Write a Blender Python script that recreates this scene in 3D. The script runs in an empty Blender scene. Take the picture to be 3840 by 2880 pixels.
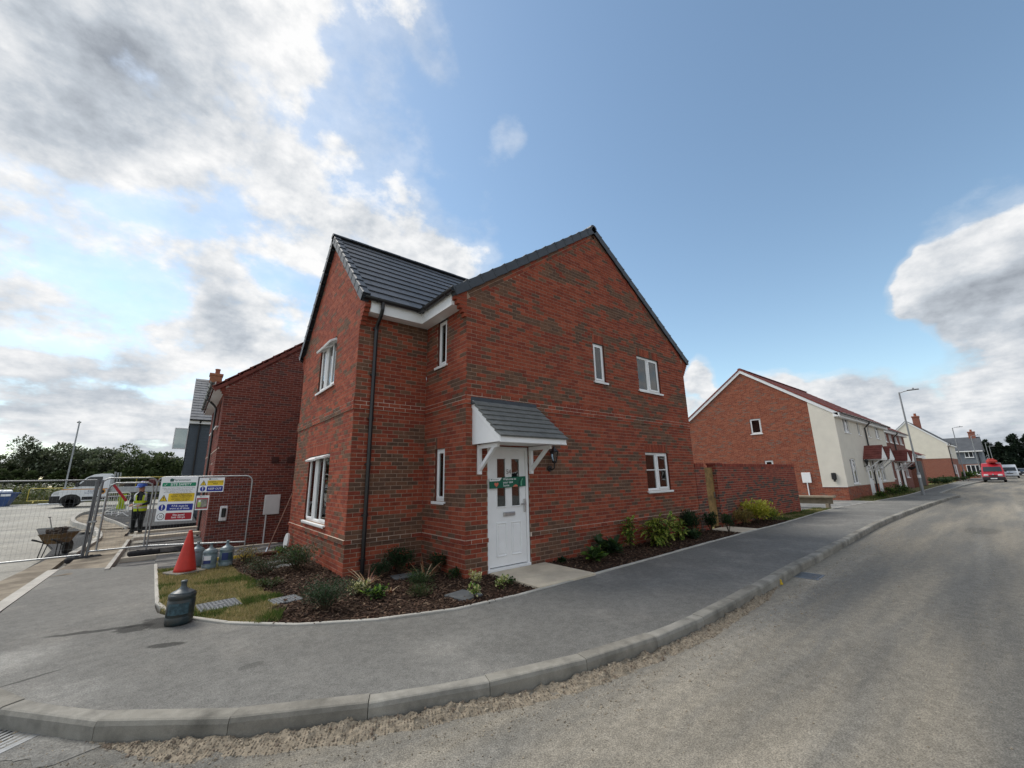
import bpy, bmesh, math, random
from mathutils import Vector, Matrix, noise as mnoise
from mathutils.geometry import tessellate_polygon
random.seed(7)
sc = bpy.context.scene
R = math.radians
COL = sc.collection

# ------------------------------------------------------------------ camera
CAM_POS = Vector((-3.8579, -6.0360, 1.6162)); PITCH, ROLL, YAW = 0.22687, -0.01989, 0.68445
FPX = 1511.64                                    # focal length in photo pixels (3840 wide)
_f = Vector((math.sin(YAW)*math.cos(PITCH), math.cos(YAW)*math.cos(PITCH), math.sin(PITCH)))
_r0 = Vector((math.cos(YAW), -math.sin(YAW), 0)); _u0 = _r0.cross(_f)
_r = _r0*math.cos(ROLL) + _u0*math.sin(ROLL); _u = -_r0*math.sin(ROLL) + _u0*math.cos(ROLL)
cam_d = bpy.data.cameras.new('camera'); cam = bpy.data.objects.new('camera', cam_d); COL.objects.link(cam)
cam.matrix_world = Matrix(((_r.x, _u.x, -_f.x, CAM_POS.x), (_r.y, _u.y, -_f.y, CAM_POS.y), (_r.z, _u.z, -_f.z, CAM_POS.z), (0, 0, 0, 1)))
cam_d.sensor_fit = 'HORIZONTAL'; cam_d.sensor_width = 36; cam_d.lens = FPX/3840*36
cam_d.clip_start = 0.05; cam_d.clip_end = 3000
sc.camera = cam
def ray(px, py): return _f + _r*((px-1920)/FPX) - _u*((py-1440)/FPX)
def hit(px, py, ax, val):
    d = ray(px, py); i = 'xyz'.index(ax); return CAM_POS + d*((val-CAM_POS[i])/d[i])

# ------------------------------------------------------------------ light
SUN_AZ, SUN_EL = -24.0, 50.0                     # azimuth from +Y towards +X, elevation (degrees)
sc.render.engine = 'CYCLES'
sc.view_settings.view_transform = 'Standard'; sc.view_settings.look = 'None'
sc.view_settings.exposure = 1.42; sc.view_settings.gamma = 1.0; sc.view_settings.use_curve_mapping = False
sd = bpy.data.lights.new('sun', 'SUN'); sun = bpy.data.objects.new('sun', sd); COL.objects.link(sun)
sd.energy = 1.15; sd.angle = R(30); sd.color = (1.0, 0.95, 0.87)
sdir = Vector((math.sin(R(SUN_AZ))*math.cos(R(SUN_EL)), math.cos(R(SUN_AZ))*math.cos(R(SUN_EL)), math.sin(R(SUN_EL))))
sun.rotation_euler = sdir.to_track_quat('Z', 'Y').to_euler()

world = bpy.data.worlds.new('World'); sc.world = world; world.use_nodes = True
def build_sky():
    nt = world.node_tree; N = nt.nodes; L = nt.links; N.clear()
    def nd(t, **k):
        n = N.new(t)
        for a, b in k.items(): setattr(n, a, b)
        return n
    def val(x, sock):
        if isinstance(x, (int, float)): sock.default_value = x
        elif isinstance(x, (tuple, Vector)): sock.default_value = tuple(x)
        else: L.new(x, sock)
    def M(op, a, b=0.0, c=0.0, clamp=False):
        n = nd('ShaderNodeMath', operation=op, use_clamp=clamp)
        for i, x in enumerate((a, b, c)): val(x, n.inputs[i])
        return n.outputs[0]
    def V(op, a, b=(0, 0, 0), scale=None):
        n = nd('ShaderNodeVectorMath', operation=op); val(a, n.inputs[0]); val(b, n.inputs[1])
        if scale is not None: val(scale, n.inputs['Scale'])
        return n.outputs['Value'] if op in ('DOT_PRODUCT', 'LENGTH') else n.outputs[0]
    def SS(x, lo, hi, a=0.0, b=1.0):
        n = nd('ShaderNodeMapRange', interpolation_type='SMOOTHSTEP', clamp=True)
        val(x, n.inputs[0]); n.inputs[1].default_value = lo; n.inputs[2].default_value = hi; n.inputs[3].default_value = a; n.inputs[4].default_value = b
        return n.outputs[0]
    def NZ(vec, scale, detail=6, rough=.55, col=False):
        n = nd('ShaderNodeTexNoise'); val(vec, n.inputs['Vector']); n.inputs['Scale'].default_value = scale
        n.inputs['Detail'].default_value = detail; n.inputs['Roughness'].default_value = rough
        return n.outputs['Color'] if col else n.outputs['Fac']
    d = nd('ShaderNodeTexCoord').outputs['Generated']
    sep = nd('ShaderNodeSeparateXYZ'); L.new(d, sep.inputs[0]); z = M('MAXIMUM', sep.outputs[2], 0.0)
    inv = M('DIVIDE', 1.0, M('ADD', z, 0.16))
    flat = V('MULTIPLY', d, (1, 1, 0)); p = V('SCALE', flat, scale=inv)
    warp = V('SUBTRACT', NZ(d, 3.0, 4, .55, True), (.5, .5, .5))
    dw = V('NORMALIZE', V('ADD', d, V('SCALE', warp, scale=0.24)))
    def body(q, e): return M('ADD', M('MULTIPLY', NZ(q, 1.4, 8, .58), .42), M('MULTIPLY', NZ(e, 4.6, 12, .60), .58))
    q0 = V('ADD', p, (3.1, 1.7, 0)); e0 = V('MULTIPLY', d, (1.0, 1.0, 1.5)); n1 = body(q0, e0)
    off = Vector((sdir.x, sdir.y, 0)).normalized()*.09
    n1b = body(V('ADD', q0, tuple(off)), V('ADD', e0, tuple(sdir*.024)))
    def blobs(lst):
        tot = None
        for px, py, rad, w in lst:
            b = ray(px, py).normalized()
            s = SS(V('DOT_PRODUCT', dw, b), math.cos(R(rad*1.35)), math.cos(R(rad*.1)))
            s = M('MULTIPLY', s, w)
            tot = s if tot is None else M('ADD', tot, s)
        return tot
    # where the photo's clouds stand in the sky (as directions); negative weights clear blue gaps
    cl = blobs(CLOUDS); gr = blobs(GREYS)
    low = SS(sep.outputs[2], 0.26, 0.02, 0.0, 0.10)
    cov = M('ADD', M('MULTIPLY_ADD', M('SUBTRACT', n1, .5), 2.3, .665), M('ADD', cl, low))  # overall cover raised so added clouds out of view give fill light
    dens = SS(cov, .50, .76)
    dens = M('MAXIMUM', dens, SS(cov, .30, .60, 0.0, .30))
    # light and shade inside the cloud: relief towards the sun, thick cores greyer
    n3 = NZ(V('ADD', e0, (1.3, 9.2, 0)), 7.0, 10, .6)
    relief = M('MULTIPLY', M('SUBTRACT', n1, n1b), 3.0)
    lit = M('SUBTRACT', M('ADD', M('ADD', 0.86, relief), M('MULTIPLY', M('SUBTRACT', n3, .5), 1.0)), gr, clamp=True)
    cr = nd('ShaderNodeValToRGB'); L.new(lit, cr.inputs[0])
    e = cr.color_ramp.elements; e[0].position = 0.0; e[0].color = (.235, .262, .305, 1); e[1].position = 1.0; e[1].color = (.95, .95, .95, 1)
    m_ = cr.color_ramp.elements.new(.5); m_.color = (.53, .575, .63, 1)
    sky = nd('ShaderNodeTexSky', sky_type='NISHITA', sun_disc=False)
    sky.sun_elevation = R(SUN_EL); sky.sun_rotation = R(SUN_AZ); sky.altitude = 20; sky.air_density = 1.0; sky.dust_density = 0.35; sky.ozone_density = 1.2
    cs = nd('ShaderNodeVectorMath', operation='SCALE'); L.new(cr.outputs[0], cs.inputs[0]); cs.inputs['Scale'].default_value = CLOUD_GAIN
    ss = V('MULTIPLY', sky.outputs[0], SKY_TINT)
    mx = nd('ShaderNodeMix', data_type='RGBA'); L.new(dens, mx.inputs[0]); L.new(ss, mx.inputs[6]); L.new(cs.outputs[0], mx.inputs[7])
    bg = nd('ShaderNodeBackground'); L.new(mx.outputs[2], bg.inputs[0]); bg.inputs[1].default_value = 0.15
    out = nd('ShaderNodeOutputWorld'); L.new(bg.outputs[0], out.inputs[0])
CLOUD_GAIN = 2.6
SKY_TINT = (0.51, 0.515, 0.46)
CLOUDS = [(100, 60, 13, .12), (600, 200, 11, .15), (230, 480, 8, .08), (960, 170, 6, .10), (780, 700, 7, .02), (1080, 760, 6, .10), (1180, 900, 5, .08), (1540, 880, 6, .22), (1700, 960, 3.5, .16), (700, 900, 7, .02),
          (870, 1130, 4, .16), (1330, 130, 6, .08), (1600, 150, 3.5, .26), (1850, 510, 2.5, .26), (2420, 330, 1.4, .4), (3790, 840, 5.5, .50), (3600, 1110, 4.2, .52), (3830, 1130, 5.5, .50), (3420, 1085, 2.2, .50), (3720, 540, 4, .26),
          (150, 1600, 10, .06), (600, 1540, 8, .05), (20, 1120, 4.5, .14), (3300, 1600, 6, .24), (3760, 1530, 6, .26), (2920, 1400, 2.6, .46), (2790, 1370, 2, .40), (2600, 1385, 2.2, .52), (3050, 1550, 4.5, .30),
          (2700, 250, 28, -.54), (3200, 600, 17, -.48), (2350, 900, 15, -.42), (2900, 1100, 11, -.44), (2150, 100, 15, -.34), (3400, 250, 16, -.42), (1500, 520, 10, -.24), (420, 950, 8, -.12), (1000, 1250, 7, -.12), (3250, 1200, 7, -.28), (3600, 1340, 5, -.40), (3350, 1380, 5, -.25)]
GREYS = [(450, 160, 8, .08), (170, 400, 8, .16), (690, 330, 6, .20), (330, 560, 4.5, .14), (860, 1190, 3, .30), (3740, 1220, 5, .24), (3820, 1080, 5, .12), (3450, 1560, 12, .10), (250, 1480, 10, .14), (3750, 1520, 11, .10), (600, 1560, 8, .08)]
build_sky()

# ------------------------------------------------------------------ materials
MATS = {}
def mat(name, col, rough=.75, spec=.35, var=.18, scale=6.0, bump=0.0, bscale=60.0, metal=0.0, col2=None, scale2=None, lo=.42, hi=.62, speck=0.0, sscale=250., trans=0.0, coat=0.0, alpha=1.0):
    if name in MATS: return MATS[name]
    m = bpy.data.materials.new(name); m.use_nodes = True; nt = m.node_tree; N = nt.nodes; L = nt.links
    b = N['Principled BSDF']; b.inputs['Roughness'].default_value = rough; b.inputs['Metallic'].default_value = metal
    b.inputs['Specular IOR Level'].default_value = spec
    if coat: b.inputs['Coat Weight'].default_value = coat; b.inputs['Coat Roughness'].default_value = .08
    if trans: b.inputs['Transmission Weight'].default_value = trans
    if alpha < 1: b.inputs['Alpha'].default_value = alpha
    geo = N.new('ShaderNodeNewGeometry'); pos = geo.outputs['Position']
    def nz(s, det=5, ro=.6):
        n = N.new('ShaderNodeTexNoise'); L.new(pos, n.inputs['Vector']); n.inputs['Scale'].default_value = s; n.inputs['Detail'].default_value = det; n.inputs['Roughness'].default_value = ro
        return n.outputs['Fac']
    def mr(x, a, b_, c, d_):
        n = N.new('ShaderNodeMapRange'); L.new(x, n.inputs[0])
        for i, q in enumerate((a, b_, c, d_)): n.inputs[i+1].default_value = q
        return n.outputs[0]
    base = N.new('ShaderNodeRGB'); base.outputs[0].default_value = (*col, 1); cur = base.outputs[0]
    if col2:
        mx = N.new('ShaderNodeMix'); mx.data_type = 'RGBA'; L.new(mr(nz(scale2 or scale), lo, hi, 0, 1), mx.inputs[0]); L.new(cur, mx.inputs[6]); mx.inputs[7].default_value = (*col2, 1); cur = mx.outputs[2]
    if var:
        sclm = N.new('ShaderNodeVectorMath'); sclm.operation = 'SCALE'; L.new(cur, sclm.inputs[0]); L.new(mr(nz(scale), .3, .7, 1-var, 1+var), sclm.inputs['Scale']); cur = sclm.outputs[0]
    if speck:
        s2 = N.new('ShaderNodeVectorMath'); s2.operation = 'SCALE'; L.new(cur, s2.inputs[0]); L.new(mr(nz(sscale, 2, .5), .3, .7, 1-speck, 1+speck), s2.inputs['Scale']); cur = s2.outputs[0]
    L.new(cur, b.inputs['Base Color'])
    if bump:
        bp = N.new('ShaderNodeBump'); bp.inputs['Strength'].default_value = bump; bp.inputs['Distance'].default_value = .01; L.new(nz(bscale, 4), bp.inputs['Height']); L.new(bp.outputs[0], b.inputs['Normal'])
    MATS[name] = m
    return m
def leafmat(name, col, col2=None, tr=.35, var=.3, scale=30, lo=.45, hi=.6, scale2=None):
    m = mat(name, col, .55, .3, var, scale, col2=col2, scale2=scale2 or scale, lo=lo, hi=hi)
    nt = m.node_tree; b = nt.nodes['Principled BSDF']; out = nt.nodes['Material Output']
    t = nt.nodes.new('ShaderNodeBsdfTranslucent'); mx = nt.nodes.new('ShaderNodeMixShader'); mx.inputs[0].default_value = tr
    src = b.inputs['Base Color'].links[0].from_socket; nt.links.new(src, t.inputs[0])
    nt.links.new(b.outputs[0], mx.inputs[1]); nt.links.new(t.outputs[0], mx.inputs[2]); nt.links.new(mx.outputs[0], out.inputs[0])
    return m
def glassmat(name, tint=(.8, .86, .85), clear=.75):
    m = bpy.data.materials.new(name); m.use_nodes = True; nt = m.node_tree; N = nt.nodes; L = nt.links; N.clear()
    tr = N.new('ShaderNodeBsdfTransparent'); tr.inputs[0].default_value = (*[c*clear for c in tint], 1)
    gl = N.new('ShaderNodeBsdfGlossy'); gl.inputs['Roughness'].default_value = .015
    nz = N.new('ShaderNodeTexNoise'); nz.inputs['Scale'].default_value = 1.6; bp = N.new('ShaderNodeBump'); bp.inputs['Strength'].default_value = .06; bp.inputs['Distance'].default_value = .05
    geo = N.new('ShaderNodeNewGeometry'); L.new(geo.outputs['Position'], nz.inputs['Vector']); L.new(nz.outputs[0], bp.inputs['Height']); L.new(bp.outputs[0], gl.inputs['Normal'])
    fr = N.new('ShaderNodeFresnel'); fr.inputs[0].default_value = 1.52
    ml = N.new('ShaderNodeMath'); ml.operation = 'MULTIPLY_ADD'; ml.use_clamp = True; L.new(fr.outputs[0], ml.inputs[0]); ml.inputs[1].default_value = 1.2; ml.inputs[2].default_value = .04
    mx = N.new('ShaderNodeMixShader'); L.new(ml.outputs[0], mx.inputs[0]); L.new(tr.outputs[0], mx.inputs[1]); L.new(gl.outputs[0], mx.inputs[2])
    out = N.new('ShaderNodeOutputMaterial'); L.new(mx.outputs[0], out.inputs[0]); MATS[name] = m
    return m

# ------------------------------------------------------------------ mesh helpers
class MB:
    def __init__(s): s.v = []; s.f = []; s.m = []
    def face(s, pts, mi=0):
        i = len(s.v); s.v += [tuple(p) for p in pts]; s.f.append(tuple(range(i, i+len(pts)))); s.m.append(mi)
    def raw(s, vs, fs, mi=0, M=None):
        i = len(s.v); s.v += [tuple(M @ Vector(p)) if M else tuple(p) for p in vs]
        for f in fs: s.f.append(tuple(i+k for k in f)); s.m.append(mi)
        return s
    def box(s, x0, x1, y0, y1, z0, z1, mi=0, M=None):
        vs = [(x, y, z) for z in (z0, z1) for y in (y0, y1) for x in (x0, x1)]
        return s.raw(vs, [(0, 2, 3, 1), (4, 5, 7, 6), (0, 1, 5, 4), (2, 6, 7, 3), (0, 4, 6, 2), (1, 3, 7, 5)], mi, M)
    def bbox(s, x0, x1, y0, y1, z0, z1, b=.005, mi=0, M=None):     # box with bevelled edges
        bm = bmesh.new(); bmesh.ops.create_cube(bm, size=1)
        for v in bm.verts: v.co = Vector(((x0+x1)/2 + v.co.x*(x1-x0), (y0+y1)/2 + v.co.y*(y1-y0), (z0+z1)/2 + v.co.z*(z1-z0)))
        bmesh.ops.bevel(bm, geom=bm.edges[:], offset=b, segments=1, affect='EDGES')
        bm.verts.index_update(); s.raw([v.co for v in bm.verts], [[v.index for v in f.verts] for f in bm.faces], mi, M); bm.free(); return s
    def tube(s, pts, rad, n=8, mi=0, cap=True):
        pts = [Vector(p) for p in pts]; rs = rad if isinstance(rad, (list, tuple)) else [rad]*len(pts)
        rings = []; prev = None
        for i, p in enumerate(pts):
            a = pts[min(i+1, len(pts)-1)] - pts[max(i-1, 0)]
            if a.length < 1e-9: a = Vector((0, 0, 1))
            a.normalize()
            if prev is None:
                t = Vector((0, 0, 1)) if abs(a.z) < .9 else Vector((1, 0, 0)); e1 = a.cross(t).normalized()
            else:
                e1 = prev - a*prev.dot(a)
                e1 = e1.normalized() if e1.length > 1e-6 else a.orthogonal().normalized()
            prev = e1; e2 = a.cross(e1)
            rings.append([p + (e1*math.cos(2*math.pi*k/n) + e2*math.sin(2*math.pi*k/n))*rs[i] for k in range(n)])
        i0 = len(s.v)
        for r_ in rings: s.v += [tuple(q) for q in r_]
        for j in range(len(rings)-1):
            for k in range(n):
                a, b = i0+j*n+k, i0+j*n+(k+1) % n; s.f.append((a, b, b+n, a+n)); s.m.append(mi)
        if cap:
            s.f.append(tuple(i0+k for k in range(n-1, -1, -1))); s.m.append(mi)
            s.f.append(tuple(i0+(len(rings)-1)*n+k for k in range(n))); s.m.append(mi)
        return s
    def lathe(s, prof, n=20, mi=0, M=None, sx=1, sy=1):            # profile [(r, z)]
        i0 = len(s.v)
        for r_, z in prof:
            for k in range(n):
                p = Vector((r_*math.cos(2*math.pi*k/n)*sx, r_*math.sin(2*math.pi*k/n)*sy, z)); s.v.append(tuple(M @ p if M else p))
        for j in range(len(prof)-1):
            for k in range(n):
                a, b = i0+j*n+k, i0+j*n+(k+1) % n; s.f.append((a, b, b+n, a+n)); s.m.append(mi)
        s.f.append(tuple(i0+k for k in range(n-1, -1, -1))); s.m.append(mi)
        s.f.append(tuple(i0+(len(prof)-1)*n+k for k in range(n))); s.m.append(mi)
        return s
    def prism(s, poly, y0, y1, mi=0, M=None):                      # polygon in (x, z) pushed along y
        n = len(poly); vs = [(x, y0, z) for x, z in poly] + [(x, y1, z) for x, z in poly]
        fs = [tuple(range(n)), tuple(range(2*n-1, n-1, -1))] + [(i, i+n, (i+1) % n+n, (i+1) % n) for i in range(n)]
        return s.raw(vs, fs, mi, M)
    def slab(s, poly, z0, z1, mi=0):                               # plan polygon, flat top and skirt
        n = len(poly); tri = tessellate_polygon([[Vector((x, y, 0)) for x, y in poly]])
        i = len(s.v); s.v += [(x, y, z1) for x, y in poly] + [(x, y, z0) for x, y in poly]
        for t in tri:
            a, b, c = [poly[k] for k in t]
            if (b[0]-a[0])*(c[1]-a[1]) - (b[1]-a[1])*(c[0]-a[0]) < 0: t = t[::-1]
            s.f.append(tuple(i+k for k in t)); s.m.append(mi)
        for k in range(n): s.f.append((i+k, i+n+k, i+n+(k+1) % n, i+(k+1) % n)); s.m.append(mi)
        return s
    def mesh(s, name, mats, smooth=False):
        me = bpy.data.meshes.new(name); me.from_pydata(s.v, [], s.f)
        for m in (mats if isinstance(mats, (list, tuple)) else [mats]): me.materials.append(m)
        if len(me.materials) > 1: me.polygons.foreach_set('material_index', s.m)
        if smooth: me.polygons.foreach_set('use_smooth', [True]*len(me.polygons))
        me.update(); return me
    def build(s, name, mats, parent=None, smooth=False, M=None):
        return link(name, s.mesh(name, mats, smooth), parent, M)
def link(name, me, parent=None, M=None):
    o = bpy.data.objects.new(name, me); COL.objects.link(o)
    if parent: o.parent = parent
    if M is not None: o.matrix_local = M
    return o
def fixn(o):
    bm = bmesh.new(); bm.from_mesh(o.data); bmesh.ops.remove_doubles(bm, verts=bm.verts, dist=1e-5); bmesh.ops.recalc_face_normals(bm, faces=bm.faces); bm.to_mesh(o.data); bm.free(); return o
def tag(o, label, cat, group=None):
    o['label'] = label; o['category'] = cat
    if group: o['group'] = group
    return o
def thing(name, label, cat, loc=(0, 0, 0), rz=0.0, group=None):
    o = bpy.data.objects.new(name, None); COL.objects.link(o); o.empty_display_size = .2
    o.location = loc; o.rotation_euler = (0, 0, rz); return tag(o, label, cat, group)
def struct(o, kind='structure'): o['kind'] = kind; return o
def copy_tree(o, parent=None):
    c = o.copy(); COL.objects.link(c); c.parent = parent
    for ch in list(o.children): copy_tree(ch, c)
    return c
def T(x, y, z, rz=0.0, rx=0.0, ry=0.0): return Matrix.Translation((x, y, z)) @ Matrix.Rotation(rz, 4, 'Z') @ Matrix.Rotation(ry, 4, 'Y') @ Matrix.Rotation(rx, 4, 'X')
_fonts = {}
def text(body, size, m, parent, M, name='lettering', align='CENTER', bold=0.0, sx=1.0):
    c = bpy.data.curves.new('t', 'FONT'); c.body = body; c.size = size; c.align_x = align; c.align_y = 'CENTER'; c.offset = bold*size; c.resolution_u = 3
    c.space_line = .92
    t = bpy.data.objects.new('t', c); me = bpy.data.meshes.new_from_object(t); bpy.data.objects.remove(t); bpy.data.curves.remove(c)
    me.materials.clear(); me.materials.append(m)
    return link(name, me, parent, M @ Matrix.Diagonal((sx, 1, 1, 1)))
def rng(a, b): return random.uniform(a, b)
# ------------------------------------------------------------------ brickwork
BL, BH, JT = .215, .065, .010
def clip_poly(poly, conv):
    out = poly
    n = len(conv)
    for i in range(n):
        (ax, az), (bx, bz) = conv[i], conv[(i+1) % n]; ins = lambda p: (bx-ax)*(p[1]-az)-(bz-az)*(p[0]-ax)
        src, out = out, []
        for j in range(len(src)):
            p, q = src[j], src[(j+1) % len(src)]; dp, dq = ins(p), ins(q)
            if dp >= -1e-9: out.append(p)
            if (dp > 1e-9 and dq < -1e-9) or (dp < -1e-9 and dq > 1e-9):
                t = dp/(dp-dq); out.append((p[0]+(q[0]-p[0])*t, p[1]+(q[1]-p[1])*t))
        if len(out) < 3: return []
    return out
def area(p): return .5*sum(p[i][0]*p[(i+1) % len(p)][1]-p[(i+1) % len(p)][0]*p[i][1] for i in range(len(p)))
def brick_wall(house, store, name, M, outline, openings=(), pick=None, phase=0, bands=(), rake=0.0, solid=(), mortar='mortar', reveal='brick_reveal', jit=.0015, soldiers=True, z0=-.15, rake_band=0.0):
    """outline: convex counter-clockwise polygon in wall coordinates (u, z). openings: (u0, u1, z0, z1)."""
    core = MB()
    loops = [[Vector((u, z, 0)) for u, z in outline]] + [[Vector(q) for q in ((a, c, 0), (a, d, 0), (b, d, 0), (b, c, 0))] for a, b, c, d in openings]
    flat = [p for l in loops for p in l]
    i0 = len(core.v); core.v += [(p.x, .0035, p.y) for p in flat]
    for t in tessellate_polygon(loops):
        a, b, c = [flat[k] for k in t]
        if (b.x-a.x)*(c.y-a.y)-(b.y-a.y)*(c.x-a.x) < 0: t = (t[0], t[2], t[1])
        core.f.append(tuple(i0+k for k in t)); core.m.append(0)
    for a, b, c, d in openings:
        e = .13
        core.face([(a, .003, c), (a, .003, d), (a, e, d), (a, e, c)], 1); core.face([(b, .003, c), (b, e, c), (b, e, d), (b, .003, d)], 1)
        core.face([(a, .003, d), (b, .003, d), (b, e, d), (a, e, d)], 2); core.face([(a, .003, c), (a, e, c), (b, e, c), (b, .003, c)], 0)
    for (b0, b1, pr) in bands:
        cuts = [(o[0], o[1]) for o in openings if o[2] < b1 and o[3] > b0]; us = [min(p[0] for p in outline), max(p[0] for p in outline)]
        segs = [tuple(us)]
        for a, b in cuts: segs = [q for s_ in segs for q in ((s_[0], min(s_[1], a)), (max(s_[0], b), s_[1])) if q[1]-q[0] > .01]
        for a, b in segs: core.box(a, b, -(pr-.005), .05, b0, b1-.004, 3)
    wall = core.build(name, [MATS[mortar], MATS[reveal], MATS['lintel_dark'], MATS['mortar_lit_ledge']], house, M=M)
    inner = list(outline)
    if rake_band:                                                   # lower the sloping top edges by the raked courses
        top = max(outline, key=lambda p: p[1]); k = outline.index(top); l_, r_ = outline[(k+1) % len(outline)], outline[k-1]
        def low(p, q):
            dx, dz = q[0]-p[0], q[1]-p[1]; ln = math.hypot(dx, dz); return rake_band*ln/abs(dx)
        inner[k] = (top[0], top[1]-low(top, l_)); inner[(k+1) % len(outline)] = (l_[0], l_[1]-low(top, l_)); inner[k-1] = (r_[0], r_[1]-low(top, r_))
        for (p, q) in ((l_, top), (top, r_)):
            d = Vector((q[0]-p[0], q[1]-p[1])); ln = d.length; d.normalize(); nrm = Vector((d.y, -d.x))
            for row in range(int(round(rake_band/.075))):
                s = -(row % 2)*.11
                while s < ln:
                    a, b = max(s, 0.), min(s+BL, ln); s += BL+JT
                    if b-a < .03: continue
                    o1, o2 = .005+row*.075, .005+row*.075+BH
                    quad = [Vector(p)+d*x+nrm*y for x, y in ((a, o2), (b, o2), (b, o1), (a, o1))]
                    quad = clip_poly([(v.x, v.y) for v in quad], outline)
                    if len(quad) >= 3: store.append(dict(w=wall, M=M, poly=quad, pr=.002, m=pick(quad[0][0], quad[0][1])))
    sold = []
    if soldiers:
        for a, b, c, d in openings:
            if (a, b, c, d) in solid: continue
            sold.append((a-.004, b+.004, d, d+.225)); n = max(1, int(round((b-a)/.075))); wd = (b-a)/n
            for i in range(n):
                store.append(dict(w=wall, M=M, rect=(a+i*wd+.005, a+(i+1)*wd-.005, d+.004, d+.219), pr=.001, m=pick(a+i*wd, d+.1, True), s=1))
    umin, umax = min(p[0] for p in outline), max(p[0] for p in outline); zmax = max(p[1] for p in outline)
    k = 0; z = z0
    while z < zmax:
        za, zb = z+.005, z+.005+BH; zm = (za+zb)/2; pr = 0.0; ext = 0
        for b0, b1, p_ in bands:
            if b0 < zm < b1: pr = p_; ext = p_
        cuts = sorted((o[0], o[1]) for o in list(openings)+sold if o[2]-.03 < zm < o[3]+.02)
        u = umin-(.1125 if (k+phase) % 2 else 0); first = True
        while u < umax:
            a, b = max(u, umin), min(u+BL, umax); u += BL+JT
            if ext and a <= umin+1e-6: a -= ext
            if ext and b >= umax-1e-6: b += ext
            segs = [(a, b)]
            for c0, c1 in cuts: segs = [q for s_ in segs for q in ((s_[0], min(s_[1], c0)), (max(s_[0], c1), s_[1])) if q[1]-q[0] > .02]
            for a_, b_ in segs:
                quad = [(a_, za), (b_, za), (b_, zb), (a_, zb)]
                if zb > min(p[1] for p in inner if p[1] > 0)-.001 and not ext:
                    q2 = clip_poly(quad, inner)
                    if len(q2) < 3 or abs(area(q2)) < .0008: continue
                    if abs(area(q2))-abs(area(quad)) < -1e-5:
                        store.append(dict(w=wall, M=M, poly=q2, pr=rng(-jit, jit), m=pick(a_, zm))); continue
                store.append(dict(w=wall, M=M, rect=(a_, b_, za, zb), pr=pr+rng(-jit, jit), m=pick(a_, zm)))
        z += .075; k += 1
    return wall
def finish_bricks(house, store, mats, nobj=300):
    cands = []
    for i, s in enumerate(store):
        if 'rect' not in s: continue
        a, b, c, d = s['rect']; P = house.matrix_basis @ s['M'] @ Vector(((a+b)/2, 0, (c+d)/2)); n = (house.matrix_basis @ s['M']).to_3x3() @ Vector((0, -1, 0))
        v = CAM_POS-P
        if v.dot(n) <= 0: continue
        cands.append((v.length/max(.1, v.normalized().dot(n)) / max(.08, (b-a)), i))
    cands.sort(); chosen = set(i for _, i in cands[:nobj]); cache = {}
    mb = MB()
    for i, s in enumerate(store):
        y = -s['pr']
        if i in chosen:
            a, b, c, d = s['rect']; key = (round(b-a, 2), round(d-c, 3), round(s['pr'], 3) > .01, s['m'])
            if key not in cache:
                w, h = b-a, d-c; m1 = MB(); ch = .003; yb = .012+(.03 if key[2] else 0)
                m1.raw([(0, 0, 0)]*0, [])
                m1.raw([(ch, 0, ch), (w-ch, 0, ch), (w-ch, 0, h-ch), (ch, 0, h-ch), (0, ch, 0), (w, ch, 0), (w, ch, h), (0, ch, h), (0, yb, 0), (w, yb, 0), (w, yb, h), (0, yb, h)],
                       [(0, 1, 2, 3)] + [(j, j+4, (j+1) % 4+4, (j+1) % 4) for j in range(4)] + [(j+4, j+8, (j+1) % 4+8, (j+1) % 4+4) for j in range(4)])
                cache[key] = m1.mesh('brick', mats[s['m']])
            link('brick', cache[key], s['w'], Matrix.Translation((a, y, c)))
        else:
            poly = [(s['rect'][0], s['rect'][2]), (s['rect'][1], s['rect'][2]), (s['rect'][1], s['rect'][3]), (s['rect'][0], s['rect'][3])] if 'rect' in s else s['poly']
            n = len(poly); yb = .012
            mb.raw([(u, y, z) for u, z in poly]+[(u, yb, z) for u, z in poly], [tuple(range(n))]+[(j, j+n, (j+1) % n+n, (j+1) % n) for j in range(n)], s['m'], s['M'])
    o = mb.build('brickwork', mats, house); struct(o, 'stuff'); return o
def brick_set(prefix, reds, browns):
    L_ = []
    for i, c in enumerate(reds+browns): L_.append(mat('%s_brick_%d' % (prefix, i), c, .9, .15, .22, 9., bump=.5, bscale=120., speck=.18, sscale=160.))
    return L_
def picker(nr, nb, seed, thr=.14, pb=.72, pr=.10, fx=.55, fz=2.1):
    def f(u, z, sold=False):
        v = mnoise.noise(Vector((u*fx+seed*7.3, z*fz+seed*3.1, seed)))+.35*mnoise.noise(Vector((u*2.1+seed, z*6.0, seed+5)))
        p = pb if v > thr else pr
        if sold: p *= .35
        if nb and random.random() < p: return nr+random.randrange(nb)
        return random.randrange(nr)
    return f
mat('mortar', (.33, .235, .175), .95, .1, .15, 14., bump=.3, bscale=200)
mat('mortar_lit_ledge', (.60, .50, .42), .95, .1, .12, 14.)  # paler than the mortar: light caught on band tops put into the colour
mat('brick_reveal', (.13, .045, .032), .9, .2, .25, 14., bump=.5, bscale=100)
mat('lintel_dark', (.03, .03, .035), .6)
mat('upvc_white', (.84, .84, .84), .32, .45, .03, 3.)
mat('fascia_white', (.83, .83, .83), .4, .4, .04, 3.)
mat('gutter_black', (.012, .012, .014), .28, .5, .1, 5.)
mat('room_dark', (.10, .095, .09), .9, .1, .3, 2.)
mat('blind_white', (.68, .68, .66), .8, .2, .05, 3.)
glassmat('glass')
mat('roof_tile', (.062, .066, .076), .55, .4, .22, 5., bump=.25, bscale=70., speck=.1)
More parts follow.
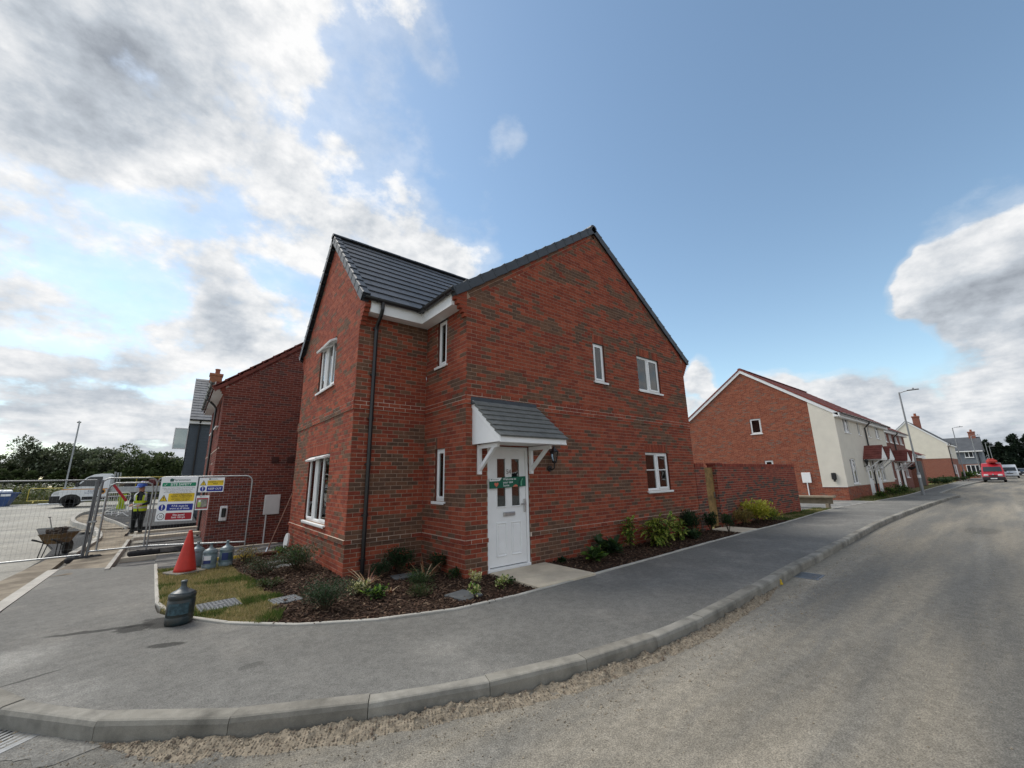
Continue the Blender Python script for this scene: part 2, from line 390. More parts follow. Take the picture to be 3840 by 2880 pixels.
mat('verge_grey', (.040, .048, .060), .5, .4, .15, 6.)

# ------------------------------------------------------------------ windows, drawn in wall coordinates (x along wall, y inwards, z up)
def window(house, M, u0, u1, z0, z1, lights, set_back=.045, sill=True, blinds=(), bars=(), vents=(), depth=.8, sill_out=.05, glass='glass'):
    w, h = u1-u0, z1-z0; f = .055; W = MB(); ys, ye = 0., .065; mi = MATS['upvc_white']
    Mw = M @ T(u0, set_back, z0)
    W.bbox(0, f, ys, ye, 0, h, .006).bbox(w-f, w, ys, ye, 0, h, .006).bbox(f, w-f, ys+.001, ye, 0, f, .006).bbox(f, w-f, ys+.001, ye, h-f, h, .006)
    tot = sum(l[0] for l in lights); x = f*.6; span = w-2*f*.6; panes = []
    for i, l in enumerate(lights):
        x1 = x+span*l[0]/tot
        if i: W.bbox(x-f*.45, x+f*.45, ys+.002, ye, f, h-f, .005)
        a, b = (x+(f*.4), x1-(f*.4)); s = .045 if l[1] == 'sash' else .018; y0 = -.018 if l[1] == 'sash' else .012
        ztop = h-f*.8-(l[2] if len(l) > 2 else 0); zb = f*.8
        W.bbox(a, a+s, y0, .05, zb, ztop, .006).bbox(b-s, b, y0, .05, zb, ztop, .006).bbox(a+s, b-s, y0+.001, .05, zb, zb+s, .005).bbox(a+s, b-s, y0+.001, .05, ztop-s, ztop, .005)
        panes.append((a+s, b-s, zb+s, ztop-s, y0+.022)); x = x1
    win = W.build('window', mi, house, M=Mw)
    for i, (a, b, c, d, y) in enumerate(panes):
        p = MB().box(a-.005, b+.005, y, y+.006, c-.005, d+.005).build('pane', MATS[glass], win)
        MB().box(a-.008, b+.008, y-.003, y+.012, c-.012, c-.001).box(a-.008, b+.008, y-.003, y+.012, d+.001, d+.012).box(a-.012, a-.001, y-.003, y+.012, c, d).box(b+.001, b+.012, y-.003, y+.012, c, d).build('gasket', MATS['gutter_black'], win)
        if i in bars: MB().box(a, b, y-.012, y-.002, (c+d)/2+.03, (c+d)/2+.052).build('glazing_bar', mi, win)
        if i in blinds:
            B = MB(); z = c
            while z < d: B.raw([(a-.02, y+.06, z), (b+.02, y+.06, z), (b+.02, y+.085, z+.034), (a-.02, y+.085, z+.034)], [(0, 1, 2, 3)]); z += .036
            B.build('blind', MATS['blind_white'], win)
    for (a, b, zt, hh, ang) in vents:                             # small top-hung vents standing open
        V_ = MB(); V_.bbox(0, b-a, -.018, .03, -hh, 0, .006); fr = V_.build('vent', mi, win, M=T(a, -.012, zt, 0, -R(ang)))
    D = MB(); D.raw([(0, .07, 0), (w, .07, 0), (w, .07, h), (0, .07, h), (-.2, depth, -.3), (w+.2, depth, -.3), (w+.2, depth, h+.1), (-.2, depth, h+.1)], [(4, 5, 6, 7), (0, 1, 5, 4), (3, 7, 6, 2), (0, 4, 7, 3), (1, 2, 6, 5)])
    D.build('interior', MATS['room_dark'], win)
    if sill: MB().bbox(-.05, w+.05, -(set_back+sill_out), .03, -.035, -.002, .006).box(-.045, w+.045, -(set_back+sill_out)+.004, -(set_back+sill_out)+.016, -.05, -.034).build('sill', mi, win)
    return win
# ------------------------------------------------------------------ the corner house
D1, D2, LA, W2 = 1.575, 1.4625, 7.92, 4.54
HX = thing('corner_house', 'red and brown brick house on the street corner with dark roof and white front door', 'house')
MA = T(0, 0, 0); MS = T(0, D1, 0, -math.pi/2); MR = T(-D2, D1, 0); MG = T(-D2, D1+W2, 0, -math.pi/2)
hb = brick_set('corner', [(.282, .068, .038), (.245, .058, .034), (.312, .081, .046), (.213, .051, .033)], [(.142, .078, .052), (.118, .068, .048), (.168, .086, .055)])
store = []
BANDS = [(.525, .60, .026), (2.925, 3.15, .022)]
KA = .708                                        # main roof slope
def a_wall_z(x): return 5.12+KA*x if x < LA/2 else 5.12+KA*(LA-x)
DOOR = (.46, 1.44, .04, 2.175)
opA = [DOOR, (3.64, 4.07, 3.825, 4.80), (5.47, 6.54, 3.825, 4.80), (5.46, 6.54, 1.20, 2.175)]
brick_wall(HX, store, 'front_gable_wall', MA, [(0, -.2), (LA, -.2), (LA, a_wall_z(0)), (LA/2, a_wall_z(LA/2)), (0, a_wall_z(0))], opA, picker(4, 3, 1), 0, BANDS, solid=(DOOR,), rake_band=.15, z0=-.15)
opS = [(.47, .84, 1.20, 2.175), (.47, .84, 3.825, 4.80)]
brick_wall(HX, store, 'porch_side_wall', MS, [(0, -.2), (D1, -.2), (D1, 4.80), (0, 4.80)], opS, picker(4, 3, 2), 1, BANDS)
brick_wall(HX, store, 'return_wall', MR, [(0, -.2), (D2, -.2), (D2, 4.80), (0, 4.80)], [], picker(4, 3, 3), 0, BANDS)
KB = .996
opG = [(1.50, 3.22, .75, 2.175), (1.72, 3.05, 3.675, 4.80)]
brick_wall(HX, store, 'side_gable_wall', MG, [(0, -.2), (W2, -.2), (W2, 5.10), (W2/2, 5.10+KB*W2/2), (0, 5.10)], opG, picker(4, 3, 4), 1, BANDS, rake_band=.075)
finish_bricks(HX, store, hb, 300)
# plain walls away from the camera
bw = MB().box(LA-.02, LA-.01, 0.02, 8.6, -.2, 5.05); bw.box(-.45, LA-.02, 8.55, 8.6, -.2, 5.0); bw.box(-D2+.05, -.5, D1+W2-.02, D1+W2-.01, -.2, 5.0); bw.box(-.5, -.45, D1+W2, 8.55, -.2, 5.0)
bw.build('rear_wall', hb[0], HX)
# corbels at the eaves
def corbel(M, sgn, u, n=7, zt=5.10, step=.052):
    cb = MB()
    for k in range(n):
        e = step*min(k+1, 5); z = zt-(n-k)*.075
        a, b = (u-e, u) if sgn < 0 else (u, u+e)
        cb.box(a, b, -.0035, .105, z+.005, z+.07, 1 if k % 3 else 0, M); cb.box(a+.004 if sgn < 0 else a, b if sgn < 0 else b-.004, .004, .1, z+.07, z+.08, 2, M)
    return cb.build('eaves_corbel', [hb[0], hb[1], MATS['mortar']], HX)
corbel(MA, -1, 0); corbel(MA, 1, LA); corbel(MG, 1, W2); corbel(MG, -1, 0)
# eaves boxes
eb = MB(); EO = .26
eb.box(-EO, 0, .11, D1-EO, 4.80, 5.06); eb.box(-D2+.11, 0, D1-EO, D1, 4.801, 5.06); eb.box(-D2+.112, -EO-.001, D1-EO-.012, D1-EO, 4.785, 5.055); eb.box(-EO-.012, -EO, .112, D1-EO-.012, 4.785, 5.055)
eb.build('fascia', MATS['fascia_white'], HX)
def gutter(parent, p0, p1, rad=.06, name='gutter'):
    p0, p1 = Vector(p0), Vector(p1); d = (p1-p0).normalized(); s = d.cross(Vector((0, 0, 1))); mb = MB(); n = 8
    for P in (p0, p1):
        for rr in (rad, rad-.006):
            for k in range(n+1):
                a = math.pi*k/n; mb.v.append(tuple(P+s*math.cos(a)*rr-Vector((0, 0, 1))*math.sin(a)*rr))
    q = n+1
    for k in range(n):
        mb.f += [(k, 2*q+k, 2*q+k+1, k+1), (q+k, q+k+1, 3*q+k+1, 3*q+k), (k, k+1, q+k+1, q+k), (2*q+k, 3*q+k, 3*q+k+1, 2*q+k+1)]; mb.m += [0]*4
    mb.f += [(0, q, 3*q, 2*q), (n, 2*q+n, 3*q+n, q+n)]; mb.m += [0, 0]
    L_ = (p1-p0).length; k = .25
    while k < L_:
        c = p0+d*k; mb.tube([c+s*(rad+.006), c+s*(rad*.7)-Vector((0, 0, rad*.75)), c-Vector((0, 0, rad+.006)), c-s*(rad*.7)-Vector((0, 0, rad*.75)), c-s*(rad+.006)], .011, 5); k += .85
    return mb.build(name, MATS['gutter_black'], parent, smooth=False)
gutter(HX, (-D2-.05, D1-EO-.075, 5.05), (-EO-.02, D1-EO-.075, 5.05)); gutter(HX, (-EO-.075, D1-EO-.02, 5.05), (-EO-.075, -.06, 5.05))
gutter(HX, (LA+.33, -.02, 5.02), (LA+.33, 8.5, 5.02)); gutter(HX, (-D2-.05, D1+W2+.3, 5.0), (-.5, D1+W2+.3, 5.0))
dp = MB(); xp = -1.15
dp.tube([(xp, D1-EO-.075, 5.00), (xp, D1-EO-.075, 4.86), (xp, D1-EO-.02, 4.76), (xp, D1-.10, 4.60), (xp, D1-.06, 4.52), (xp, D1-.06, -.1)], .037, 10)
for z in (4.55, 3.6, 2.75, 1.9, 1.0, .25): dp.box(xp-.055, xp+.055, D1-.06, D1-.002, z-.015, z+.015); dp.tube([(xp, D1-.06, z-.03), (xp, D1-.06, z+.03)], .043, 10)
dp.build('downpipe', MATS['gutter_black'], HX, smooth=False)
# roofs
def tile_mesh(w, l, t, m, name='roof_tile'):
    mb = MB(); mb.raw([(0, 0, 0), (w, 0, 0), (w, l, -.03), (0, l, -.03), (0, 0, t), (w, 0, t), (w, l, t-.03), (0, l, t-.03)], [(0, 1, 5, 4), (4, 5, 6, 7), (0, 4, 7, 3), (1, 2, 6, 5), (3, 7, 6, 2), (0, 3, 2, 1)])
    return mb.mesh(name, m)
tmats = [mat('roof_tile_%d' % i, c, .5, .45, .14, 7., bump=.25, bscale=80., speck=.08) for i, c in enumerate([(.060, .063, .071), (.052, .056, .064), (.070, .072, .080)])]
tms = [tile_mesh(.328, .43, .026, m) for m in tmats]
rB = MB()                                        # roofing underlay, closes the roof
yE, zE = D1-.34, 5.075; yR = D1+W2/2; zR = zE+KB*(yR-yE); xv = -D2-.09
def a_left_z(x): return 5.075+KA*(x+.30)
xs_top = (zR-5.075)/KA-.30
rB.raw([(xv, yE, zE-.05), (.05, yE, zE-.05), (xs_top, yR, zR-.05), (xv, yR, zR-.05)], [(0, 1, 2, 3)]); rB.raw([(xv, 2*yR-yE, zE-.05), (.05, 2*yR-yE, zE-.05), (xs_top, yR, zR-.05), (xv, yR, zR-.05)], [(1, 0, 3, 2)])
roofB = rB.build('side_roof', MATS['roof_tile'], HX)
pitchB = math.atan(KB); sl = math.hypot(yR-yE, zR-zE); nco = 11; gauge = sl/nco
for c in range(nco):
    y = yE+(yR-yE)*c/nco; z = zE+(zR-zE)*c/nco; x = xv+.0-(c % 2)*.166
    while x < 4.2:
        x0 = max(x, xv)
        if z+.03 > a_left_z(x0+.05)-.02:
            w_full = x0 == x
            if w_full: link('roof_tile', random.choice(tms), roofB, T(x0, y, z-.02, 0, pitchB))
            else: link('roof_tile', tile_mesh(x+.328-x0, .43, .026, random.choice(tmats)), roofB, T(x0, y, z-.02, 0, pitchB))
        x += .332
rr = MB()
for c in range(nco):                              # rear slope, turned away from the camera
    y = 2*yR-yE-(yR-yE)*c/nco; z = zE+(zR-zE)*c/nco
    rr.raw([(xv, y, z), (2.5, y, z), (2.5, y-.30, z+.27), (xv, y-.30, z+.27)], [(0, 1, 2, 3)])
rr.build('rear_slope_tiles', MATS['roof_tile'], roofB)
def ridge_tiles(parent, p0, p1, n, rad=.12, m=None):
    p0, p1 = Vector(p0), Vector(p1); d = (p1-p0)/n; ang = math.atan2(d.y, d.x)
    mb = MB(); ln = d.length*1.03; k_ = 6
    vs = [(x, rad*math.cos(math.pi*k/k_), rad*.75*math.sin(math.pi*k/k_)) for x in (0, ln) for k in range(k_+1)]
    mb.raw(vs, [(k, k+1, k+k_+2, k+k_+1) for k in range(k_)]+[tuple(range(k_+1)), tuple(range(2*k_+1, k_, -1))])
    me = mb.mesh('ridge_tile', m or MATS['verge_grey'])
    for i in range(n): link('ridge_tile', me, parent, T(*(p0+d*i+Vector((0, 0, .004*(i % 2)-.03))), ang))
ridge_tiles(roofB, (xv-.02, yR, zR), (3.3, yR, zR), 11, .11)
rA = MB(); zRA = a_left_z(LA/2); xe = -.30
for s in (0, 1):
    X = (lambda x: x) if s == 0 else (lambda x: LA-x)
    nA = 14
    for c in range(nA):
        x0 = xe+(LA/2-xe)*c/nA; x1 = xe+(LA/2-xe)*(c+1)/nA+.08
        rA.raw([(X(x0), -.03, a_left_z(x0)), (X(x0), 8.6, a_left_z(x0)), (X(x1), 8.6, a_left_z(x1)-.03), (X(x1), -.03, a_left_z(x1)-.03), (X(x0), -.03, a_left_z(x0)-.03), (X(x0), 8.6, a_left_z(x0)-.03)], [(0, 1, 2, 3), (0, 4, 5, 1)])
roofA = rA.build('main_roof', MATS['roof_tile'], HX)
ridge_tiles(roofA, (LA/2, -.05, zRA), (LA/2, 8.5, zRA), 19, .12)
def verge_mesh(ln, m):
    mb = MB(); mb.bbox(0, ln, -.012, .12, .0, .030, .006); mb.bbox(0, ln, -.03, -.008, -.150, .028, .006); mb.bbox(0, .03, -.036, .12, -.152, .036, .005)
    mb.tube([(.06, -.04, -.02), (.06, -.02, -.02)], .012, 6); return mb.mesh('verge_cap', m)
def verges(parent, ax, along, start, apex, n, side, m):
    """caps along a sloping verge: start and apex points (3D), plan direction of wall normal outward."""
    s, a = Vector(start), Vector(apex); d = (a-s); g = d.length/n; X = d.normalized(); Y = Vector(ax)*-1; Z = X.cross(Y)
    if Z.z < 0: Z = -Z
    me = verge_mesh(g*1.08, m)
    for i in range(n):
        o = s+X*(g*i)+Z*.004
        Mx = Matrix(((X.x, Y.x, Z.x, o.x), (X.y, Y.y, Z.y, o.y), (X.z, Y.z, Z.z, o.z), (0, 0, 0, 1))) @ Matrix.Rotation(R(2.2), 4, 'Y')
        link('verge_cap', me, parent, Mx)
VG = MATS['verge_grey']
verges(roofA, (0, -1, 0), None, (xe-.03, -.02, a_left_z(xe-.03)+.005), (LA/2, -.02, zRA+.005), 14, 0, VG)
verges(roofA, (0, -1, 0), None, (LA-xe+.03, -.02, a_left_z(xe-.03)+.005), (LA/2, -.02, zRA+.005), 14, 1, VG)
verges(roofB, (-1, 0, 0), None, (xv+.022, yE-.02, zE+.0), (xv+.022, yR, zR+.005), 11, 0, VG)
verges(roofB, (-1, 0, 0), None, (xv+.022, 2*yR-yE+.02, zE+.0), (xv+.022, yR, zR+.005), 11, 1, VG)
# windows of the corner house
window(HX, MA, *opA[1], [(1, 'sash')]); window(HX, MA, *opA[2], [(1, 'fixed'), (1, 'sash')], blinds=(0, 1)); window(HX, MA, *opA[3], [(1, 'fixed'), (1, 'sash')], bars=(0, 1))
window(HX, MS, *opS[0], [(1, 'sash')], blinds=()); window(HX, MS, *opS[1], [(1, 'sash')])
gw = (opG[0][1]-opG[0][0])
window(HX, MG, *opG[0], [(1, 'sash', .0), (1, 'fixed'), (1, 'sash')], blinds=(2,), vents=((.05, .85, 1.40, .15, 60), (.95, 1.64, 1.40, .15, 70)))
window(HX, MG, *opG[1], [(1, 'sash'), (1.15, 'fixed'), (.9, 'sash')], blinds=(), vents=((.03, .58, 1.10, .17, 60), (.66, 1.20, 1.10, .17, 60)))
# front door
mat('door_white', (.84, .84, .84), .35, .45, .04, 4.); mat('steel', (.55, .55, .55), .3, .5, .1, 20., metal=1.0); mat('steel_dark', (.22, .21, .2), .35, .5, .1, 20., metal=1.0)
a, b, c, d = DOOR; dw, dh = b-a, d-c
fr = MB(); fr.bbox(0, .06, -.005, .06, 0, dh, .005).bbox(dw-.06, dw, -.005, .06, 0, dh, .005).bbox(.06, dw-.06, -.004, .06, dh-.06, dh, .005).bbox(0, dw, -.03, .06, -.02, .035, .004)
DR = fr.build('front_door', MATS['door_white'], HX, M=MA @ T(a, .02, c))
lf = MB(); lw = dw-.13; lh = dh-.11
def rim(x0, x1, z0, z1, y=.004, w=.022):
    lf.bbox(x0, x1, y-.008, y+.02, z0, z0+w, .006).bbox(x0, x1, y-.008, y+.02, z1-w, z1, .006).bbox(x0, x0+w, y-.008, y+.02, z0+w, z1-w, .006).bbox(x1-w, x1, y-.008, y+.02, z0+w, z1-w, .006)
pans = [(.16, .37, 1.0, 1.87), (.50, .71, 1.0, 1.87)]
lowp = [(.16, .37, .17, .72), (.50, .71, .17, .72)]
# leaf: stiles and rails around the glazing
lf.box(0, .16, .012, .055, 0, lh); lf.box(.37, .50, .012, .055, 0, lh); lf.box(.71, lw, .012, .055, 0, lh); lf.box(.16, .37, .0121, .055, 0, 1.0).box(.50, .71, .0121, .055, 0, 1.0).box(.16, .37, .0121, .055, 1.87, lh).box(.50, .71, .0121, .055, 1.87, lh)
for p in pans+lowp: rim(p[0]-.012, p[1]+.012, p[2]-.012, p[3]+.012)
for p in lowp: lf.bbox(p[0]+.03, p[1]-.03, .004, .02, p[2]+.03, p[3]-.03, .008)
LFo = lf.build('door_leaf', MATS['door_white'], DR, M=T(.065, .005, .05))
for p in pans: MB().box(p[0], p[1], .02, .026, p[2], p[3]).build('door_pane', MATS['glass'], DR, M=T(.065, .005, .05))
hd = MB(); hd.bbox(.795, .825, -.02, .01, .88, 1.12, .004).bbox(.69, .82, -.05, -.03, 1.02, 1.04, .005).box(.80, .82, -.04, -.01, 1.02, 1.04); hd.build('handle', MATS['steel'], DR, M=T(.065, .005, .05))
lb = MB(); lb.bbox(.30, .57, -.018, .012, .835, .905, .006).bbox(.315, .555, -.026, -.012, .85, .89, .006); lb.build('letterbox', MATS['steel'], DR, M=T(.065, .005, .05))
text('54', .125, MATS['steel_dark'], DR, T(.065+.435, -.001, .05+1.62, 0, R(90)) , 'house_number', bold=.0)
MB().raw([(0, .062, -.02), (dw, .062, -.02), (dw, .062, dh), (0, .062, dh), (-.2, 1.2, -.1), (dw+.2, 1.2, -.1), (dw+.2, 1.2, dh), (-.2, 1.2, dh)], [(4, 5, 6, 7), (0, 1, 5, 4), (3, 7, 6, 2), (0, 4, 7, 3), (1, 2, 6, 5)]).build('hall', MATS['room_dark'], DR)
# porch canopy
CX0, CX1, CYF = .13, 1.64, -.82
cz0, czw, czf = 2.19, 2.98, 2.285
can = MB()
for x in (CX0, CX1-.03): can.prism([(0, cz0), (0, czw), (CYF, czf), (CYF, cz0)], 0, .03, 0, Matrix(((0, 1, 0, x), (1, 0, 0, 0), (0, 0, 1, 0), (0, 0, 0, 1))))
can.box(CX0+.03, CX1-.03, CYF, -.002, cz0+.01, cz0+.03); can.bbox(CX0-.012, CX1+.012, CYF-.022, CYF, cz0-.012, czf+.018, .004); can.bbox(CX0-.015, CX1+.015, CYF-.03, CYF, cz0-.018, cz0+.012, .006)
k_ = (czw-czf)/(-CYF)
can.prism([(0, czw+.03), (CYF, czf+.03), (CYF, czf-.09), (0, czw-.13)], 0, .018, 0, Matrix(((0, 1, 0, CX0-.014), (1, 0, 0, 0), (0, 0, 1, 0), (0, 0, 0, 1))))
can.raw([(CX0, CYF, czf), (CX1, CYF, czf), (CX1, -.002, czw), (CX0, -.002, czw)], [(0, 1, 2, 3)])
CAN = fixn(can.build('porch_canopy', MATS['fascia_white'], HX))
cp = math.atan2(czw-czf, -CYF); cl_ = math.hypot(CYF, czw-czf); ct = mat('canopy_tile', (.150, .157, .152), .6, .4, .2, 9., bump=.25, bscale=70., speck=.1)
nr_ = 7
for c_ in range(nr_):
    y = CYF-.05+(-CYF)*c_/nr_; z = czf+.012+(czw-czf)*c_/nr_-.03; x = CX0-.03-(c_ % 2)*.16
    while x < CX1+.03:
        x0, x1 = max(x, CX0-.03), min(x+.33, CX1+.03); x += .333
        if x1-x0 < .04: continue
        link('canopy_tile', tile_mesh(x1-x0, .20, .030, ct, 'canopy_tile'), CAN, T(x0, y, z, 0, cp))
fl = MB(); fl.bbox(CX0-.045, CX1+.045, -.03, -.012, czw-.06, czw+.075, .006).box(CX0-.045, CX1+.045, -.12, -.02, czw-.075, czw-.055, 0)
for i in range(5): fl.tube([(CX0+.1+i*.33, -.036, czw+.02), (CX0+.1+i*.33, -.026, czw+.02)], .014, 6)
fl.build('flashing', VG, CAN)
for x in (CX0+.13, CX1-.16):
    bk = MB(); bk.bbox(x-.035, x+.035, -.07, -.004, 1.67, cz0-.004, .006).bbox(x-.03, x+.03, -.60, -.07, cz0-.075, cz0-.006, .006)
    bk.raw(*(lambda q: (q.v, q.f))(MB().bbox(-.028, .028, -.035, .035, 0, .60, .006)), 0, T(x, -.055, 1.76, 0, R(50)))
    bk.build('bracket', MATS['fascia_white'], CAN)
# wall lantern
mat('lantern_black', (.012, .012, .013), .3, .5, .05); glassmat('lantern_glass', (.9, .92, .92), .9)
lx, lz = 2.03, 1.93
ln = MB(); ln.lathe([(.001, -.02), (.055, -.015), (.062, 0), (.062, .015)], 16, 0, T(lx-.02, 0, lz-.16, 0, R(90))); ln.tube([(lx-.02, -.01, lz-.16), (lx-.01, -.07, lz-.19), (lx, -.12, lz-.15), (lx, -.13, lz-.06)], .013, 8)
ln.lathe([(.02, -.06), (.05, -.045), (.055, -.02), (.045, -.01)], 8, 0, T(lx, -.13, lz)); ln.lathe([(.095, .16), (.10, .175), (.05, .225), (.03, .25), (.03, .265), (.012, .28), (.004, .31)], 8, 0, T(lx, -.13, lz))
for k in range(6):
    a_ = math.pi/3*k; ln.tube([(lx+.046*math.cos(a_), -.13+.046*math.sin(a_), lz-.015), (lx+.08*math.cos(a_), -.13+.08*math.sin(a_), lz+.165)], .006, 5)
LT = ln.build('wall_lantern', MATS['lantern_black'], HX); MB().lathe([(.04, -.01), (.072, .16)], 6, 0, T(lx, -.13, lz)).build('lantern_glass', MATS['lantern_glass'], LT)
# ------------------------------------------------------------------ ground, roads, footway
def asphalt(name, base, dust, tyre=False, dscale=.8, lo=.42, hi=.66, rough=.9, streak=(1, 1, 1), speck=.35, stains=()):
    m = bpy.data.materials.new(name); m.use_nodes = True; nt = m.node_tree; N = nt.nodes; L = nt.links; b = N['Principled BSDF']
    b.inputs['Roughness'].default_value = rough; b.inputs['Specular IOR Level'].default_value = .25
    pos = N.new('ShaderNodeNewGeometry').outputs['Position']
    def nz(s, det=6, ro=.6, sc_=(1, 1, 1), off=0.):
        mp = N.new('ShaderNodeMapping'); L.new(pos, mp.inputs[0]); mp.inputs['Scale'].default_value = sc_; mp.inputs['Location'].default_value = (off, off, 0)
        n = N.new('ShaderNodeTexNoise'); L.new(mp.outputs[0], n.inputs['Vector']); n.inputs['Scale'].default_value = s; n.inputs['Detail'].default_value = det; n.inputs['Roughness'].default_value = ro; return n.outputs['Fac']
    def mr(x, a, b_, c, d_, ip='SMOOTHSTEP'):
        n = N.new('ShaderNodeMapRange'); n.interpolation_type = ip; L.new(x, n.inputs[0])
        for i, q in enumerate((a, b_, c, d_)): n.inputs[i+1].default_value = q
        return n.outputs[0]
    def mix(f, a, c):
        n = N.new('ShaderNodeMix'); n.data_type = 'RGBA'; L.new(f, n.inputs[0])
        for i, q in ((6, a), (7, c)):
            if isinstance(q, tuple): n.inputs[i].default_value = (*q, 1)
            else: L.new(q, n.inputs[i])
        return n.outputs[2]
    def scl(c, f):
        n = N.new('ShaderNodeVectorMath'); n.operation = 'SCALE'; L.new(c, n.inputs[0]); L.new(f, n.inputs['Scale']); return n.outputs[0]
    c = mix(mr(nz(dscale, 8, .62, streak), lo, hi, 0, 1), base, dust)
    c = scl(c, mr(nz(.35, 4, .6, streak, 5.), .3, .7, .84, 1.16)); c = scl(c, mr(nz(9, 5, .6, (1, 1, 1), 2.), .3, .7, .88, 1.12)); c = scl(c, mr(nz(95, 3, .7), .3, .7, 1-speck, 1+speck)); c = scl(c, mr(nz(30, 4, .7, (1, 1, 1), 9.), .3, .7, .86, 1.14))
    vo = N.new('ShaderNodeTexVoronoi'); L.new(pos, vo.inputs['Vector']); vo.inputs['Scale'].default_value = 70
    c = mix(mr(vo.outputs['Distance'], .0, .16, .55, 0), c, tuple(min(.5, q*1.9) for q in dust))
    for (cx, cy, rx_, ry_, dg, mul) in stains:                      # spilt water, oil and dust with ragged fading edges
        wn = N.new('ShaderNodeTexNoise'); L.new(pos, wn.inputs['Vector']); wn.inputs['Scale'].default_value = 5.5; wn.inputs['Detail'].default_value = 6; wn.inputs['Roughness'].default_value = .65
        v1 = N.new('ShaderNodeVectorMath'); v1.operation = 'SUBTRACT'; L.new(wn.outputs['Color'], v1.inputs[0]); v1.inputs[1].default_value = (.5, .5, .5)
        v2 = N.new('ShaderNodeVectorMath'); v2.operation = 'MULTIPLY_ADD'; L.new(v1.outputs[0], v2.inputs[0]); k_ = min(.30, 2.2*min(rx_, ry_)); v2.inputs[1].default_value = (k_, k_, 0); L.new(pos, v2.inputs[2])
        mp = N.new('ShaderNodeMapping'); mp.vector_type = 'TEXTURE'; L.new(v2.outputs[0], mp.inputs[0]); mp.inputs['Location'].default_value = (cx, cy, 0); mp.inputs['Rotation'].default_value = (0, 0, R(dg)); mp.inputs['Scale'].default_value = (rx_, ry_, 9)
        ln = N.new('ShaderNodeVectorMath'); ln.operation = 'LENGTH'; L.new(mp.outputs[0], ln.inputs[0])
        c = scl(c, mr(ln.outputs['Value'], .80 if mul < 1 else .2, 1.18 if mul < 1 else 1.3, mul, 1.0))
    L.new(c, b.inputs['Base Color'])
    bp = N.new('ShaderNodeBump'); bp.inputs['Strength'].default_value = .55; bp.inputs['Distance'].default_value = .008; L.new(nz(120, 4, .7), bp.inputs['Height']); L.new(bp.outputs[0], b.inputs['Normal'])
    MATS[name] = m; return m
asphalt('road_asphalt', (.148, .142, .127), (.250, .222, .176), dscale=1.1, streak=(.13, 1.15, 1), lo=.34, hi=.70, speck=.42, stains=[(-3.2, -3.0, 1.6, .22, -28, 1.25), (1.6, -3.75, 2.6, .22, 2, 1.22), (6.5, -3.6, 4.0, .3, 2, 1.2), (9.0, -5.2, 7.0, .10, 3, 1.16), (10, -6.6, 8, .10, 4, 1.14), (4.7, -3.5, .6, .3, 0, 1.3), (14, -5.0, .9, .35, 0, .8), (0.5, -4.6, 1.6, .3, -8, .86), (20, -5.8, 12, .12, 2, 1.2)])
asphalt('side_road_asphalt', (.30, .285, .25), (.36, .34, .29), dscale=.4)
asphalt('footway_asphalt', (.158, .154, .142), (.262, .248, .222), dscale=.75, lo=.46, hi=.82, speck=.34, stains=[(-3.80, .80, .17, .27, 10, .30), (-4.02, .74, .16, .14, 0, .34), (-4.36, .93, .42, .055, 163, .36), (-3.74, -.16, .17, .07, -25, .36), (-4.63, -.31, .20, .022, 22, .45), (-3.12, -1.33, .10, .055, 10, .72), (-4.95, .35, .55, .42, 30, 1.5), (-4.3, -.9, .5, .3, -40, 1.18), (-1.2, -2.1, .8, .25, -15, 1.12), (2.5, -2.2, 1.2, .3, 0, 1.12)])
asphalt('new_tarmac', (.028, .029, .031), (.05, .05, .05), speck=.4)
asphalt('path_tarmac', (.05, .05, .052), (.20, .19, .175), dscale=1.5, streak=(.6, 1.6, 1), lo=.46, hi=.62)
mat('kerb_concrete', (.30, .29, .26), .92, .2, .22, 3., bump=.4, bscale=150, col2=(.20, .19, .165), scale2=1.7, lo=.45, hi=.7, speck=.14)
mat('edging_concrete', (.42, .40, .36), .92, .2, .2, 3., bump=.3, bscale=150, speck=.12)
mat('sand', (.29, .25, .195), .95, .1, .25, 2.5, bump=.8, bscale=40, col2=(.165, .14, .11), scale2=1.2, speck=.25)
mat('rubble', (.255, .215, .163), .95, .1, .28, 16., bump=.7, bscale=90, speck=.25)
mat('soil', (.055, .036, .025), .95, .1, .35, 14., bump=.9, bscale=60, speck=.3)
mat('lawn_soil', (.18, .15, .07), .95, .1, .35, 3., bump=.6, bscale=60, col2=(.075, .09, .03), scale2=2.2)
mat('far_grass', (.10, .12, .045), .95, .1, .3, .6, col2=(.16, .14, .06), scale2=.3)
mat('slab_stone', (.60, .52, .40), .9, .2, .12, 3., bump=.2, bscale=100, col2=(.50, .43, .335), scale2=1.2, speck=.08)
G0 = MB().raw([(-900, -900, -.32), (1200, -900, -.32), (1200, 1200, -.32), (-900, 1200, -.32)], [(0, 1, 2, 3)]); struct(G0.build('ground', MATS['far_grass']))
rd = MB(); nx = 60
rd.raw([(-60, -10.5, -.125), (170, -10.5, -.125), (170, -1.2, -.125), (-60, -1.2, -.125)], [(0, 1, 2, 3)]); struct(rd.build('road', MATS['road_asphalt']))
SR = MB()
for i in range(30):
    y0, y1 = -1.2+i*2.2, -1.2+(i+1)*2.2; gzf = lambda y: -.125+.009*max(0, y-10)
    x1a = -4.4
    SR.raw([(-30, y0, gzf(y0)), (x1a, y0, gzf(y0)), (x1a, y1, gzf(y1)), (-30, y1, gzf(y1))], [(0, 1, 2, 3)])
struct(SR.build('side_road', MATS['side_road_asphalt']))
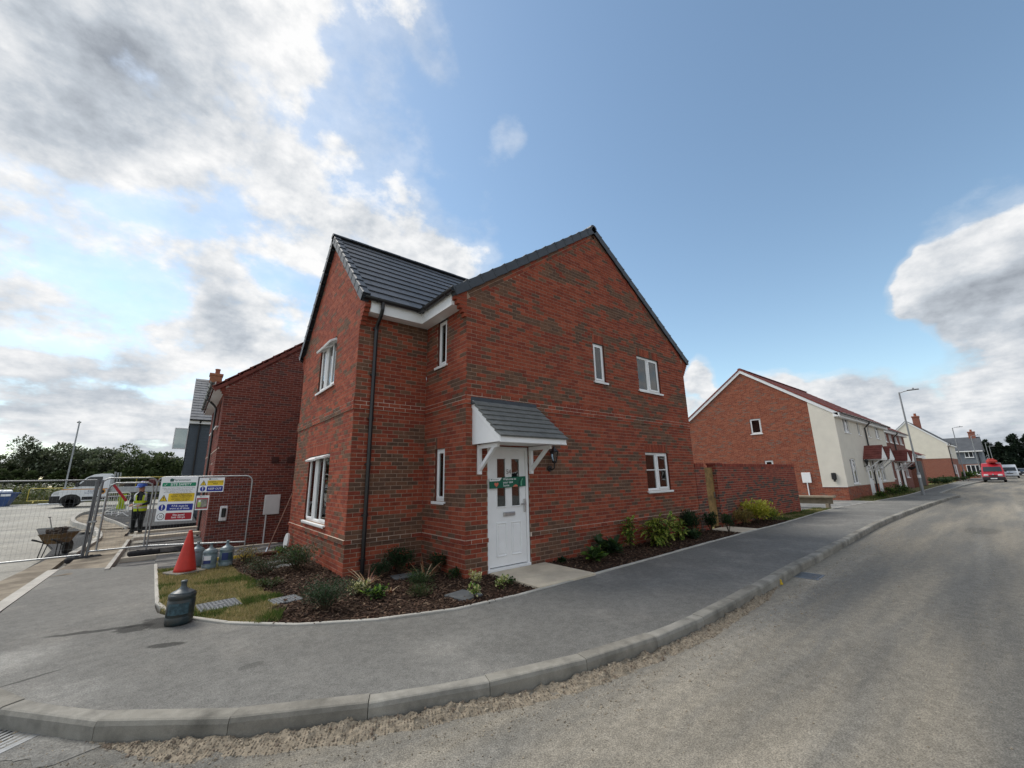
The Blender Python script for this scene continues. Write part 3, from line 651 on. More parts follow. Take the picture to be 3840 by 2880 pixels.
def spline(pts, step):
    out = []
    P = [Vector((*p, 0)) if len(p) == 2 else Vector(p) for p in pts]
    for i in range(len(P)-1):
        p0, p1, p2, p3 = P[max(i-1, 0)], P[i], P[i+1], P[min(i+2, len(P)-1)]; n = max(2, int((p2-p1).length/.12))
        n = min(n, 60)
        for k in range(n):
            t = k/n; out.append(.5*((2*p1)+(p2-p0)*t+(2*p0-5*p1+4*p2-p3)*t*t+(3*p1-p0-3*p2+p3)*t**3))
    out.append(P[-1]); res = [out[0]]; acc = 0
    for a, b in zip(out, out[1:]):
        d = (b-a).length
        while acc+d >= step:
            t = (step-acc)/d; a = a+(b-a)*t; res.append(a.copy()); d = (b-a).length; acc = 0
        acc += d
    if (res[-1]-out[-1]).length > .05: res.append(out[-1])
    return res
KERB = [(-5.45, 6.35), (-5.45, 4.6), (-5.45, 2.9), (-5.38, 1.7), (-5.17, .5), (-4.76, -.5), (-4.21, -1.28), (-3.68, -1.8), (-3.04, -2.26), (-2.36, -2.60), (-1.64, -2.88), (-.52, -3.16), (1.1, -3.28), (4.78, -3.11), (9.5, -2.93), (14.9, -2.76), (24, -2.85), (31, -3.05), (34.2, -3.2), (36.0, -2.6), (38, -2.15), (55, -2.05), (70, -2.4), (80, -2.9), (110, -3.1)]
EDGE = [(-4.0, 5.5), (-3.93, 3.4), (-3.86, 1.5), (-3.78, 1.16), (-3.56, .72), (-3.23, .21), (-2.9, -.18), (-2.33, -.66), (-1.41, -1.13), (-.51, -1.31), (.42, -1.29), (1.71, -1.24), (3.42, -1.17), (7.87, -.98), (11.87, -.90), (18.06, -.60), (23.94, -.85), (32.32, -1.17), (45, -1.0), (60, -.9), (110, -.9)]
kpts = spline(KERB, .3); epts = spline(EDGE, .3)
FW = MB().slab([(p.x, p.y) for p in kpts]+[(p.x, p.y) for p in reversed(epts)], -.12, 0); FOOT = struct(FW.build('footway', MATS['footway_asphalt']))
def profile_mesh(prof, ln, m, name, gap=.006):
    mb = MB(); n = len(prof)
    vs = [(x, y, z) for x in (gap/2, ln-gap/2) for y, z in prof]
    mb.raw(vs, [tuple(range(n)), tuple(range(2*n-1, n-1, -1))]+[(i, (i+1) % n, (i+1) % n+n, i+n) for i in range(n)]); o = mb.mesh(name, m)
    bm = bmesh.new(); bm.from_mesh(o); bmesh.ops.recalc_face_normals(bm, faces=bm.faces); bm.to_mesh(o); bm.free(); return o
# kerb: local y runs to the road (right-hand side while walking the list)
kst = spline(KERB, .915)
kprof = [(-.13, -.2), (-.13, .003), (-.012, .003), (.0, -.004), (.012, -.030), (.014, -.2)]
kprof = [(y+.125, z) for y, z in kprof]
kmats = [mat('kerb_concrete_%d' % i, c, .92, .2, .2, 4., bump=.4, bscale=150, col2=tuple(q*.48 for q in c), scale2=3.0, lo=.46, hi=.74, speck=.14) for i, c in enumerate([(.27, .255, .22), (.245, .23, .198), (.295, .28, .245)])]
kfar = MB()
def knrm(i):
    q = kst[min(i+1, len(kst)-1)]-kst[max(i-1, 0)]; return Vector((q.y, -q.x, 0)).normalized()
for i, (a, b) in enumerate(zip(kst, kst[1:])):
    d = b-a; ang = math.atan2(d.y, d.x)
    if a.y > 2.5 and a.x < -5: continue
    if a.x < 34:
        # mirror so that +y of the profile points to the right of travel
        na, nb_ = knrm(i), knrm(i+1); tt = d.normalized()*.0025; vs = []
        for q, nn_, sg_ in ((a, na, 1), (b, nb_, -1)): vs += [tuple(q+tt*sg_+nn_*y+Vector((0, 0, z))-a) for y, z in kprof]
        km = MB().raw(vs, [tuple(range(6)), tuple(range(11, 5, -1))]+[(j, (j+1) % 6, (j+1) % 6+6, j+6) for j in range(6)])
        ko = km.build('kerb_stone', kmats[i % 3], FOOT, M=T(a.x, a.y, .004*math.sin(i*2.1))); fixn(ko)
    else:
        kfar.raw([(x, -y, z) for x in (0, d.length) for y, z in kprof], [(j, (j+1) % 6, (j+1) % 6+6, j+6) for j in range(6)], 0, T(a.x, a.y, 0, ang))
struct(kfar.build('kerb', MATS['kerb_concrete']))
# flush concrete strip carrying the kerb line up the side road
est = spline([(-5.47, 2.5), (-5.45, 6.4)], .915)
eprof = [(-.16, -.2), (-.16, .006), (0, .006), (0, -.2)]
for a, b in zip(est, est[1:]): link('kerb_stone', profile_mesh(eprof, (b-a).length, MATS['edging_concrete'], 'kerb_stone'), FOOT, T(a.x-.16, a.y, 0, math.atan2((b-a).y, (b-a).x)))
# thin edging stones between footway and garden
es = spline(EDGE, .915); ep = [(0, -.15), (0, .022), (.008, .03), (.042, .03), (.05, .022), (.05, -.15)]; efar = MB()
for i, (a, b) in enumerate(zip(es, es[1:])):
    d = b-a; ang = math.atan2(d.y, d.x)
    if 8.4 < a.x < 9.2: pass
    if a.x < 26: link('edging_stone', profile_mesh(ep, d.length+.004, MATS['edging_concrete'], 'edging_stone'), FOOT, T(a.x, a.y, .003*math.sin(i*1.7)-.008, ang))
    else: efar.raw([(x, y, z) for x in (0, d.length) for y, z in ep], [(j, (j+1) % 6, (j+1) % 6+6, j+6) for j in range(6)], 0, T(a.x, a.y, 0, ang))
struct(efar.build('edging', MATS['edging_concrete']))
# garden: lawn and bark bed
BED_L = [(-2.92, -.13), (-2.80, .15), (-2.72, .48), (-2.52, .62), (-2.46, 1.0), (-2.62, 1.5), (-2.60, 2.2), (-2.72, 2.9), (-2.78, 3.5), (-2.80, 4.3), (-2.78, 4.75)]
e_lawn = [p for p in epts if p.x < -2.92]; e_bed = [p for p in epts if -2.92 <= p.x < .46]
lawn_poly = [(p.x+.045, p.y+.02) for p in e_lawn if p.y < 4.75]+[(-2.9, -.14)]+BED_L[1:]+[(-3.95, 4.75)]
struct(MB().slab(lawn_poly, -.15, .004).build('lawn', MATS['lawn_soil']))
bed_poly = [(p.x+.02, p.y+.045) for p in e_bed]+[(.46, -1.24), (.46, .02), (0, .02), (0, D1), (-D2, D1), (-D2, D1+W2-.25), (-2.35, 5.2)]+BED_L[::-1]
struct(MB().slab(bed_poly, -.15, -.006).build('bark_bed', MATS['soil']))
bed2 = [(1.76, -1.20), (3.42, -1.13), (5.6, -1.05), (7.87, -.94), (8.35, -.92), (8.35, .02), (1.76, .02)]
struct(MB().slab(bed2, -.15, -.006).build('bark_bed', MATS['soil']))
bed3 = [(9.5, -.87), (12.3, -.84), (12.3, .02), (9.5, .02)]; struct(MB().slab(bed3, -.15, -.006).build('bark_bed', MATS['soil']))
vg = [(12.3, -.84), (15, -.72), (18.3, -.55), (18.3, .1), (12.3, .02)]; struct(MB().slab(vg, -.15, .0).build('grass_verge', MATS['lawn_soil']))
# paving slabs at the two doors
DS = thing('door_step_paving', 'pale buff stone paving at the white front door', 'paving', (1.10, -.6, 0))
for i in range(2):
    for j in range(2):
        x0, x1 = (-.62, .015) if i == 0 else (.025, .66); y0, y1 = (-.66, -.10) if j == 0 else (-.09, .57)
        MB().bbox(x0, x1, y0, y1, -.1, .036, .006).build('paving_slab', MATS['slab_stone'], DS)
GSx = thing('gate_paving', 'pale stone paving slabs in front of the timber side gate', 'paving', (8.95, -.45, 0))
for i in range(2):
    for j in range(2): MB().bbox(-.55+i*.54, -.02+i*.54, -.44+j*.45, .0+j*.45, -.1, .02, .006).build('paving_slab', MATS['slab_stone'], GSx)
# bark chips, grass, rubble: nobody could count them
def inside(p, poly):
    c = False; j = len(poly)-1
    for i in range(len(poly)):
        if (poly[i][1] > p[1]) != (poly[j][1] > p[1]) and p[0] < (poly[j][0]-poly[i][0])*(p[1]-poly[i][1])/(poly[j][1]-poly[i][1])+poly[i][0]: c = not c
        j = i
    return c
def scatter(poly, n):
    xs = [p[0] for p in poly]; ys = [p[1] for p in poly]; k = 0
    while k < n:
        p = (rng(min(xs), max(xs)), rng(min(ys), max(ys)))
        if inside(p, poly): k += 1; yield p
bark = [mat('bark_%d' % i, c, .9, .2, .3, 40.) for i, c in enumerate([(.075, .042, .028), (.045, .026, .018), (.12, .075, .05), (.030, .018, .013), (.20, .14, .095)])]
COVER_SPOTS = [(-3.20, 1.15, .25, .25), (-2.46, .79, .20, .19), (-.66, .88, .21, .16), (-.52, -.78, .19, .22), (-2.12, 3.98, .26, .16), (-2.02, 3.46, .26, .16)]
def on_cover(x, y): return any(abs(x-a) < w and abs(y-b) < l for a, b, w, l in COVER_SPOTS)
def chips(poly, n, zb=-.004):
    mb = MB()
    for x, y in scatter(poly, n):
        if on_cover(x, y) and random.random() < .93: continue
        l, w, t = rng(.02, .065), rng(.008, .02), rng(.004, .010)
        mb.box(-l/2, l/2, -w/2, w/2, 0, t, random.choices(range(5), (5, 5, 3, 4, .7))[0], T(x, y, zb+rng(0, .028), rng(0, 6.28), rng(-.5, .5), rng(-.45, .45)))
    return struct(mb.build('bark_chips', bark), 'stuff')
chips(bed_poly, 11000); chips(bed2, 4500); chips(bed3, 1800)
gm = [leafmat('grass_%d' % i, c, tr=.4, var=.2, scale=4) for i, c in enumerate([(.27, .225, .095), (.36, .29, .145), (.11, .14, .035), (.055, .10, .02), (.15, .16, .05)])]
def grass(poly, n, h=(.02, .055), green=None):
    mb = MB()
    for x, y in scatter(poly, n):
        if on_cover(x, y): continue
        g = mnoise.noise(Vector((x*1.6, y*1.6, 3.3)))+.25*mnoise.noise(Vector((x*6, y*6, 1.)))
        if green: g += green(x, y)
        mi = random.choices((0, 1, 4, 2), (4, 5, 2, .7))[0] if g < .02 else (random.choices((2, 3, 4, 0), (3, 3, 3, 1))[0] if g < .3 else random.choices((2, 3), (1, 2))[0])
        hh = rng(*h)*(1.0 if g < .2 else 1.5); a = rng(0, 6.28); w = rng(.0025, .005); lx_, ly_ = rng(-.6, .6)*hh, rng(-.6, .6)*hh
        dx, dy = math.cos(a)*w, math.sin(a)*w
        mb.raw([(x-dx, y-dy, .0), (x+dx, y+dy, .0), (x+lx_*.5+dx*.7, y+ly_*.5+dy*.7, hh*.6), (x+lx_, y+ly_, hh)], [(0, 1, 2), (0, 2, 3)], mi)
    return struct(mb.build('grass', gm), 'stuff')
def gfun(x, y): return -.22+.62*math.exp(-((x+2.75)**2+(y-1.05)**2)/.10)+.45*math.exp(-((x+3.2)**2+(y-1.9)**2)/.05)-.25*math.exp(-((x+3.05)**2+(y-.35)**2)/.12)
grass(lawn_poly, 30000, green=gfun)
grass([(-2.95, -.1), (-2.7, -.2), (-2.62, .1), (-2.75, .4)], 900, (.03, .08), lambda x, y: .4)
grass(vg, 6000, (.03, .07), lambda x, y: .15)
# broken stone filling along the kerb foot
def rubble(poly_line, w0, w1, n, label):
    mb = MB(); pts = spline(poly_line, .022); nn = 15; rows = []
    def rz_(x, y, h, k): return -.130+h+(.030*mnoise.noise(Vector((x*7, y*7, 0)))+.022*mnoise.noise(Vector((x*17, y*17, 4)))+.016*mnoise.noise(Vector((x*41, y*41, 8))))*(1 if k < nn-2 else .3)*min(1, h*40)
    for i, p in enumerate(pts):
        q = pts[min(i+1, len(pts)-1)]-pts[max(i-1, 0)]; nrm = Vector((q.y, -q.x, 0)).normalized(); t = i/(len(pts)-1)
        w = (w0+(w1-w0)*t)*(1+.32*mnoise.noise(Vector((i*.022, 0, 2)))+.18*mnoise.noise(Vector((i*.09, 3, 2))))*min(1, t*12, (1-t)*10+.05)
        h = (.034+.026*mnoise.noise(Vector((i*.03, 4, 0))))*min(1, t*9, (1-t)*9)
        gap = max(0, mnoise.noise(Vector((i*.02, 9, 1)))-.30)*2.2
        rows.append([(p.x+nrm.x*w*k/(nn-1), p.y+nrm.y*w*k/(nn-1), rz_(p.x+nrm.x*w*k/(nn-1), p.y+nrm.y*w*k/(nn-1), h*(1-gap)*(1-(k/(nn-1))**1.7), k)) for k in range(nn)])
    i0 = len(mb.v)
    for r_ in rows: mb.v += r_
    for i in range(len(rows)-1):
        for k in range(nn-1):
            a = i0+i*nn+k; mb.f.append((a, a+1, a+nn+1, a+nn)); mb.m.append(0)
    for _ in range(n):
        r_ = random.choice(rows); k = random.randrange(nn-1); v = Vector(r_[k]).lerp(Vector(r_[k+1]), random.random())
        s = rng(.003, .010)*(2.2 if random.random() < .05 else 1); Mx = T(v.x, v.y, v.z+s*.2, rng(0, 6), rng(0, 6), rng(0, 6)) @ Matrix.Diagonal((s, s*rng(.6, 1), s*rng(.5, .9), 1))
        mb.raw([(1, 0, 0), (-1, 0, 0), (0, 1, 0), (0, -1, 0), (0, 0, 1), (0, 0, -1)], [(0, 2, 4), (2, 1, 4), (1, 3, 4), (3, 0, 4), (2, 0, 5), (1, 2, 5), (3, 1, 5), (0, 3, 5)], random.randrange(3), Mx)
    return struct(mb.build('rubble', [MATS['rubble'], mat('rubble_pale', (.33, .28, .215), .95, .1, .2, 20.), mat('rubble_brown', (.19, .15, .115), .95, .1, .2, 20.)]), 'stuff')
fl_ = lambda p, d: p
kfront = [p for p in spline(KERB, .1)]
def koff(p0x, p1x, d):
    out = []
    for i in range(1, len(kfront)-1):
        p = kfront[i]; q = kfront[i+1]-kfront[i-1]; nrm = Vector((q.y, -q.x, 0)).normalized()
        if p0x <= p.x <= p1x and p.y < 0: out.append(p+nrm*d)
    return [(p.x, p.y) for p in out[::3]]
rubble(koff(-4.05, 3.75, .142), .24, .12, 6000, '')
# loose grit and small stones on the road
gr_ = MB()
for _ in range(3000):
    x = rng(-5, 12); y = rng(-6.2, -3.3)
    if random.random() < .75:
        kp = random.choice(kfront[60:260]); x, y = kp.x+rng(-.1, .1), kp.y-.35-abs(random.gauss(0, .28))
    s = rng(.003, .010)*(2 if random.random() < .03 else 1); gr_.raw([(1, 0, 0), (-1, 0, 0), (0, 1, 0), (0, -1, 0), (0, 0, 1), (0, 0, -1)], [(0, 2, 4), (2, 1, 4), (1, 3, 4), (3, 0, 4), (2, 0, 5), (1, 2, 5), (3, 1, 5), (0, 3, 5)], random.randrange(2), T(x, y, -.122, rng(0, 6), rng(0, 6)) @ Matrix.Diagonal((s, s*.8, s*.6, 1)))
struct(gr_.build('road_grit', [MATS['rubble'], MATS['rubble_pale']]), 'stuff')
# stains: spilt water and oil on the footway, dusty patch at the corner, tarmac patch in the channel
mat('wet_stain', (.022, .023, .024), .75, .25, .25, 8., bump=.3, bscale=120); mat('oil_stain', (.038, .038, .038), .8, .3, .3, 12.)
mat('footway_mark', (.085, .087, .088), .85, .3, .2, 12., speck=.25)
def stain(name, pts, m, z, wob=.06, seed=0, kind='structure'):
    out = []; P = spline(pts+[pts[0]], .045)
    for i, p in enumerate(P[:-1]):
        out.append((p.x+wob*mnoise.noise(Vector((p.x*9, p.y*9, seed))), p.y+wob*mnoise.noise(Vector((p.x*9, p.y*9, seed+7)))))
    return struct(MB().slab(out, z-.003, z).build(name, MATS[m]), kind)
stain('tarmac_patch', [(-4.50, -1.10), (-4.22, -1.42), (-4.10, -1.52), (-3.98, -1.70), (-4.12, -1.72), (-4.27, -1.80), (-4.36, -1.66), (-4.52, -1.50), (-4.62, -1.30)], 'footway_asphalt', -.1215, .06, 9)
# ------------------------------------------------------------------ building site on the side street
# lower, unfinished ground behind the footway
gy = lambda y: .009*max(0, y-10)
sg = MB()
for (x0, x1, y0, y1, z0, z1) in [(-5.45, -4.70, 5.5, 9.5, -.002, 0), (-5.5, -4.72, 9.5, 12.5, 0, .02), (-5.7, -4.95, 12.5, 15., .02, .04), (-6.3, -5.2, 15, 18.2, .04, .07)]:
    n = 8
    for i in range(n):
        for j in range(4):
            f = lambda u, v: (x0+(x1-x0)*u, y0+(y1-y0)*v, z0+(z1-z0)*v-.01+.05*mnoise.noise(Vector(((x0+(x1-x0)*u)*2.3, (y0+(y1-y0)*v)*2.3, 1))))
            sg.raw([f(j/4, i/n), f((j+1)/4, i/n), f((j+1)/4, (i+1)/n), f(j/4, (i+1)/n)], [(0, 1, 2, 3)])
sg.slab([(-5.6, 15.2), (-5.2, 15.2), (-5.75, 18.2), (-6.35, 21.3), (-6.6, 23.5), (-6.7, 28), (-7.2, 28), (-7.6, 26), (-7.4, 22.5), (-6.95, 19.5), (-6.25, 16.8)], -.2, .07)
struct(fixn(sg.build('sand_fill', MATS['sand'])))
struct(MB().slab([(-6.3, 1.2), (-5.61, 2.0), (-5.61, 6.3), (-5.66, 9.0), (-5.95, 9.0), (-6.1, 6.0)], -.13, -.035).build('sand_fill', MATS['sand']))
pt = MB()
yb = [(5.35, -.004), (6.2, -.03), (7.2, -.10), (8.4, -.22), (9.45, -.28)]
for (a, za), (b, zb) in zip(yb, yb[1:]): pt.raw([(-4.62, a, za), (-.6, a, za), (-.6, b, zb), (-4.62, b, zb)], [(0, 1, 2, 3)])
pt.slab([(-4.62, 9.5), (-3.0, 9.5), (-3.0, 17), (-5.0, 15.0), (-4.75, 11)], -.25, -.12)
struct(pt.build('path', MATS['path_tarmac']))
struct(MB().slab([(-3.95, 4.75), (-2.78, 4.75), (-2.35, 5.2), (-1.46, 5.87), (-1.3, 6.2), (-1.3, 7.0), (-4.0, 7.0), (-4.0, 5.5)], -.2, .0).build('path', MATS['path_tarmac']))
struct(MB().slab([(-5.1, 15.2), (-3.0, 15.6), (-3.0, 34), (-6.2, 31.4), (-6.6, 27.9), (-6.45, 23.4), (-6.2, 21.2), (-5.55, 18.0)], -.2, .055).build('footway', MATS['new_tarmac']))
struct(MB().slab([(-5.62, 6.6), (-5.72, 8.7), (-5.68, 12.1), (-5.9, 14.3), (-6.4, 16.8), (-7.1, 19.5), (-7.6, 22.5), (-7.9, 26.5), (-8.3, 24), (-7.95, 19), (-7.0, 14.3), (-6.25, 11.0), (-6.05, 8.4), (-6.05, 6.9)], -.2, -.040).build('tarmac_ramp', MATS['new_tarmac']))
# kerb stones of the side street
kp2 = spline([(-5.58, 8.6), (-5.53, 10.1), (-5.50, 12.1), (-5.75, 14.36), (-6.22, 16.75), (-6.97, 19.5), (-7.43, 22.46), (-7.66, 26.4), (-7.4, 28.3), (-6.8, 31)], .915)
SK = FOOT
for i, (a, b) in enumerate(zip(kp2, kp2[1:])):
    d = b-a; link('kerb_stone', profile_mesh([(-.07, -.3), (-.07, .10), (.07, .10), (.07, -.3)], d.length, MATS['edging_concrete'], 'kerb_stone'), SK, T(a.x, a.y, gy(a.y)-.04, math.atan2(d.y, d.x)))
kp3 = spline([(-5.05, 15.0), (-5.62, 18.1), (-6.26, 21.2), (-6.53, 23.5), (-6.67, 27.9), (-6.24, 31.4)], .915)
for i, (a, b) in enumerate(zip(kp3, kp3[1:])):
    d = b-a; link('edging_stone', profile_mesh([(-.03, -.3), (-.03, .10), (.03, .10), (.03, -.3)], d.length, MATS['edging_concrete'], 'edging_stone'), SK, T(a.x, a.y, gy(a.y)-.02, math.atan2(d.y, d.x)))
kp4 = spline([(-4.70, 5.55), (-4.72, 8.2), (-4.75, 11.1)], .915)
for i, (a, b) in enumerate(zip(kp4, kp4[1:])):
    d = b-a; link('edging_stone', profile_mesh([(-.035, -.2), (-.035, .03), (.035, .03), (.035, -.2)], d.length, MATS['edging_concrete'], 'edging_stone'), SK, T(a.x, a.y, 0, math.atan2(d.y, d.x)))
mat('plank_pale', (.52, .46, .37), .85, .2, .15, 4., bump=.3, bscale=30)
def plank(p0, p1, w, t, label, m='plank_pale'):
    p0, p1 = Vector(p0), Vector(p1); d = p1-p0; o = MB().bbox(0, d.length, -w/2, w/2, 0, t, .006).build('plank', MATS[m], None, M=T(*p0, math.atan2(d.y, d.x), 0, -math.asin(d.z/d.length)))
    return tag(o, label, 'plank')
plank((-4.68, 11.1, -.02), (-3.06, 11.5, -.02), .28, .09, 'wide pale plank lying by the worker in the dark boots')
plank((-4.72, 13.0, -.0), (-3.05, 13.5, -.0), .26, .08, 'pale plank lying in the trench behind the worker')
tag(MB().bbox(-4.62, -4.62+3.1, 7.02, 7.10, -.09, .015, .005).build('edging_board', MATS['plank_pale']), 'thin timber edging board across the path below the fence', 'board')

# --- mesh fence panels
mat('galv', (.33, .34, .345), .42, .5, .15, 20., metal=.75); mat('galv_dark', (.20, .21, .22), .5, .5, .15, 20., metal=.6); mat('fence_block', (.035, .035, .037), .9, .2, .2, 20.)
def fence_panel(p0, p1, z0, h, label, round_top=True, wire=True, m='galv', step=.07):
    p0, p1 = Vector(p0), Vector(p1); d = p1-p0; L_ = d.length; t = thing('mesh_fence', label, 'fence', p0, math.atan2(d.y, d.x), 'mesh fence panels of the site')
    r_ = .16 if round_top else .02; P = [(0, 0, z0), (0, 0, z0+h-r_)]
    if round_top:
        P += [(r_-r_*math.cos(a), 0, z0+h-r_+r_*math.sin(a)) for a in (.4, .8, 1.2, 1.57)]; P += [(L_-r_+r_*math.sin(a), 0, z0+h-r_+r_*math.cos(a)) for a in (0, .4, .8, 1.2, 1.57)]
    else: P += [(0, 0, z0+h), (L_, 0, z0+h)]
    P += [(L_, 0, z0)]
    MB().tube(P, .0175, 8).build('frame', MATS[m], t); MB().tube([(0, 0, z0+.15), (L_, 0, z0+.15)], .019, 8).build('bottom_rail', MATS['galv'], t)
    if wire:
        w = MB(); x = .04; rr_ = .0010
        while x < L_-.02:
            w.box(x-rr_, x+rr_, -rr_, rr_, z0+.15, z0+h-.02); x += step
        z = z0+.3
        while z < z0+h-.05: w.box(0, L_, -rr_*1.2-.003, rr_*1.2-.003, z-rr_, z+rr_); z += .255
        struct(w.build('wire_mesh', MATS['galv_dark'], t), 'stuff')
    return t
FP0, FP1, FP2 = (-5.27, 8.05, 0), (-4.24, 8.15, 0), (-2.27, 7.06, 0)
fence_panel((-8.7, 7.75, 0), (-5.36, 8.02, 0), -.10, 1.84, 'long mesh fence panel across the side road in front of the wheelbarrow', False, m='galv_dark')
fence_panel(FP0, FP1, -.04, 1.82, 'narrow mesh fence panel between the steel posts in front of the worker')
fence_panel(FP1, FP2, -.04, 1.83, 'mesh fence panel carrying the safety signs beside the brick wall')
gt = thing('steel_gate', 'small round-cornered steel gate frame in front of the worker', 'gate', (-5.14, 8.12, 0), math.atan2(.06, .9))
MB().tube([(0, 0, .1), (0, 0, 1.50), (.04, 0, 1.60), (.12, 0, 1.66), (.72, 0, 1.66), (.80, 0, 1.62), (.84, 0, 1.52), (.84, 0, .1), (0, 0, .1)], .019, 8).build('gate_frame', MATS['galv'], gt)
for i, (x, y) in enumerate(((-5.31, 8.03), (-4.27, 8.12), (-2.27, 7.07))):
    b_ = MB().bbox(-.30, .30, -.11, .11, 0, .12, .03); [b_.tube([(k, 0, .115), (k, 0, .135)], .03, 8) for k in (-.12, .12)]
    tag(b_.build('rubber_block', MATS['fence_block'], None, M=T(x, y, -.10 if i < 2 else -.15, .2)), ['black rubber fence foot at the two thick steel posts', 'black rubber fence foot between the gate and the signs', 'black rubber fence foot beside the brick wall'][i], 'fence foot')
ps = thing('steel_support', 'thick double steel post holding the long fence panel', 'post', (-5.31, 8.03, 0))
for dx in (-.035, .035): MB().tube([(dx, .03, -.1), (dx+.02, .03, 1.74)], .028, 10).build('post', MATS['galv_dark'], ps)
MB().bbox(-.07, .09, -.02, .08, .75, .80, .01).build('clamp', MATS['galv'], ps)
# --- signs
mat('sign_white', (.80, .81, .82), .4, .4, .03); mat('sign_green', (.005, .23, .115), .45); mat('sign_yellow', (.72, .50, .02), .45); mat('sign_blue', (.01, .025, .26), .45); mat('sign_red', (.36, .008, .022), .45)
mat('sign_black', (.015, .015, .015), .5); mat('sign_darkgreen', (.03, .09, .08), .5); mat('sign_grey', (.20, .21, .22), .5)
sdv = Vector(FP2)-Vector(FP1); SANG = math.atan2(sdv.y, sdv.x); sdv.normalize()
def sign_at(name, label, s0, z0, w, h, off=-.03, rot=0.0):
    p = Vector(FP1)+sdv*s0; t = thing(name, label, 'sign', (p.x+math.sin(SANG)*-off*-1*0, p.y, 0), SANG)
    t.location = (p.x+off*-math.sin(SANG), p.y+off*math.cos(SANG), z0)
    b_ = MB().bbox(0, w, -.002, .003, 0, h, .0015).build('board', MATS['sign_white'], t); return t
def rrect(t, x0, x1, z0, z1, m, r_=.02, y=-.0035, name='panel'):
    pts = []
    for cx, cz, a0 in ((x1-r_, z0+r_, -90), (x1-r_, z1-r_, 0), (x0+r_, z1-r_, 90), (x0+r_, z0+r_, 180)):
        pts += [(cx+r_*math.cos(R(a0+k*22.5)), cz+r_*math.sin(R(a0+k*22.5))) for k in range(5)]
    return MB().prism(pts, y, y+.0012, 0).build(name, MATS[m], t)
def disc(t, x, z, r_, m, y=-.0035, n=24, name='symbol'): return MB().prism([(x+r_*math.cos(2*math.pi*k/n), z+r_*math.sin(2*math.pi*k/n)) for k in range(n)], y, y+.0012).build(name, MATS[m], t)
def tx(t, s, x, z, size, m, bold=.01, sx=1.0, y=-.0045, al='CENTER'): return text(s, size, MATS[m], t, T(x, y, z, 0, R(90)), bold=bold, sx=sx, align=al)
def warn(t, x, z, s):
    MB().prism([(x-s, z-s*.8), (x+s, z-s*.8), (x, z+s*.95)], -.0035, -.0022).build('symbol', MATS['sign_black'], t); MB().prism([(x-s*.78, z-s*.67), (x+s*.78, z-s*.67), (x, z+s*.68)], -.0046, -.0034).build('symbol', MATS['sign_yellow'], t); tx(t, '!', x, z-.12*s, s*1.35, 'sign_black', .02, y=-.0055)
def mand(t, x, z, s): disc(t, x, z, s, 'sign_blue'); tx(t, '!', x, z, s*1.9, 'sign_white', .03)
def brand(t, x, z, s, m='sign_darkgreen'):
    b_ = MB(); b_.prism([(x-s*2.6, z-s*.45), (x-s*1.75, z-s*.45), (x-s*1.75, z+s*.25), (x-s*2.0, z+s*.5), (x-s*2.45, z+s*.5), (x-s*2.75, z+s*.2)], -.0035, -.0022); b_.build('emblem', MATS[m], t)
    tx(t, 'Persimmon', x+s*.55, z, s*.98, m, .008, 1.05)
SS_ = sign_at('safety_sign', 'large white site safety board with green, yellow, blue and red panels', .10, .69, .85, 1.10)
brand(SS_, .43, 1.02, .085)
rrect(SS_, .04, .82, .86, .955, 'sign_green'); tx(SS_, 'SITE SAFETY', .47, .907, .088, 'sign_white', .012, 1.02); MB().tube([(.085, -.004, .905), (.105, -.004, .885), (.145, -.004, .935)], .006, 5).build('symbol', MATS['sign_white'], SS_)
tx(SS_, 'Under the Health & Safety at Work Act 1974,\nall persons entering this site must comply\nwith regulations covered by this act.\nAll visitors must report to the site office', .43, .765, .040, 'sign_grey', .004)
rrect(SS_, .22, .82, .48, .685, 'sign_yellow'); tx(SS_, 'CONSTRUCTION\nWORK IN PROGRESS', .52, .635, .052, 'sign_black', .012); tx(SS_, 'Parents are advised to warn\ntheir children of the dangers\nof entering this site', .52, .535, .038, 'sign_black', .004)
warn(SS_, .115, .565, .095); rrect(SS_, .22, .82, .255, .42, 'sign_blue'); tx(SS_, 'P.P.E. must be\nworn at all times', .52, .337, .066, 'sign_white', .01); mand(SS_, .115, .335, .078)
rrect(SS_, .22, .82, .03, .20, 'sign_red'); tx(SS_, 'Site speed\nlimit 10mph', .52, .117, .066, 'sign_white', .01); disc(SS_, .115, .115, .085, 'sign_black'); disc(SS_, .115, .115, .072, 'sign_white', -.0046); tx(SS_, '10', .115, .115, .085, 'sign_black', .012, y=-.0057)
KO = sign_at('safety_sign', 'white sign with yellow construction area and blue keep out panels', .985, 1.385, .60, .37)
brand(KO, .33, .335, .038); rrect(KO, .20, .58, .17, .30, 'sign_yellow', .015); tx(KO, 'CONSTRUCTION\nAREA', .39, .235, .048, 'sign_black', .008); warn(KO, .105, .235, .075); rrect(KO, .20, .58, .02, .15, 'sign_blue', .015); tx(KO, 'KEEP OUT', .39, .085, .068, 'sign_white', .012); mand(KO, .105, .085, .062)
PS = sign_at('safety_sign', 'small red-bordered picture sign hanging below the keep out sign', .975, .94, .30, .36, -.034)
brand(PS, .16, .33, .026); rrect(PS, .015, .285, .03, .30, 'sign_red', .004)
mat('sign_picture', (.16, .17, .14), .6, .2, .5, 16., col2=(.30, .28, .24), scale2=9.); rrect(PS, .03, .27, .06, .27, 'sign_picture', .004, -.0047); mat('sign_hivis', (.42, .55, .12), .6); rrect(PS, .05, .125, .075, .20, 'sign_hivis', .015, -.006); disc(PS, .09, .225, .028, 'sign_white', -.006)

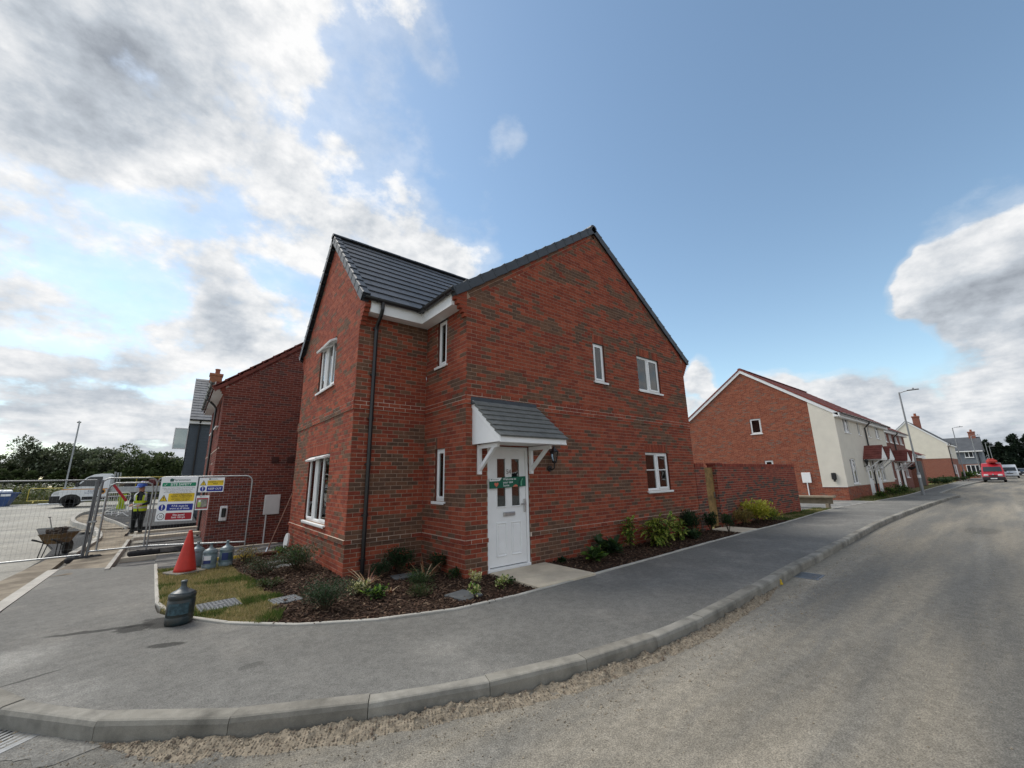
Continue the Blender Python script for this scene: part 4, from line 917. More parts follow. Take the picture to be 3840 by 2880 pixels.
# --- neighbouring brick house
NZ0 = -.28
NH = thing('brick_house', 'dark red brick house with red tiled roof behind the site fence', 'house', (-3.02, 9.4, 0))
nb = brick_set('neighbour', [(.185, .052, .038), (.160, .044, .033), (.205, .060, .044), (.138, .040, .033)], [(.105, .050, .043)])
mat('mortar_pale', (.34, .25, .215), .95, .1, .12, 12.)
nst = []; NL = 8.0; NE = 4.72
kN = .80
brick_wall(NH, nst, 'gable_wall', T(0, 0, 0), [(0, NZ0-.1), (NL, NZ0-.1), (NL, NE), (NL/2, NE+kN*NL/2), (0, NE)], [], picker(4, 1, 11, .25, .4, .1), 0, [], rake_band=.15, mortar='mortar_pale', z0=NZ0)
ND = 6.4
opN = [(1.0, 1.9, 3.45, 4.35), (3.3, 4.2, 3.45, 4.35), (1.2, 2.2, .9, 2.0)]
opN = [(ND-b, ND-a, c, d) for a, b, c, d in opN]
brick_wall(NH, nst, 'side_wall', T(0, ND, 0, -math.pi/2), [(0, NZ0-.1), (ND, NZ0-.1), (ND, NE-.2), (0, NE-.2)], opN, picker(4, 1, 12, .25, .4, .1), 1, [(2.62, 2.695, .012)], mortar='mortar_pale', z0=NZ0)
finish_bricks(NH, nst, nb, 300)
for o_ in opN: window(NH, T(0, ND, 0, -math.pi/2), *o_, [(1, 'fixed'), (1, 'sash')], sill_out=.08)
rt = mat('red_roof_tile', (.135, .040, .030), .8, .25, .3, 5., bump=.3, bscale=50, speck=.15)
rn = MB(); zr = lambda x: NE+.10+kN*x
for s in (0, 1):
    X = (lambda x: x) if s == 0 else (lambda x: NL-x)
    for c_ in range(13):
        x0 = -.32+(NL/2+.32)*c_/13; x1 = -.32+(NL/2+.32)*(c_+1)/13+.06
        rn.raw([(X(x0), -.05, zr(x0)), (X(x0), ND+.05, zr(x0)), (X(x1), ND+.05, zr(x1)-.03), (X(x1), -.05, zr(x1)-.03), (X(x0), -.05, zr(x0)-.04), (X(x0), ND+.05, zr(x0)-.04), (X(x1), -.05, zr(x1)-.08)], [(0, 1, 2, 3), (0, 4, 5, 1), (0, 3, 6, 4)])
RN = rn.build('roof', rt, NH)
vm = mat('red_verge', (.17, .048, .036), .75, .3, .2, 6.)
verges(RN, (0, -1, 0), None, (-.34, -.02, zr(-.34)), (NL/2, -.02, zr(NL/2)), 14, 0, vm); verges(RN, (0, -1, 0), None, (NL+.34, -.02, zr(-.34)), (NL/2, -.02, zr(NL/2)), 14, 1, vm)
ridge_tiles(RN, (NL/2, -.05, zr(NL/2)+.02), (NL/2, ND, zr(NL/2)+.02), 14, .12, vm)
cb = MB()
def corbel2(M, u, n=6, zt=NE+.02, step=.042):
    for k in range(n): cb.box(u-step*(k+1), u, -.003, .105, zt-(n-k)*.075+.005, zt-(n-k)*.075+.072, 0, M)
corbel2(T(0, 0, 0), 0); cb.build('eaves_corbel', nb[0], NH)
MB().box(-.26, 0, .105, ND, NE-.22, NE+.0).box(-.275, -.261, .06, ND, NE-.23, NE+.02).build('fascia', MATS['fascia_white'], NH)
gutter(NH, (-.35, ND+.05, NE+.02), (-.35, -.05, NE+.02))
dpn = MB(); dpn.tube([(-.35, 2.6, NE-.02), (-.35, 2.6, NE-.14), (-.12, 2.6, NE-.36), (-.06, 2.6, NE-.46), (-.06, 2.6, NZ0)], .037, 8); dpn.build('downpipe', MATS['gutter_black'], NH)
mat('box_white', (.66, .66, .65), .5, .4, .06, 5.)
mbx = MB(); mbx.bbox(1.42, 1.87, -.06, .004, .60, 1.21, .008).bbox(1.435, 1.855, -.068, -.058, .615, 1.195, .006); MBX = mbx.build('meter_box', MATS['box_white'], NH)
MB().tube([(1.51, -.035, .6), (1.51, -.035, NZ0-.02)], .022, 8).build('meter_pipe', MATS['box_white'], MBX); MB().tube([(1.78, -.075, 1.08), (1.78, -.066, 1.08)], .02, 8).build('meter_lock', MATS['box_white'], MBX)
ev = MB().bbox(.28, .475, -.10, .003, .50, .935, .02).build('car_charger', MATS['upvc_white'], NH); MB().bbox(.325, .435, -.118, -.098, .61, .87, .02).build('charger_face', MATS['sign_black'], ev)
vb = MB()
for x in (1.60, 2.05): vb.bbox(x-.10, x+.10, -.045, .004, 2.22, 2.42, .01)
vb.build('wall_vent', mat('vent_brown', (.055, .018, .014), .7), NH)

# --- dark clad house further up the street
CH = thing('clad_house', 'dark grey weatherboarded house with slate roof and chimney behind the brick house', 'house', (-3.68, 21.9, 0))
mat('cladding', (.075, .092, .112), .6, .35, .12, 3.); mat('slate', (.13, .135, .15), .6, .4, .35, 2.2, speck=.1, sscale=40)
cz = MB(); MB().box(0, 8, .02, 6.4, -.2, 4.78).build('wall', MATS['cladding'], CH)
for k in range(32):
    z = -.1+k*.152; link('board', MB().raw([(0, -.022, z), (8, -.022, z), (8, .002, z+.16), (0, .002, z+.16), (0, .02, z), (8, .02, z)], [(0, 1, 2, 3), (0, 4, 5, 1)]).mesh('board', MATS['cladding']), CH)
    link('board', MB().raw([(-.022, 6.4, z), (-.022, 0, z), (.002, 0, z+.16), (.002, 6.4, z+.16)], [(0, 1, 2, 3)]).mesh('board', MATS['cladding']), CH)
rc = MB()
for c_ in range(16):
    y0, z0 = -.25+c_*.215, 5.0+c_*.185
    for j in range(27): rc.box(-.06+j*.3+.003, -.06+(j+1)*.3-.003, 0, .26, 0, .016, 0, T((c_ % 2)*.0, y0, z0, 0, math.atan2(.185, .215)-.05))
struct(rc.build('slates', MATS['slate'], CH), 'stuff')
MB().prism([(-.25, 4.97), (3.2, 7.93), (6.65, 4.97)], -.03, 8.0, 0, Matrix(((0, 1, 0, 0), (1, 0, 0, 0), (0, 0, 1, 0), (0, 0, 0, 1)))).build('roof', MATS['slate'], CH)
MB().box(-.05, 8, -.22, .0, 4.78, 4.95).build('fascia', MATS['fascia_white'], CH); gutter(CH, (8, -.28, 4.99), (-.05, -.28, 4.99))
MB().tube([(.42, -.28, 4.97), (.42, -.28, 4.88), (.42, -.06, 4.72), (.42, -.06, -.1)], .037, 8).build('downpipe', MATS['gutter_black'], CH)
ow = MB(); ow.bbox(0, .04, 0, .60, 0, 1.15, .004); ow2 = MB().bbox(-.004, .03, 0, .05, 0, 1.15, .003).bbox(-.004, .03, .55, .60, 0, 1.15, .003).bbox(-.003, .03, .05, .55, 0, .06, .003).bbox(-.003, .03, .05, .55, 1.09, 1.15, .003)
OW = ow2.build('open_window', MATS['upvc_white'], CH, M=T(-.02, .75, 3.45, R(100))); MB().box(.01, .016, .05, .55, .06, 1.09).build('pane', MATS['glass'], OW)
chm = brick_set('chimney', [(.30, .13, .075)], [])[0]
ck = MB().bbox(.62, 1.25, 2.9, 3.5, 6.6, 8.2, .01).bbox(.58, 1.29, 2.86, 3.54, 8.2, 8.36, .02).build('chimney', chm, CH); MB().lathe([(.13, 8.36), (.12, 8.6), (.14, 8.62), (.14, 8.7), (.11, 8.7)], 12, 0, T(.98, 3.2, 0)).build('chimney_pot', mat('terracotta', (.28, .10, .06), .85), ck)
# ------------------------------------------------------------------ things on the corner
# welcome banner on the door
mat('banner_green', (.008, .115, .068), .5, .3, .05); mat('banner_coral', (.62, .16, .10), .5); mat('banner_mint', (.12, .35, .22), .5); mat('banner_deep', (.006, .05, .04), .5)
BN = thing('welcome_banner', 'green welcome banner stretched across the white front door', 'banner', (.46, -.012, 0))
MB().prism([(.03, 1.42), (.885, 1.445), (.885, 1.63), (.03, 1.60)], -.003, .0).build('cloth', MATS['banner_green'], BN)
BM_ = lambda x, z, y=-.004: T(x, y, z, 0, R(90)) @ Matrix.Rotation(R(1.8), 4, 'Z')
MB().prism([(.03, 1.545), (.26, 1.552), (.31, 1.61), (.03, 1.60)], -.0045, -.003).build('panel', MATS['sign_white'], BN)
text('Persimmon', .032, MATS['sign_darkgreen'], BN, BM_(.165, 1.578, -.0052), bold=.004); MB().prism([(.06, 1.567), (.082, 1.568), (.082, 1.589), (.06, 1.588)], -.0055, -.0045).build('emblem', MATS['sign_darkgreen'], BN)
text('Welcome to\nyour new\nhome', .060, MATS['sign_white'], BN, BM_(.34, 1.522, -.0045), bold=.012, align='LEFT')
hp = []
for k in range(28):
    t_ = 2*math.pi*k/28; hp.append((.185+.0030*16*math.sin(t_)**3, 1.488+.0030*(13*math.cos(t_)-5*math.cos(2*t_)-2*math.cos(3*t_)-math.cos(4*t_))))
MB().prism(hp, -.0045, -.003).build('heart', MATS['banner_coral'], BN)
MB().prism([(.57, 1.440), (.69, 1.444), (.685, 1.455), (.66, 1.475), (.63, 1.482), (.60, 1.468), (.57, 1.450)], -.0045, -.003).build('figure', MATS['banner_coral'], BN)
for i, dx in enumerate((.71, .76)): MB().prism([(dx, 1.455), (dx+.03, 1.457), (dx+.03, 1.54), (dx+.065, 1.59), (dx+.04, 1.59), (dx, 1.53)], -.0045-.0005*i, -.003).build('chevron', MATS['banner_mint' if i else 'banner_deep'], BN)

# traffic cone
mat('cone_red', (.52, .035, .022), .55, .4, .12, 7., bump=.35, bscale=9); mat('cone_base', (.20, .19, .175), .9, .2, .2, 10.)
CN = thing('traffic_cone', 'faded red traffic cone on the dry grass by the water bottles', 'traffic cone', (-3.53, 4.12, 0))
cp_ = []
for k in range(15):
    t_ = k/14; cp_.append((.175-.145*t_+(.010*math.sin(t_*44) if t_ < .34 else 0), .035+.70*t_))
MB().lathe(cp_+[(.028, .75)], 24, 0).build('cone', MATS['cone_red'], CN, smooth=True)
MB().prism([(-.26, -.2), (-.2, -.26), (.2, -.26), (.26, -.2), (.26, .2), (.2, .26), (-.2, .26), (-.26, .2)], 0, .035, 0, Matrix(((1, 0, 0, 0), (0, 0, 1, 0), (0, 1, 0, 0), (0, 0, 0, 1)))).build('base', MATS['cone_base'], CN)
fixn(CN.children[-1]); CN.rotation_euler = (0, 0, .5)
# water bottles
def bottle_mat(name, col, dirt, clear):
    m = mat(name, col, .36, .4, .25, 12., col2=dirt, scale2=6., lo=.42, hi=.66); return m
bottle_mat('bottle_blue', (.15, .215, .245), (.20, .235, .24), .5); bottle_mat('bottle_dirty', (.022, .036, .040), (.045, .040, .032), .3); bottle_mat('bottle_shoulder', (.075, .092, .10), (.04, .045, .045), .3)
mat('label_white', (.72, .74, .76), .5); mat('label_blue', (.03, .05, .16), .5); mat('label_teal', (.04, .075, .09), .5, .3, .5, 25.); mat('label_yellow', (.55, .42, .05), .5)
def bottle(loc, rz, s, label, m, ms, lab=None, lean=0):
    t = thing('water_bottle', label, 'water bottle', loc, rz, 'large water cooler bottles'); t.rotation_euler = (lean, 0, rz)
    pr = [(.115, 0), (.132, .012), (.135, .04), (.135, .10), (.131, .108), (.135, .116), (.135, .30), (.130, .308), (.130, .322), (.135, .33), (.135, .365), (.128, .385)]
    pr = [(r_*s, z*s) for r_, z in pr]; sh = [(.128, .385), (.105, .405), (.06, .43), (.036, .452), (.029, .47), (.028, .52), (.033, .522), (.033, .535), (.030, .545)]
    MB().lathe(pr, 28, 0).build('body', MATS[m], t, smooth=True); MB().lathe([(r_*s, z*s) for r_, z in sh], 28, 0).build('shoulder', MATS[ms], t, smooth=True)
    for (a0, a1, z0, z1, mm) in lab or ():
        lb_ = MB(); n = 10; rr_ = .1365*s
        for k in range(n):
            A, B = R(a0+(a1-a0)*k/n), R(a0+(a1-a0)*(k+1)/n); lb_.face([(rr_*math.cos(A), rr_*math.sin(A), z0*s), (rr_*math.cos(B), rr_*math.sin(B), z0*s), (rr_*math.cos(B), rr_*math.sin(B), z1*s), (rr_*math.cos(A), rr_*math.sin(A), z1*s)])
        lb_.build('label', MATS[mm], t)
    return t
L1 = [(215, 275, .20, .29, 'label_white'), (215, 275, .13, .198, 'label_blue')]
bottle((-3.63, .60, 0), .3, .87, 'grimy dark water bottle standing on the footway at the edging', 'bottle_dirty', 'bottle_shoulder', [(195, 285, .14, .28, 'label_teal')]).scale = (1.16, 1.16, 1)
bottle((-3.36, 4.58, 0), 0, .88, 'blue water bottle half hidden behind the traffic cone', 'bottle_blue', 'bottle_blue')
bottle((-3.17, 4.18, 0), 0, .88, 'blue water bottle with white and blue label between cone and another bottle', 'bottle_blue', 'bottle_blue', L1)
bottle((-2.90, 4.26, 0), .5, .90, 'blue water bottle with dark picture label next to the planting', 'bottle_blue', 'bottle_blue', [(200, 250, .15, .30, 'label_blue'), (250, 290, .15, .30, 'label_teal')])
# broom, level, lid
mat('wood_brown', (.16, .075, .05), .75, .3, .2, 8.); mat('bristle', (.12, .03, .025), .9, .2, .3, 40.); mat('level_yellow', (.62, .42, .03), .5, .4, .1)
bp0, bp1 = Vector((-2.10, 4.95, .06)), Vector((-1.50, 5.86, 1.33)); BR = thing('broom', 'brown-handled broom leaning on the house corner', 'broom', (-2.10, 4.95, 0))
MB().tube([bp0-Vector((-2.10, 4.95, 0)), bp1-Vector((-2.10, 4.95, 0))], .014, 8).build('handle', MATS['wood_brown'], BR); MB().bbox(-.22, .22, -.03, .03, .05, .09, .008).build('head', MATS['wood_brown'], BR)
br_ = MB()
for k in range(160): x, y = rng(-.21, .21), rng(-.028, .028); br_.tube([(x, y, .052), (x+rng(-.012, .012), y+rng(-.012, .012), .002)], .003, 3)
br_.build('bristles', MATS['bristle'], BR); MB().tube([(.0, .0, .09), (.03, .045, .17)], .02, 8).build('socket', MATS['steel'], BR)
tag(MB().bbox(-.62, .62, -.012, .012, 0, .06, .004).build('spirit_level', MATS['level_yellow'], None, M=T(-2.40, 5.06, .005, R(-4))), 'long yellow spirit level lying on the path near the broom', 'spirit level')
lid = MB(); lid.prism([(.10*math.cos(2*math.pi*k/20), .19+.19*math.sin(2*math.pi*k/20)) for k in range(20)], -.02, .02); lo_ = lid.build('grey_disc', MATS['box_white'], None, M=T(-1.60, 5.62, 0.0, R(-75), R(-6))); tag(fixn(lo_), 'grey oval plastic lid propped against the house corner', 'lid')
# inspection covers
def cover_mat():
    m = mat('cover_steel', (.135, .145, .155), .7, .35, .15, 10.)
    nt = m.node_tree; b = nt.nodes['Principled BSDF']; v = nt.nodes.new('ShaderNodeTexWave'); v.inputs['Scale'].default_value = 14; v.wave_type = 'BANDS'; v.bands_direction = 'DIAGONAL'
    g = nt.nodes.new('ShaderNodeNewGeometry'); nt.links.new(g.outputs['Position'], v.inputs['Vector']); bp = nt.nodes.new('ShaderNodeBump'); bp.inputs['Strength'].default_value = .5; bp.inputs['Distance'].default_value = .01; nt.links.new(v.outputs['Fac'], bp.inputs['Height']); nt.links.new(bp.outputs[0], b.inputs['Normal'])
cover_mat(); mat('cover_concrete', (.11, .115, .118), .9, .2, .2, 8., speck=.15)
def cover(x, y, w, l, rz, label, m='cover_steel', z=.012, tread=True):
    t = thing('inspection_cover', label, 'manhole cover', (x, y, 0), rz)
    MB().bbox(-w/2, w/2, -l/2, l/2, -.03, z, .006).build('frame', MATS[m], t)
    if tread:
        tr = MB(); nx_, ny_ = int(w/.045), int(l/.045)
        for i in range(nx_):
            for j in range(ny_):
                a_ = R(45) if (i+j) % 2 else R(-45); tr.box(-.014, .014, -.004, .004, 0, .004, 0, T(-w/2+.03+i*.045, -l/2+.03+j*.045, z, a_))
        tr.build('tread', MATS[m], t)
        MB().bbox(-.06, .06, -.02, .02, z, z+.006, .003).build('badge', MATS['galv_dark'], t)
    return t
cover(-3.20, 1.15, .46, .46, .10, 'steel tread-plate cover set in the dry grass'); cover(-2.46, .79, .36, .34, .15, 'steel tread-plate cover at the edge of bark and grass')
cover(-.66, .88, .40, .30, .0, 'grey concrete cover in the bark by the house wall', 'cover_concrete', .028, False); cover(-.52, -.78, .36, .42, .2, 'round-cornered grey cover in the bark near the paving', 'cover_concrete', .024, False)
cover(-2.12, 3.98, .5, .3, .1, 'flat grey cover in the bark near the broom', 'cover_concrete', .01, False); cover(-2.02, 3.46, .5, .3, -.1, 'flat grey cover in the bark half under the shrub', 'cover_concrete', .01, False)
# road gullies
def gully(x, y, rz, label):
    t = thing('road_gully', label, 'drain grate', (x, y, -.125), rz)
    f = MB(); f.box(-.24, .24, -.20, -.17, -.05, .006).box(-.24, .24, .17, .20, -.05, .006).box(-.24, -.21, -.17, .17, -.05, .006).box(.21, .24, -.17, .17, -.05, .006).build('frame', MATS['galv_dark'], t)
    for i in range(9): MB().box(-.21+.0+i*.048+.006, -.21+i*.048+.030, -.17, .17, -.03, .004).build('bar', MATS['galv_dark'], t)
    MB().box(-.21, .21, -.17, .17, -.06, .0005).build('pit', MATS['sign_black'], t)
gully(4.72, -3.40, .05, 'iron drain grate in the road beside the yellow marker'); gully(-4.62, -1.13, -.85, 'iron drain grate by the kerb where the rubble starts')
tag(MB().bbox(-.035, .035, -.02, .02, 0, .03, .004).bbox(-.022, .022, -.012, .012, .03, .07, .004).build('plastic_clip', MATS['level_yellow'], None, M=T(3.80, -3.30, -.123, .6)), 'small yellow plastic clip at the end of the rubble', 'clip')
# wheelbarrow full of tools
mat('barrow_yellow', (.11, .058, .012), .6, .4, .4, 14., col2=(.06, .045, .03), scale2=9.); mat('barrow_black', (.02, .02, .02), .6, .4, .2); mat('tool_grey', (.30, .30, .29), .5, .4, .3, 20.); mat('rubbish_dark', (.06, .045, .035), .9, .2, .5, 14., bump=.8, bscale=20)
WB = thing('wheelbarrow', 'muddy yellow wheelbarrow loaded with tools on the side road', 'wheelbarrow', (-5.96, 9.36, -.10), R(64)); WB.scale = (.72, .72, .95)
tb = MB(); lo4 = [(-.28, -.19), (.28, -.16), (.28, .16), (-.28, .19)]; hi4 = [(-.42, -.31), (.45, -.27), (.45, .27), (-.42, .31)]
tb.raw([(x, y, .36) for x, y in lo4]+[(x, y, .60) for x, y in hi4], [(3, 2, 1, 0)]+[(i, (i+1) % 4, (i+1) % 4+4, i+4) for i in range(4)]); tb.tube([(x, y, .60) for x, y in hi4]+[(hi4[0][0], hi4[0][1], .60)], .012, 6); tb.build('tray', MATS['barrow_yellow'], WB)
hn = MB()
for s in (-1, 1): hn.tube([(.48, s*.06, .22), (.3, s*.13, .33), (-.35, s*.22, .42), (-.66, s*.26, .50)], .018, 8); hn.tube([(-.30, s*.20, .40), (-.36, s*.24, .02), (-.22, s*.24, .0), (-.12, s*.19, .36)], .015, 8); hn.tube([(-.52, s*.245, .47), (-.68, s*.262, .505)], .023, 8)
hn.build('frame', MATS['barrow_black'], WB); MB().lathe([(.10, -.05), (.19, -.045), (.205, 0), (.19, .045), (.10, .05)], 22, 0, T(.46, 0, .205, 0, R(90))).build('wheel', MATS['barrow_black'], WB, smooth=True)
tag(MB().tube([(0, 0, 0), (-.15, .10, .62)], .014, 6).bbox(-.20, -.10, .085, .115, .60, .63, .01).build('shovel', MATS['tool_grey'], None, M=T(-6.05, 9.30, .38, R(62)) @ Matrix.Scale(.8, 4)), 'shovel standing handle-up in the wheelbarrow', 'shovel')
tag(MB().bbox(-.5, .42, -.05, .05, 0, .025, .004).build('timber_offcut', MATS['plank_pale'], None, M=T(-5.93, 9.34, .50, R(-5), 0, R(-22)) @ Matrix.Scale(.62, 4)), 'pale timber offcut sticking out of the wheelbarrow', 'timber')
ldm = MB()
for k in range(22): ldm.bbox(-rng(.04, .12), rng(.04, .12), -.05, .05, -.03, .04, .01, 0, T(rng(-.3, .3), rng(-.2, .2), rng(.48, .64), rng(0, 6), rng(-.6, .6)))
ldo = ldm.build('rubbish', MATS['rubbish_dark'], None, M=T(-5.96, 9.36, -.04, R(64)) @ Matrix.Diagonal((.75, .75, .98, 1))); tag(ldo, 'dark muddy rubbish heaped in the wheelbarrow', 'rubbish')
# site worker
def worker():
    W = thing('person', 'worker in blue helmet, yellow vest and dark trousers looking down behind the fence', 'person', (-4.63, 11.30, .04), R(-25)); W.scale = (.92, .92, .91)
    J = dict(pel=(0, 0, .93), wst=(0, -.01, 1.10), chs=(0, -.03, 1.30), nck=(0, -.045, 1.47), hd0=(0, -.085, 1.545), hd1=(0, -.10, 1.70),
             lh=(.095, 0, .90), lk=(.10, -.03, .50), la=(.11, .02, .10), lt=(.125, -.17, .05), rh=(-.095, 0, .90), rk=(-.11, -.02, .50), ra=(-.12, .03, .10), rt=(-.15, -.155, .05),
             ls=(.19, -.02, 1.40), le=(.27, -.06, 1.14), lw=(.19, -.30, 1.06), rs=(-.19, -.02, 1.40), re=(-.27, -.05, 1.14), rw=(-.10, -.30, 1.08), lp=(.16, -.38, 1.06), rp=(-.06, -.38, 1.075))
    rad = dict(pel=.145, wst=.14, chs=.155, nck=.062, hd0=.075, hd1=.088, lh=.10, lk=.068, la=.052, lt=.04, rh=.10, rk=.068, ra=.052, rt=.04, ls=.075, le=.052, lw=.034, rs=.075, re=.052, rw=.034, lp=.032, rp=.032)
    E = [('pel', 'wst'), ('wst', 'chs'), ('chs', 'nck'), ('nck', 'hd0'), ('hd0', 'hd1'), ('pel', 'lh'), ('lh', 'lk'), ('lk', 'la'), ('la', 'lt'), ('pel', 'rh'), ('rh', 'rk'), ('rk', 'ra'), ('ra', 'rt'), ('chs', 'ls'), ('ls', 'le'), ('le', 'lw'), ('lw', 'lp'), ('chs', 'rs'), ('rs', 're'), ('re', 'rw'), ('rw', 'rp')]
    V_ = dict(J); RR = dict(rad)
    for s, hand in ((1, 'l'), (-1, 'r')):                            # five fingers on each hand
        p = Vector(J[hand+'p'])
        for k, (dx, ln_) in enumerate(((-.028, .060), (-.010, .075), (.009, .072), (.027, .058))):
            V_[hand+'f%d' % k] = tuple(p+Vector((dx, -.045, -.01))); V_[hand+'g%d' % k] = tuple(p+Vector((dx-.006*s, -.045-ln_*.6, -.03-ln_*.3))); RR[hand+'f%d' % k] = .010; RR[hand+'g%d' % k] = .008
            E += [(hand+'p', hand+'f%d' % k), (hand+'f%d' % k, hand+'g%d' % k)]
        V_[hand+'t'] = tuple(p+Vector((-s*.045, -.02, .01))); RR[hand+'t'] = .010; V_[hand+'u'] = tuple(p+Vector((-s*.055, -.055, 0))); RR[hand+'u'] = .008; E += [(hand+'p', hand+'t'), (hand+'t', hand+'u')]
    ks = list(V_); me = bpy.data.meshes.new('body'); me.from_pydata([V_[k] for k in ks], [(ks.index(a), ks.index(b)) for a, b in E], [])
    o = bpy.data.objects.new('tmp', me); COL.objects.link(o); sk = o.modifiers.new('s', 'SKIN'); ss = o.modifiers.new('d', 'SUBSURF'); ss.levels = 2; ss.render_levels = 2
    for i, k in enumerate(ks): me.skin_vertices[0].data[i].radius = (RR[k], RR[k]*(.78 if k in ('chs', 'wst', 'pel') else 1)); me.skin_vertices[0].data[i].use_root = k == 'pel'
    dg = bpy.context.evaluated_depsgraph_get(); m2 = bpy.data.meshes.new_from_object(o.evaluated_get(dg)); bpy.data.objects.remove(o)
    m2.materials.clear()
    for m in (mat('cloth_navy', (.018, .022, .024), .85, .2, .5, 12., col2=(.07, .075, .07), scale2=7, lo=.55, hi=.75), mat('skin', (.42, .22, .15), .6, .3, .08), mat('boot_grey', (.24, .22, .19), .85, .2, .3, 20.)): m2.materials.append(m)
    for p in m2.polygons:
        c = p.center; p.use_smooth = True
        p.material_index = 1 if c.z > 1.50 or (c.y < -.33 and .95 < c.z < 1.2) else (2 if c.z < .16 else 0)
    link('body', m2, W)
    vs = MB(); n = 24; rows = []
    for z, rx, ry, yo in ((.86, .185, .150, 0), (.95, .185, .155, 0), (1.0, .183, .155, 0), (1.06, .18, .15, -.005), (1.12, .18, .15, -.01), (1.2, .19, .155, -.02), (1.30, .205, .160, -.03), (1.38, .205, .14, -.035), (1.44, .16, .11, -.04), (1.475, .10, .085, -.045)):
        rows.append([(rx*math.cos(2*math.pi*k/n)*(1+.02*math.sin(5*k)), yo+ry*math.sin(2*math.pi*k/n)*(1+.02*math.cos(7*k+z*9)), z) for k in range(n)])
    for r_ in rows: vs.v += r_
    for j in range(len(rows)-1):
        for k in range(n):
            open_ = j >= 5 and abs(k-18) <= (1 if j < 7 else 2)
            if open_: continue
            a, b = j*n+k, j*n+(k+1) % n; vs.f.append((a, b, b+n, a+n)); vs.m.append(1 if j in (1, 3) else (1 if j >= 5 and k in (14, 15, 21, 22) else 0))
    vs.build('vest', [mat('hivis_yellow', (.50, .62, .015), .6, .3, .12, 8.), mat('reflective', (.50, .51, .50), .4, .5, .1)], W, smooth=True)
    hm = MB(); pr = [(.128*math.cos(a), .135*math.sin(a)) for a in [k*math.pi/2/8 for k in range(9)]]; hm.lathe([(.136, -.012), (.13, 0)]+pr[1:-1]+[(.01, .135)], 20, 0, T(0, -.105, 1.695, 0, R(16)), 1, 1.18); hm.prism([(-.11, 0), (.11, 0), (.08, .07), (0, .09), (-.08, .07)], -.006, .006, 0, T(0, -.235, 1.66, 0, R(106)))
    hm.build('helmet', mat('helmet_blue', (.03, .10, .42), .35, .5, .05), W, smooth=True)
    fc = MB(); fc.lathe([(.001, .03), (.012, .02), (.018, -.01), (.008, -.02)], 8, 0, T(0, -.19, 1.605, 0, R(10))); 
    for s in (-1, 1): fc.lathe([(.001, -.006), (.010, 0), (.001, .006)], 8, 1, T(s*.033, -.178, 1.632, 0, R(90))); fc.lathe([(.001, -.02), (.014, -.008), (.016, .012), (.001, .022)], 8, 0, T(s*.087, -.10, 1.615))
    fc.box(-.024, .024, -.182, -.172, 1.562, 1.568, 1)
    fc.build('face', [MATS['skin'], mat('beard_dark', (.04, .03, .025), .8)], W)
    nt_ = MB().bbox(-.05, .05, -.06, .06, 0, .012, .003).build('phone', MATS['sign_black'], None, M=W.matrix_basis @ T(.05, -.43, 1.045, 0, R(20))); tag(nt_, 'dark phone held by the worker in the blue helmet', 'phone')
worker()
# barriers
def barrier(loc, rz, w, h, label, m, grp, bars=True):
    t = thing('crowd_barrier', label, 'barrier', loc, rz, grp); r_ = .12
    P = [(0, 0, .18), (0, 0, h-r_)]+[(r_-r_*math.cos(a), 0, h-r_+r_*math.sin(a)) for a in (.5, 1.0, 1.57)]+[(w-r_+r_*math.sin(a), 0, h-r_+r_*math.cos(a)) for a in (0, .5, 1.0, 1.57)]+[(w, 0, .18), (0, 0, .18)]
    MB().tube(P, .021, 8).build('frame', MATS[m], t)
    for x in (.35, w-.35): MB().tube([(x, 0, .18), (x, -.25, .02), (x, -.32, .02)], .018, 6).tube([(x, 0, .18), (x, .25, .02)], .018, 6).build('foot', MATS[m], t)
    if bars:
        for k in range(1, 12): MB().tube([(w*k/12, 0, .18), (w*k/12, 0, h)], .007, 5).build('bar', MATS[m], t)
    return t
mat('barrier_white', (.70, .70, .69), .5, .4, .1); mat('barrier_yellow', (.62, .50, .08), .5, .4, .15)
barrier((-6.62, 24.0, .10), R(5), .95, 1.12, 'white tubular barrier upright in front of the flatbed truck', 'barrier_white', 'white site barriers')
barrier((-6.62, 20.8, .10), R(58), 2.0, .98, 'white tubular barrier running up the new footway', 'barrier_white', 'white site barriers')
barrier((-13.0, 44.5, .31), R(3), 3.3, 1.15, 'yellow tubular barrier in front of the weeds', 'barrier_yellow', None, False)
tag(MB().bbox(-.05, .05, -.03, .03, 0, .98, .01).build('red_board', mat('red_board', (.42, .02, .03), .6), None, M=T(-5.60, 21.0, .86, 0, R(4), R(-35))), 'red board leaning across the white barriers behind the fence', 'board')
vt = MB(); rows = []
for i in range(7):
    z = .35+.75*i/6; rows.append([(x*(.15+.02*math.sin(i*2)), .05*math.sin(x*5+i), z) for x in [k/4-1 for k in range(9)]])
for r_ in rows: vt.v += r_
for i in range(6):
    for k in range(8): vt.f.append((i*9+k, i*9+k+1, i*9+k+10, i*9+k+9)); vt.m.append(0)
tag(vt.build('safety_vest', MATS['hivis_yellow'], None, M=T(-5.95, 23.7, .05, R(20))), 'yellow safety vest draped over the white barrier behind the worker', 'vest')
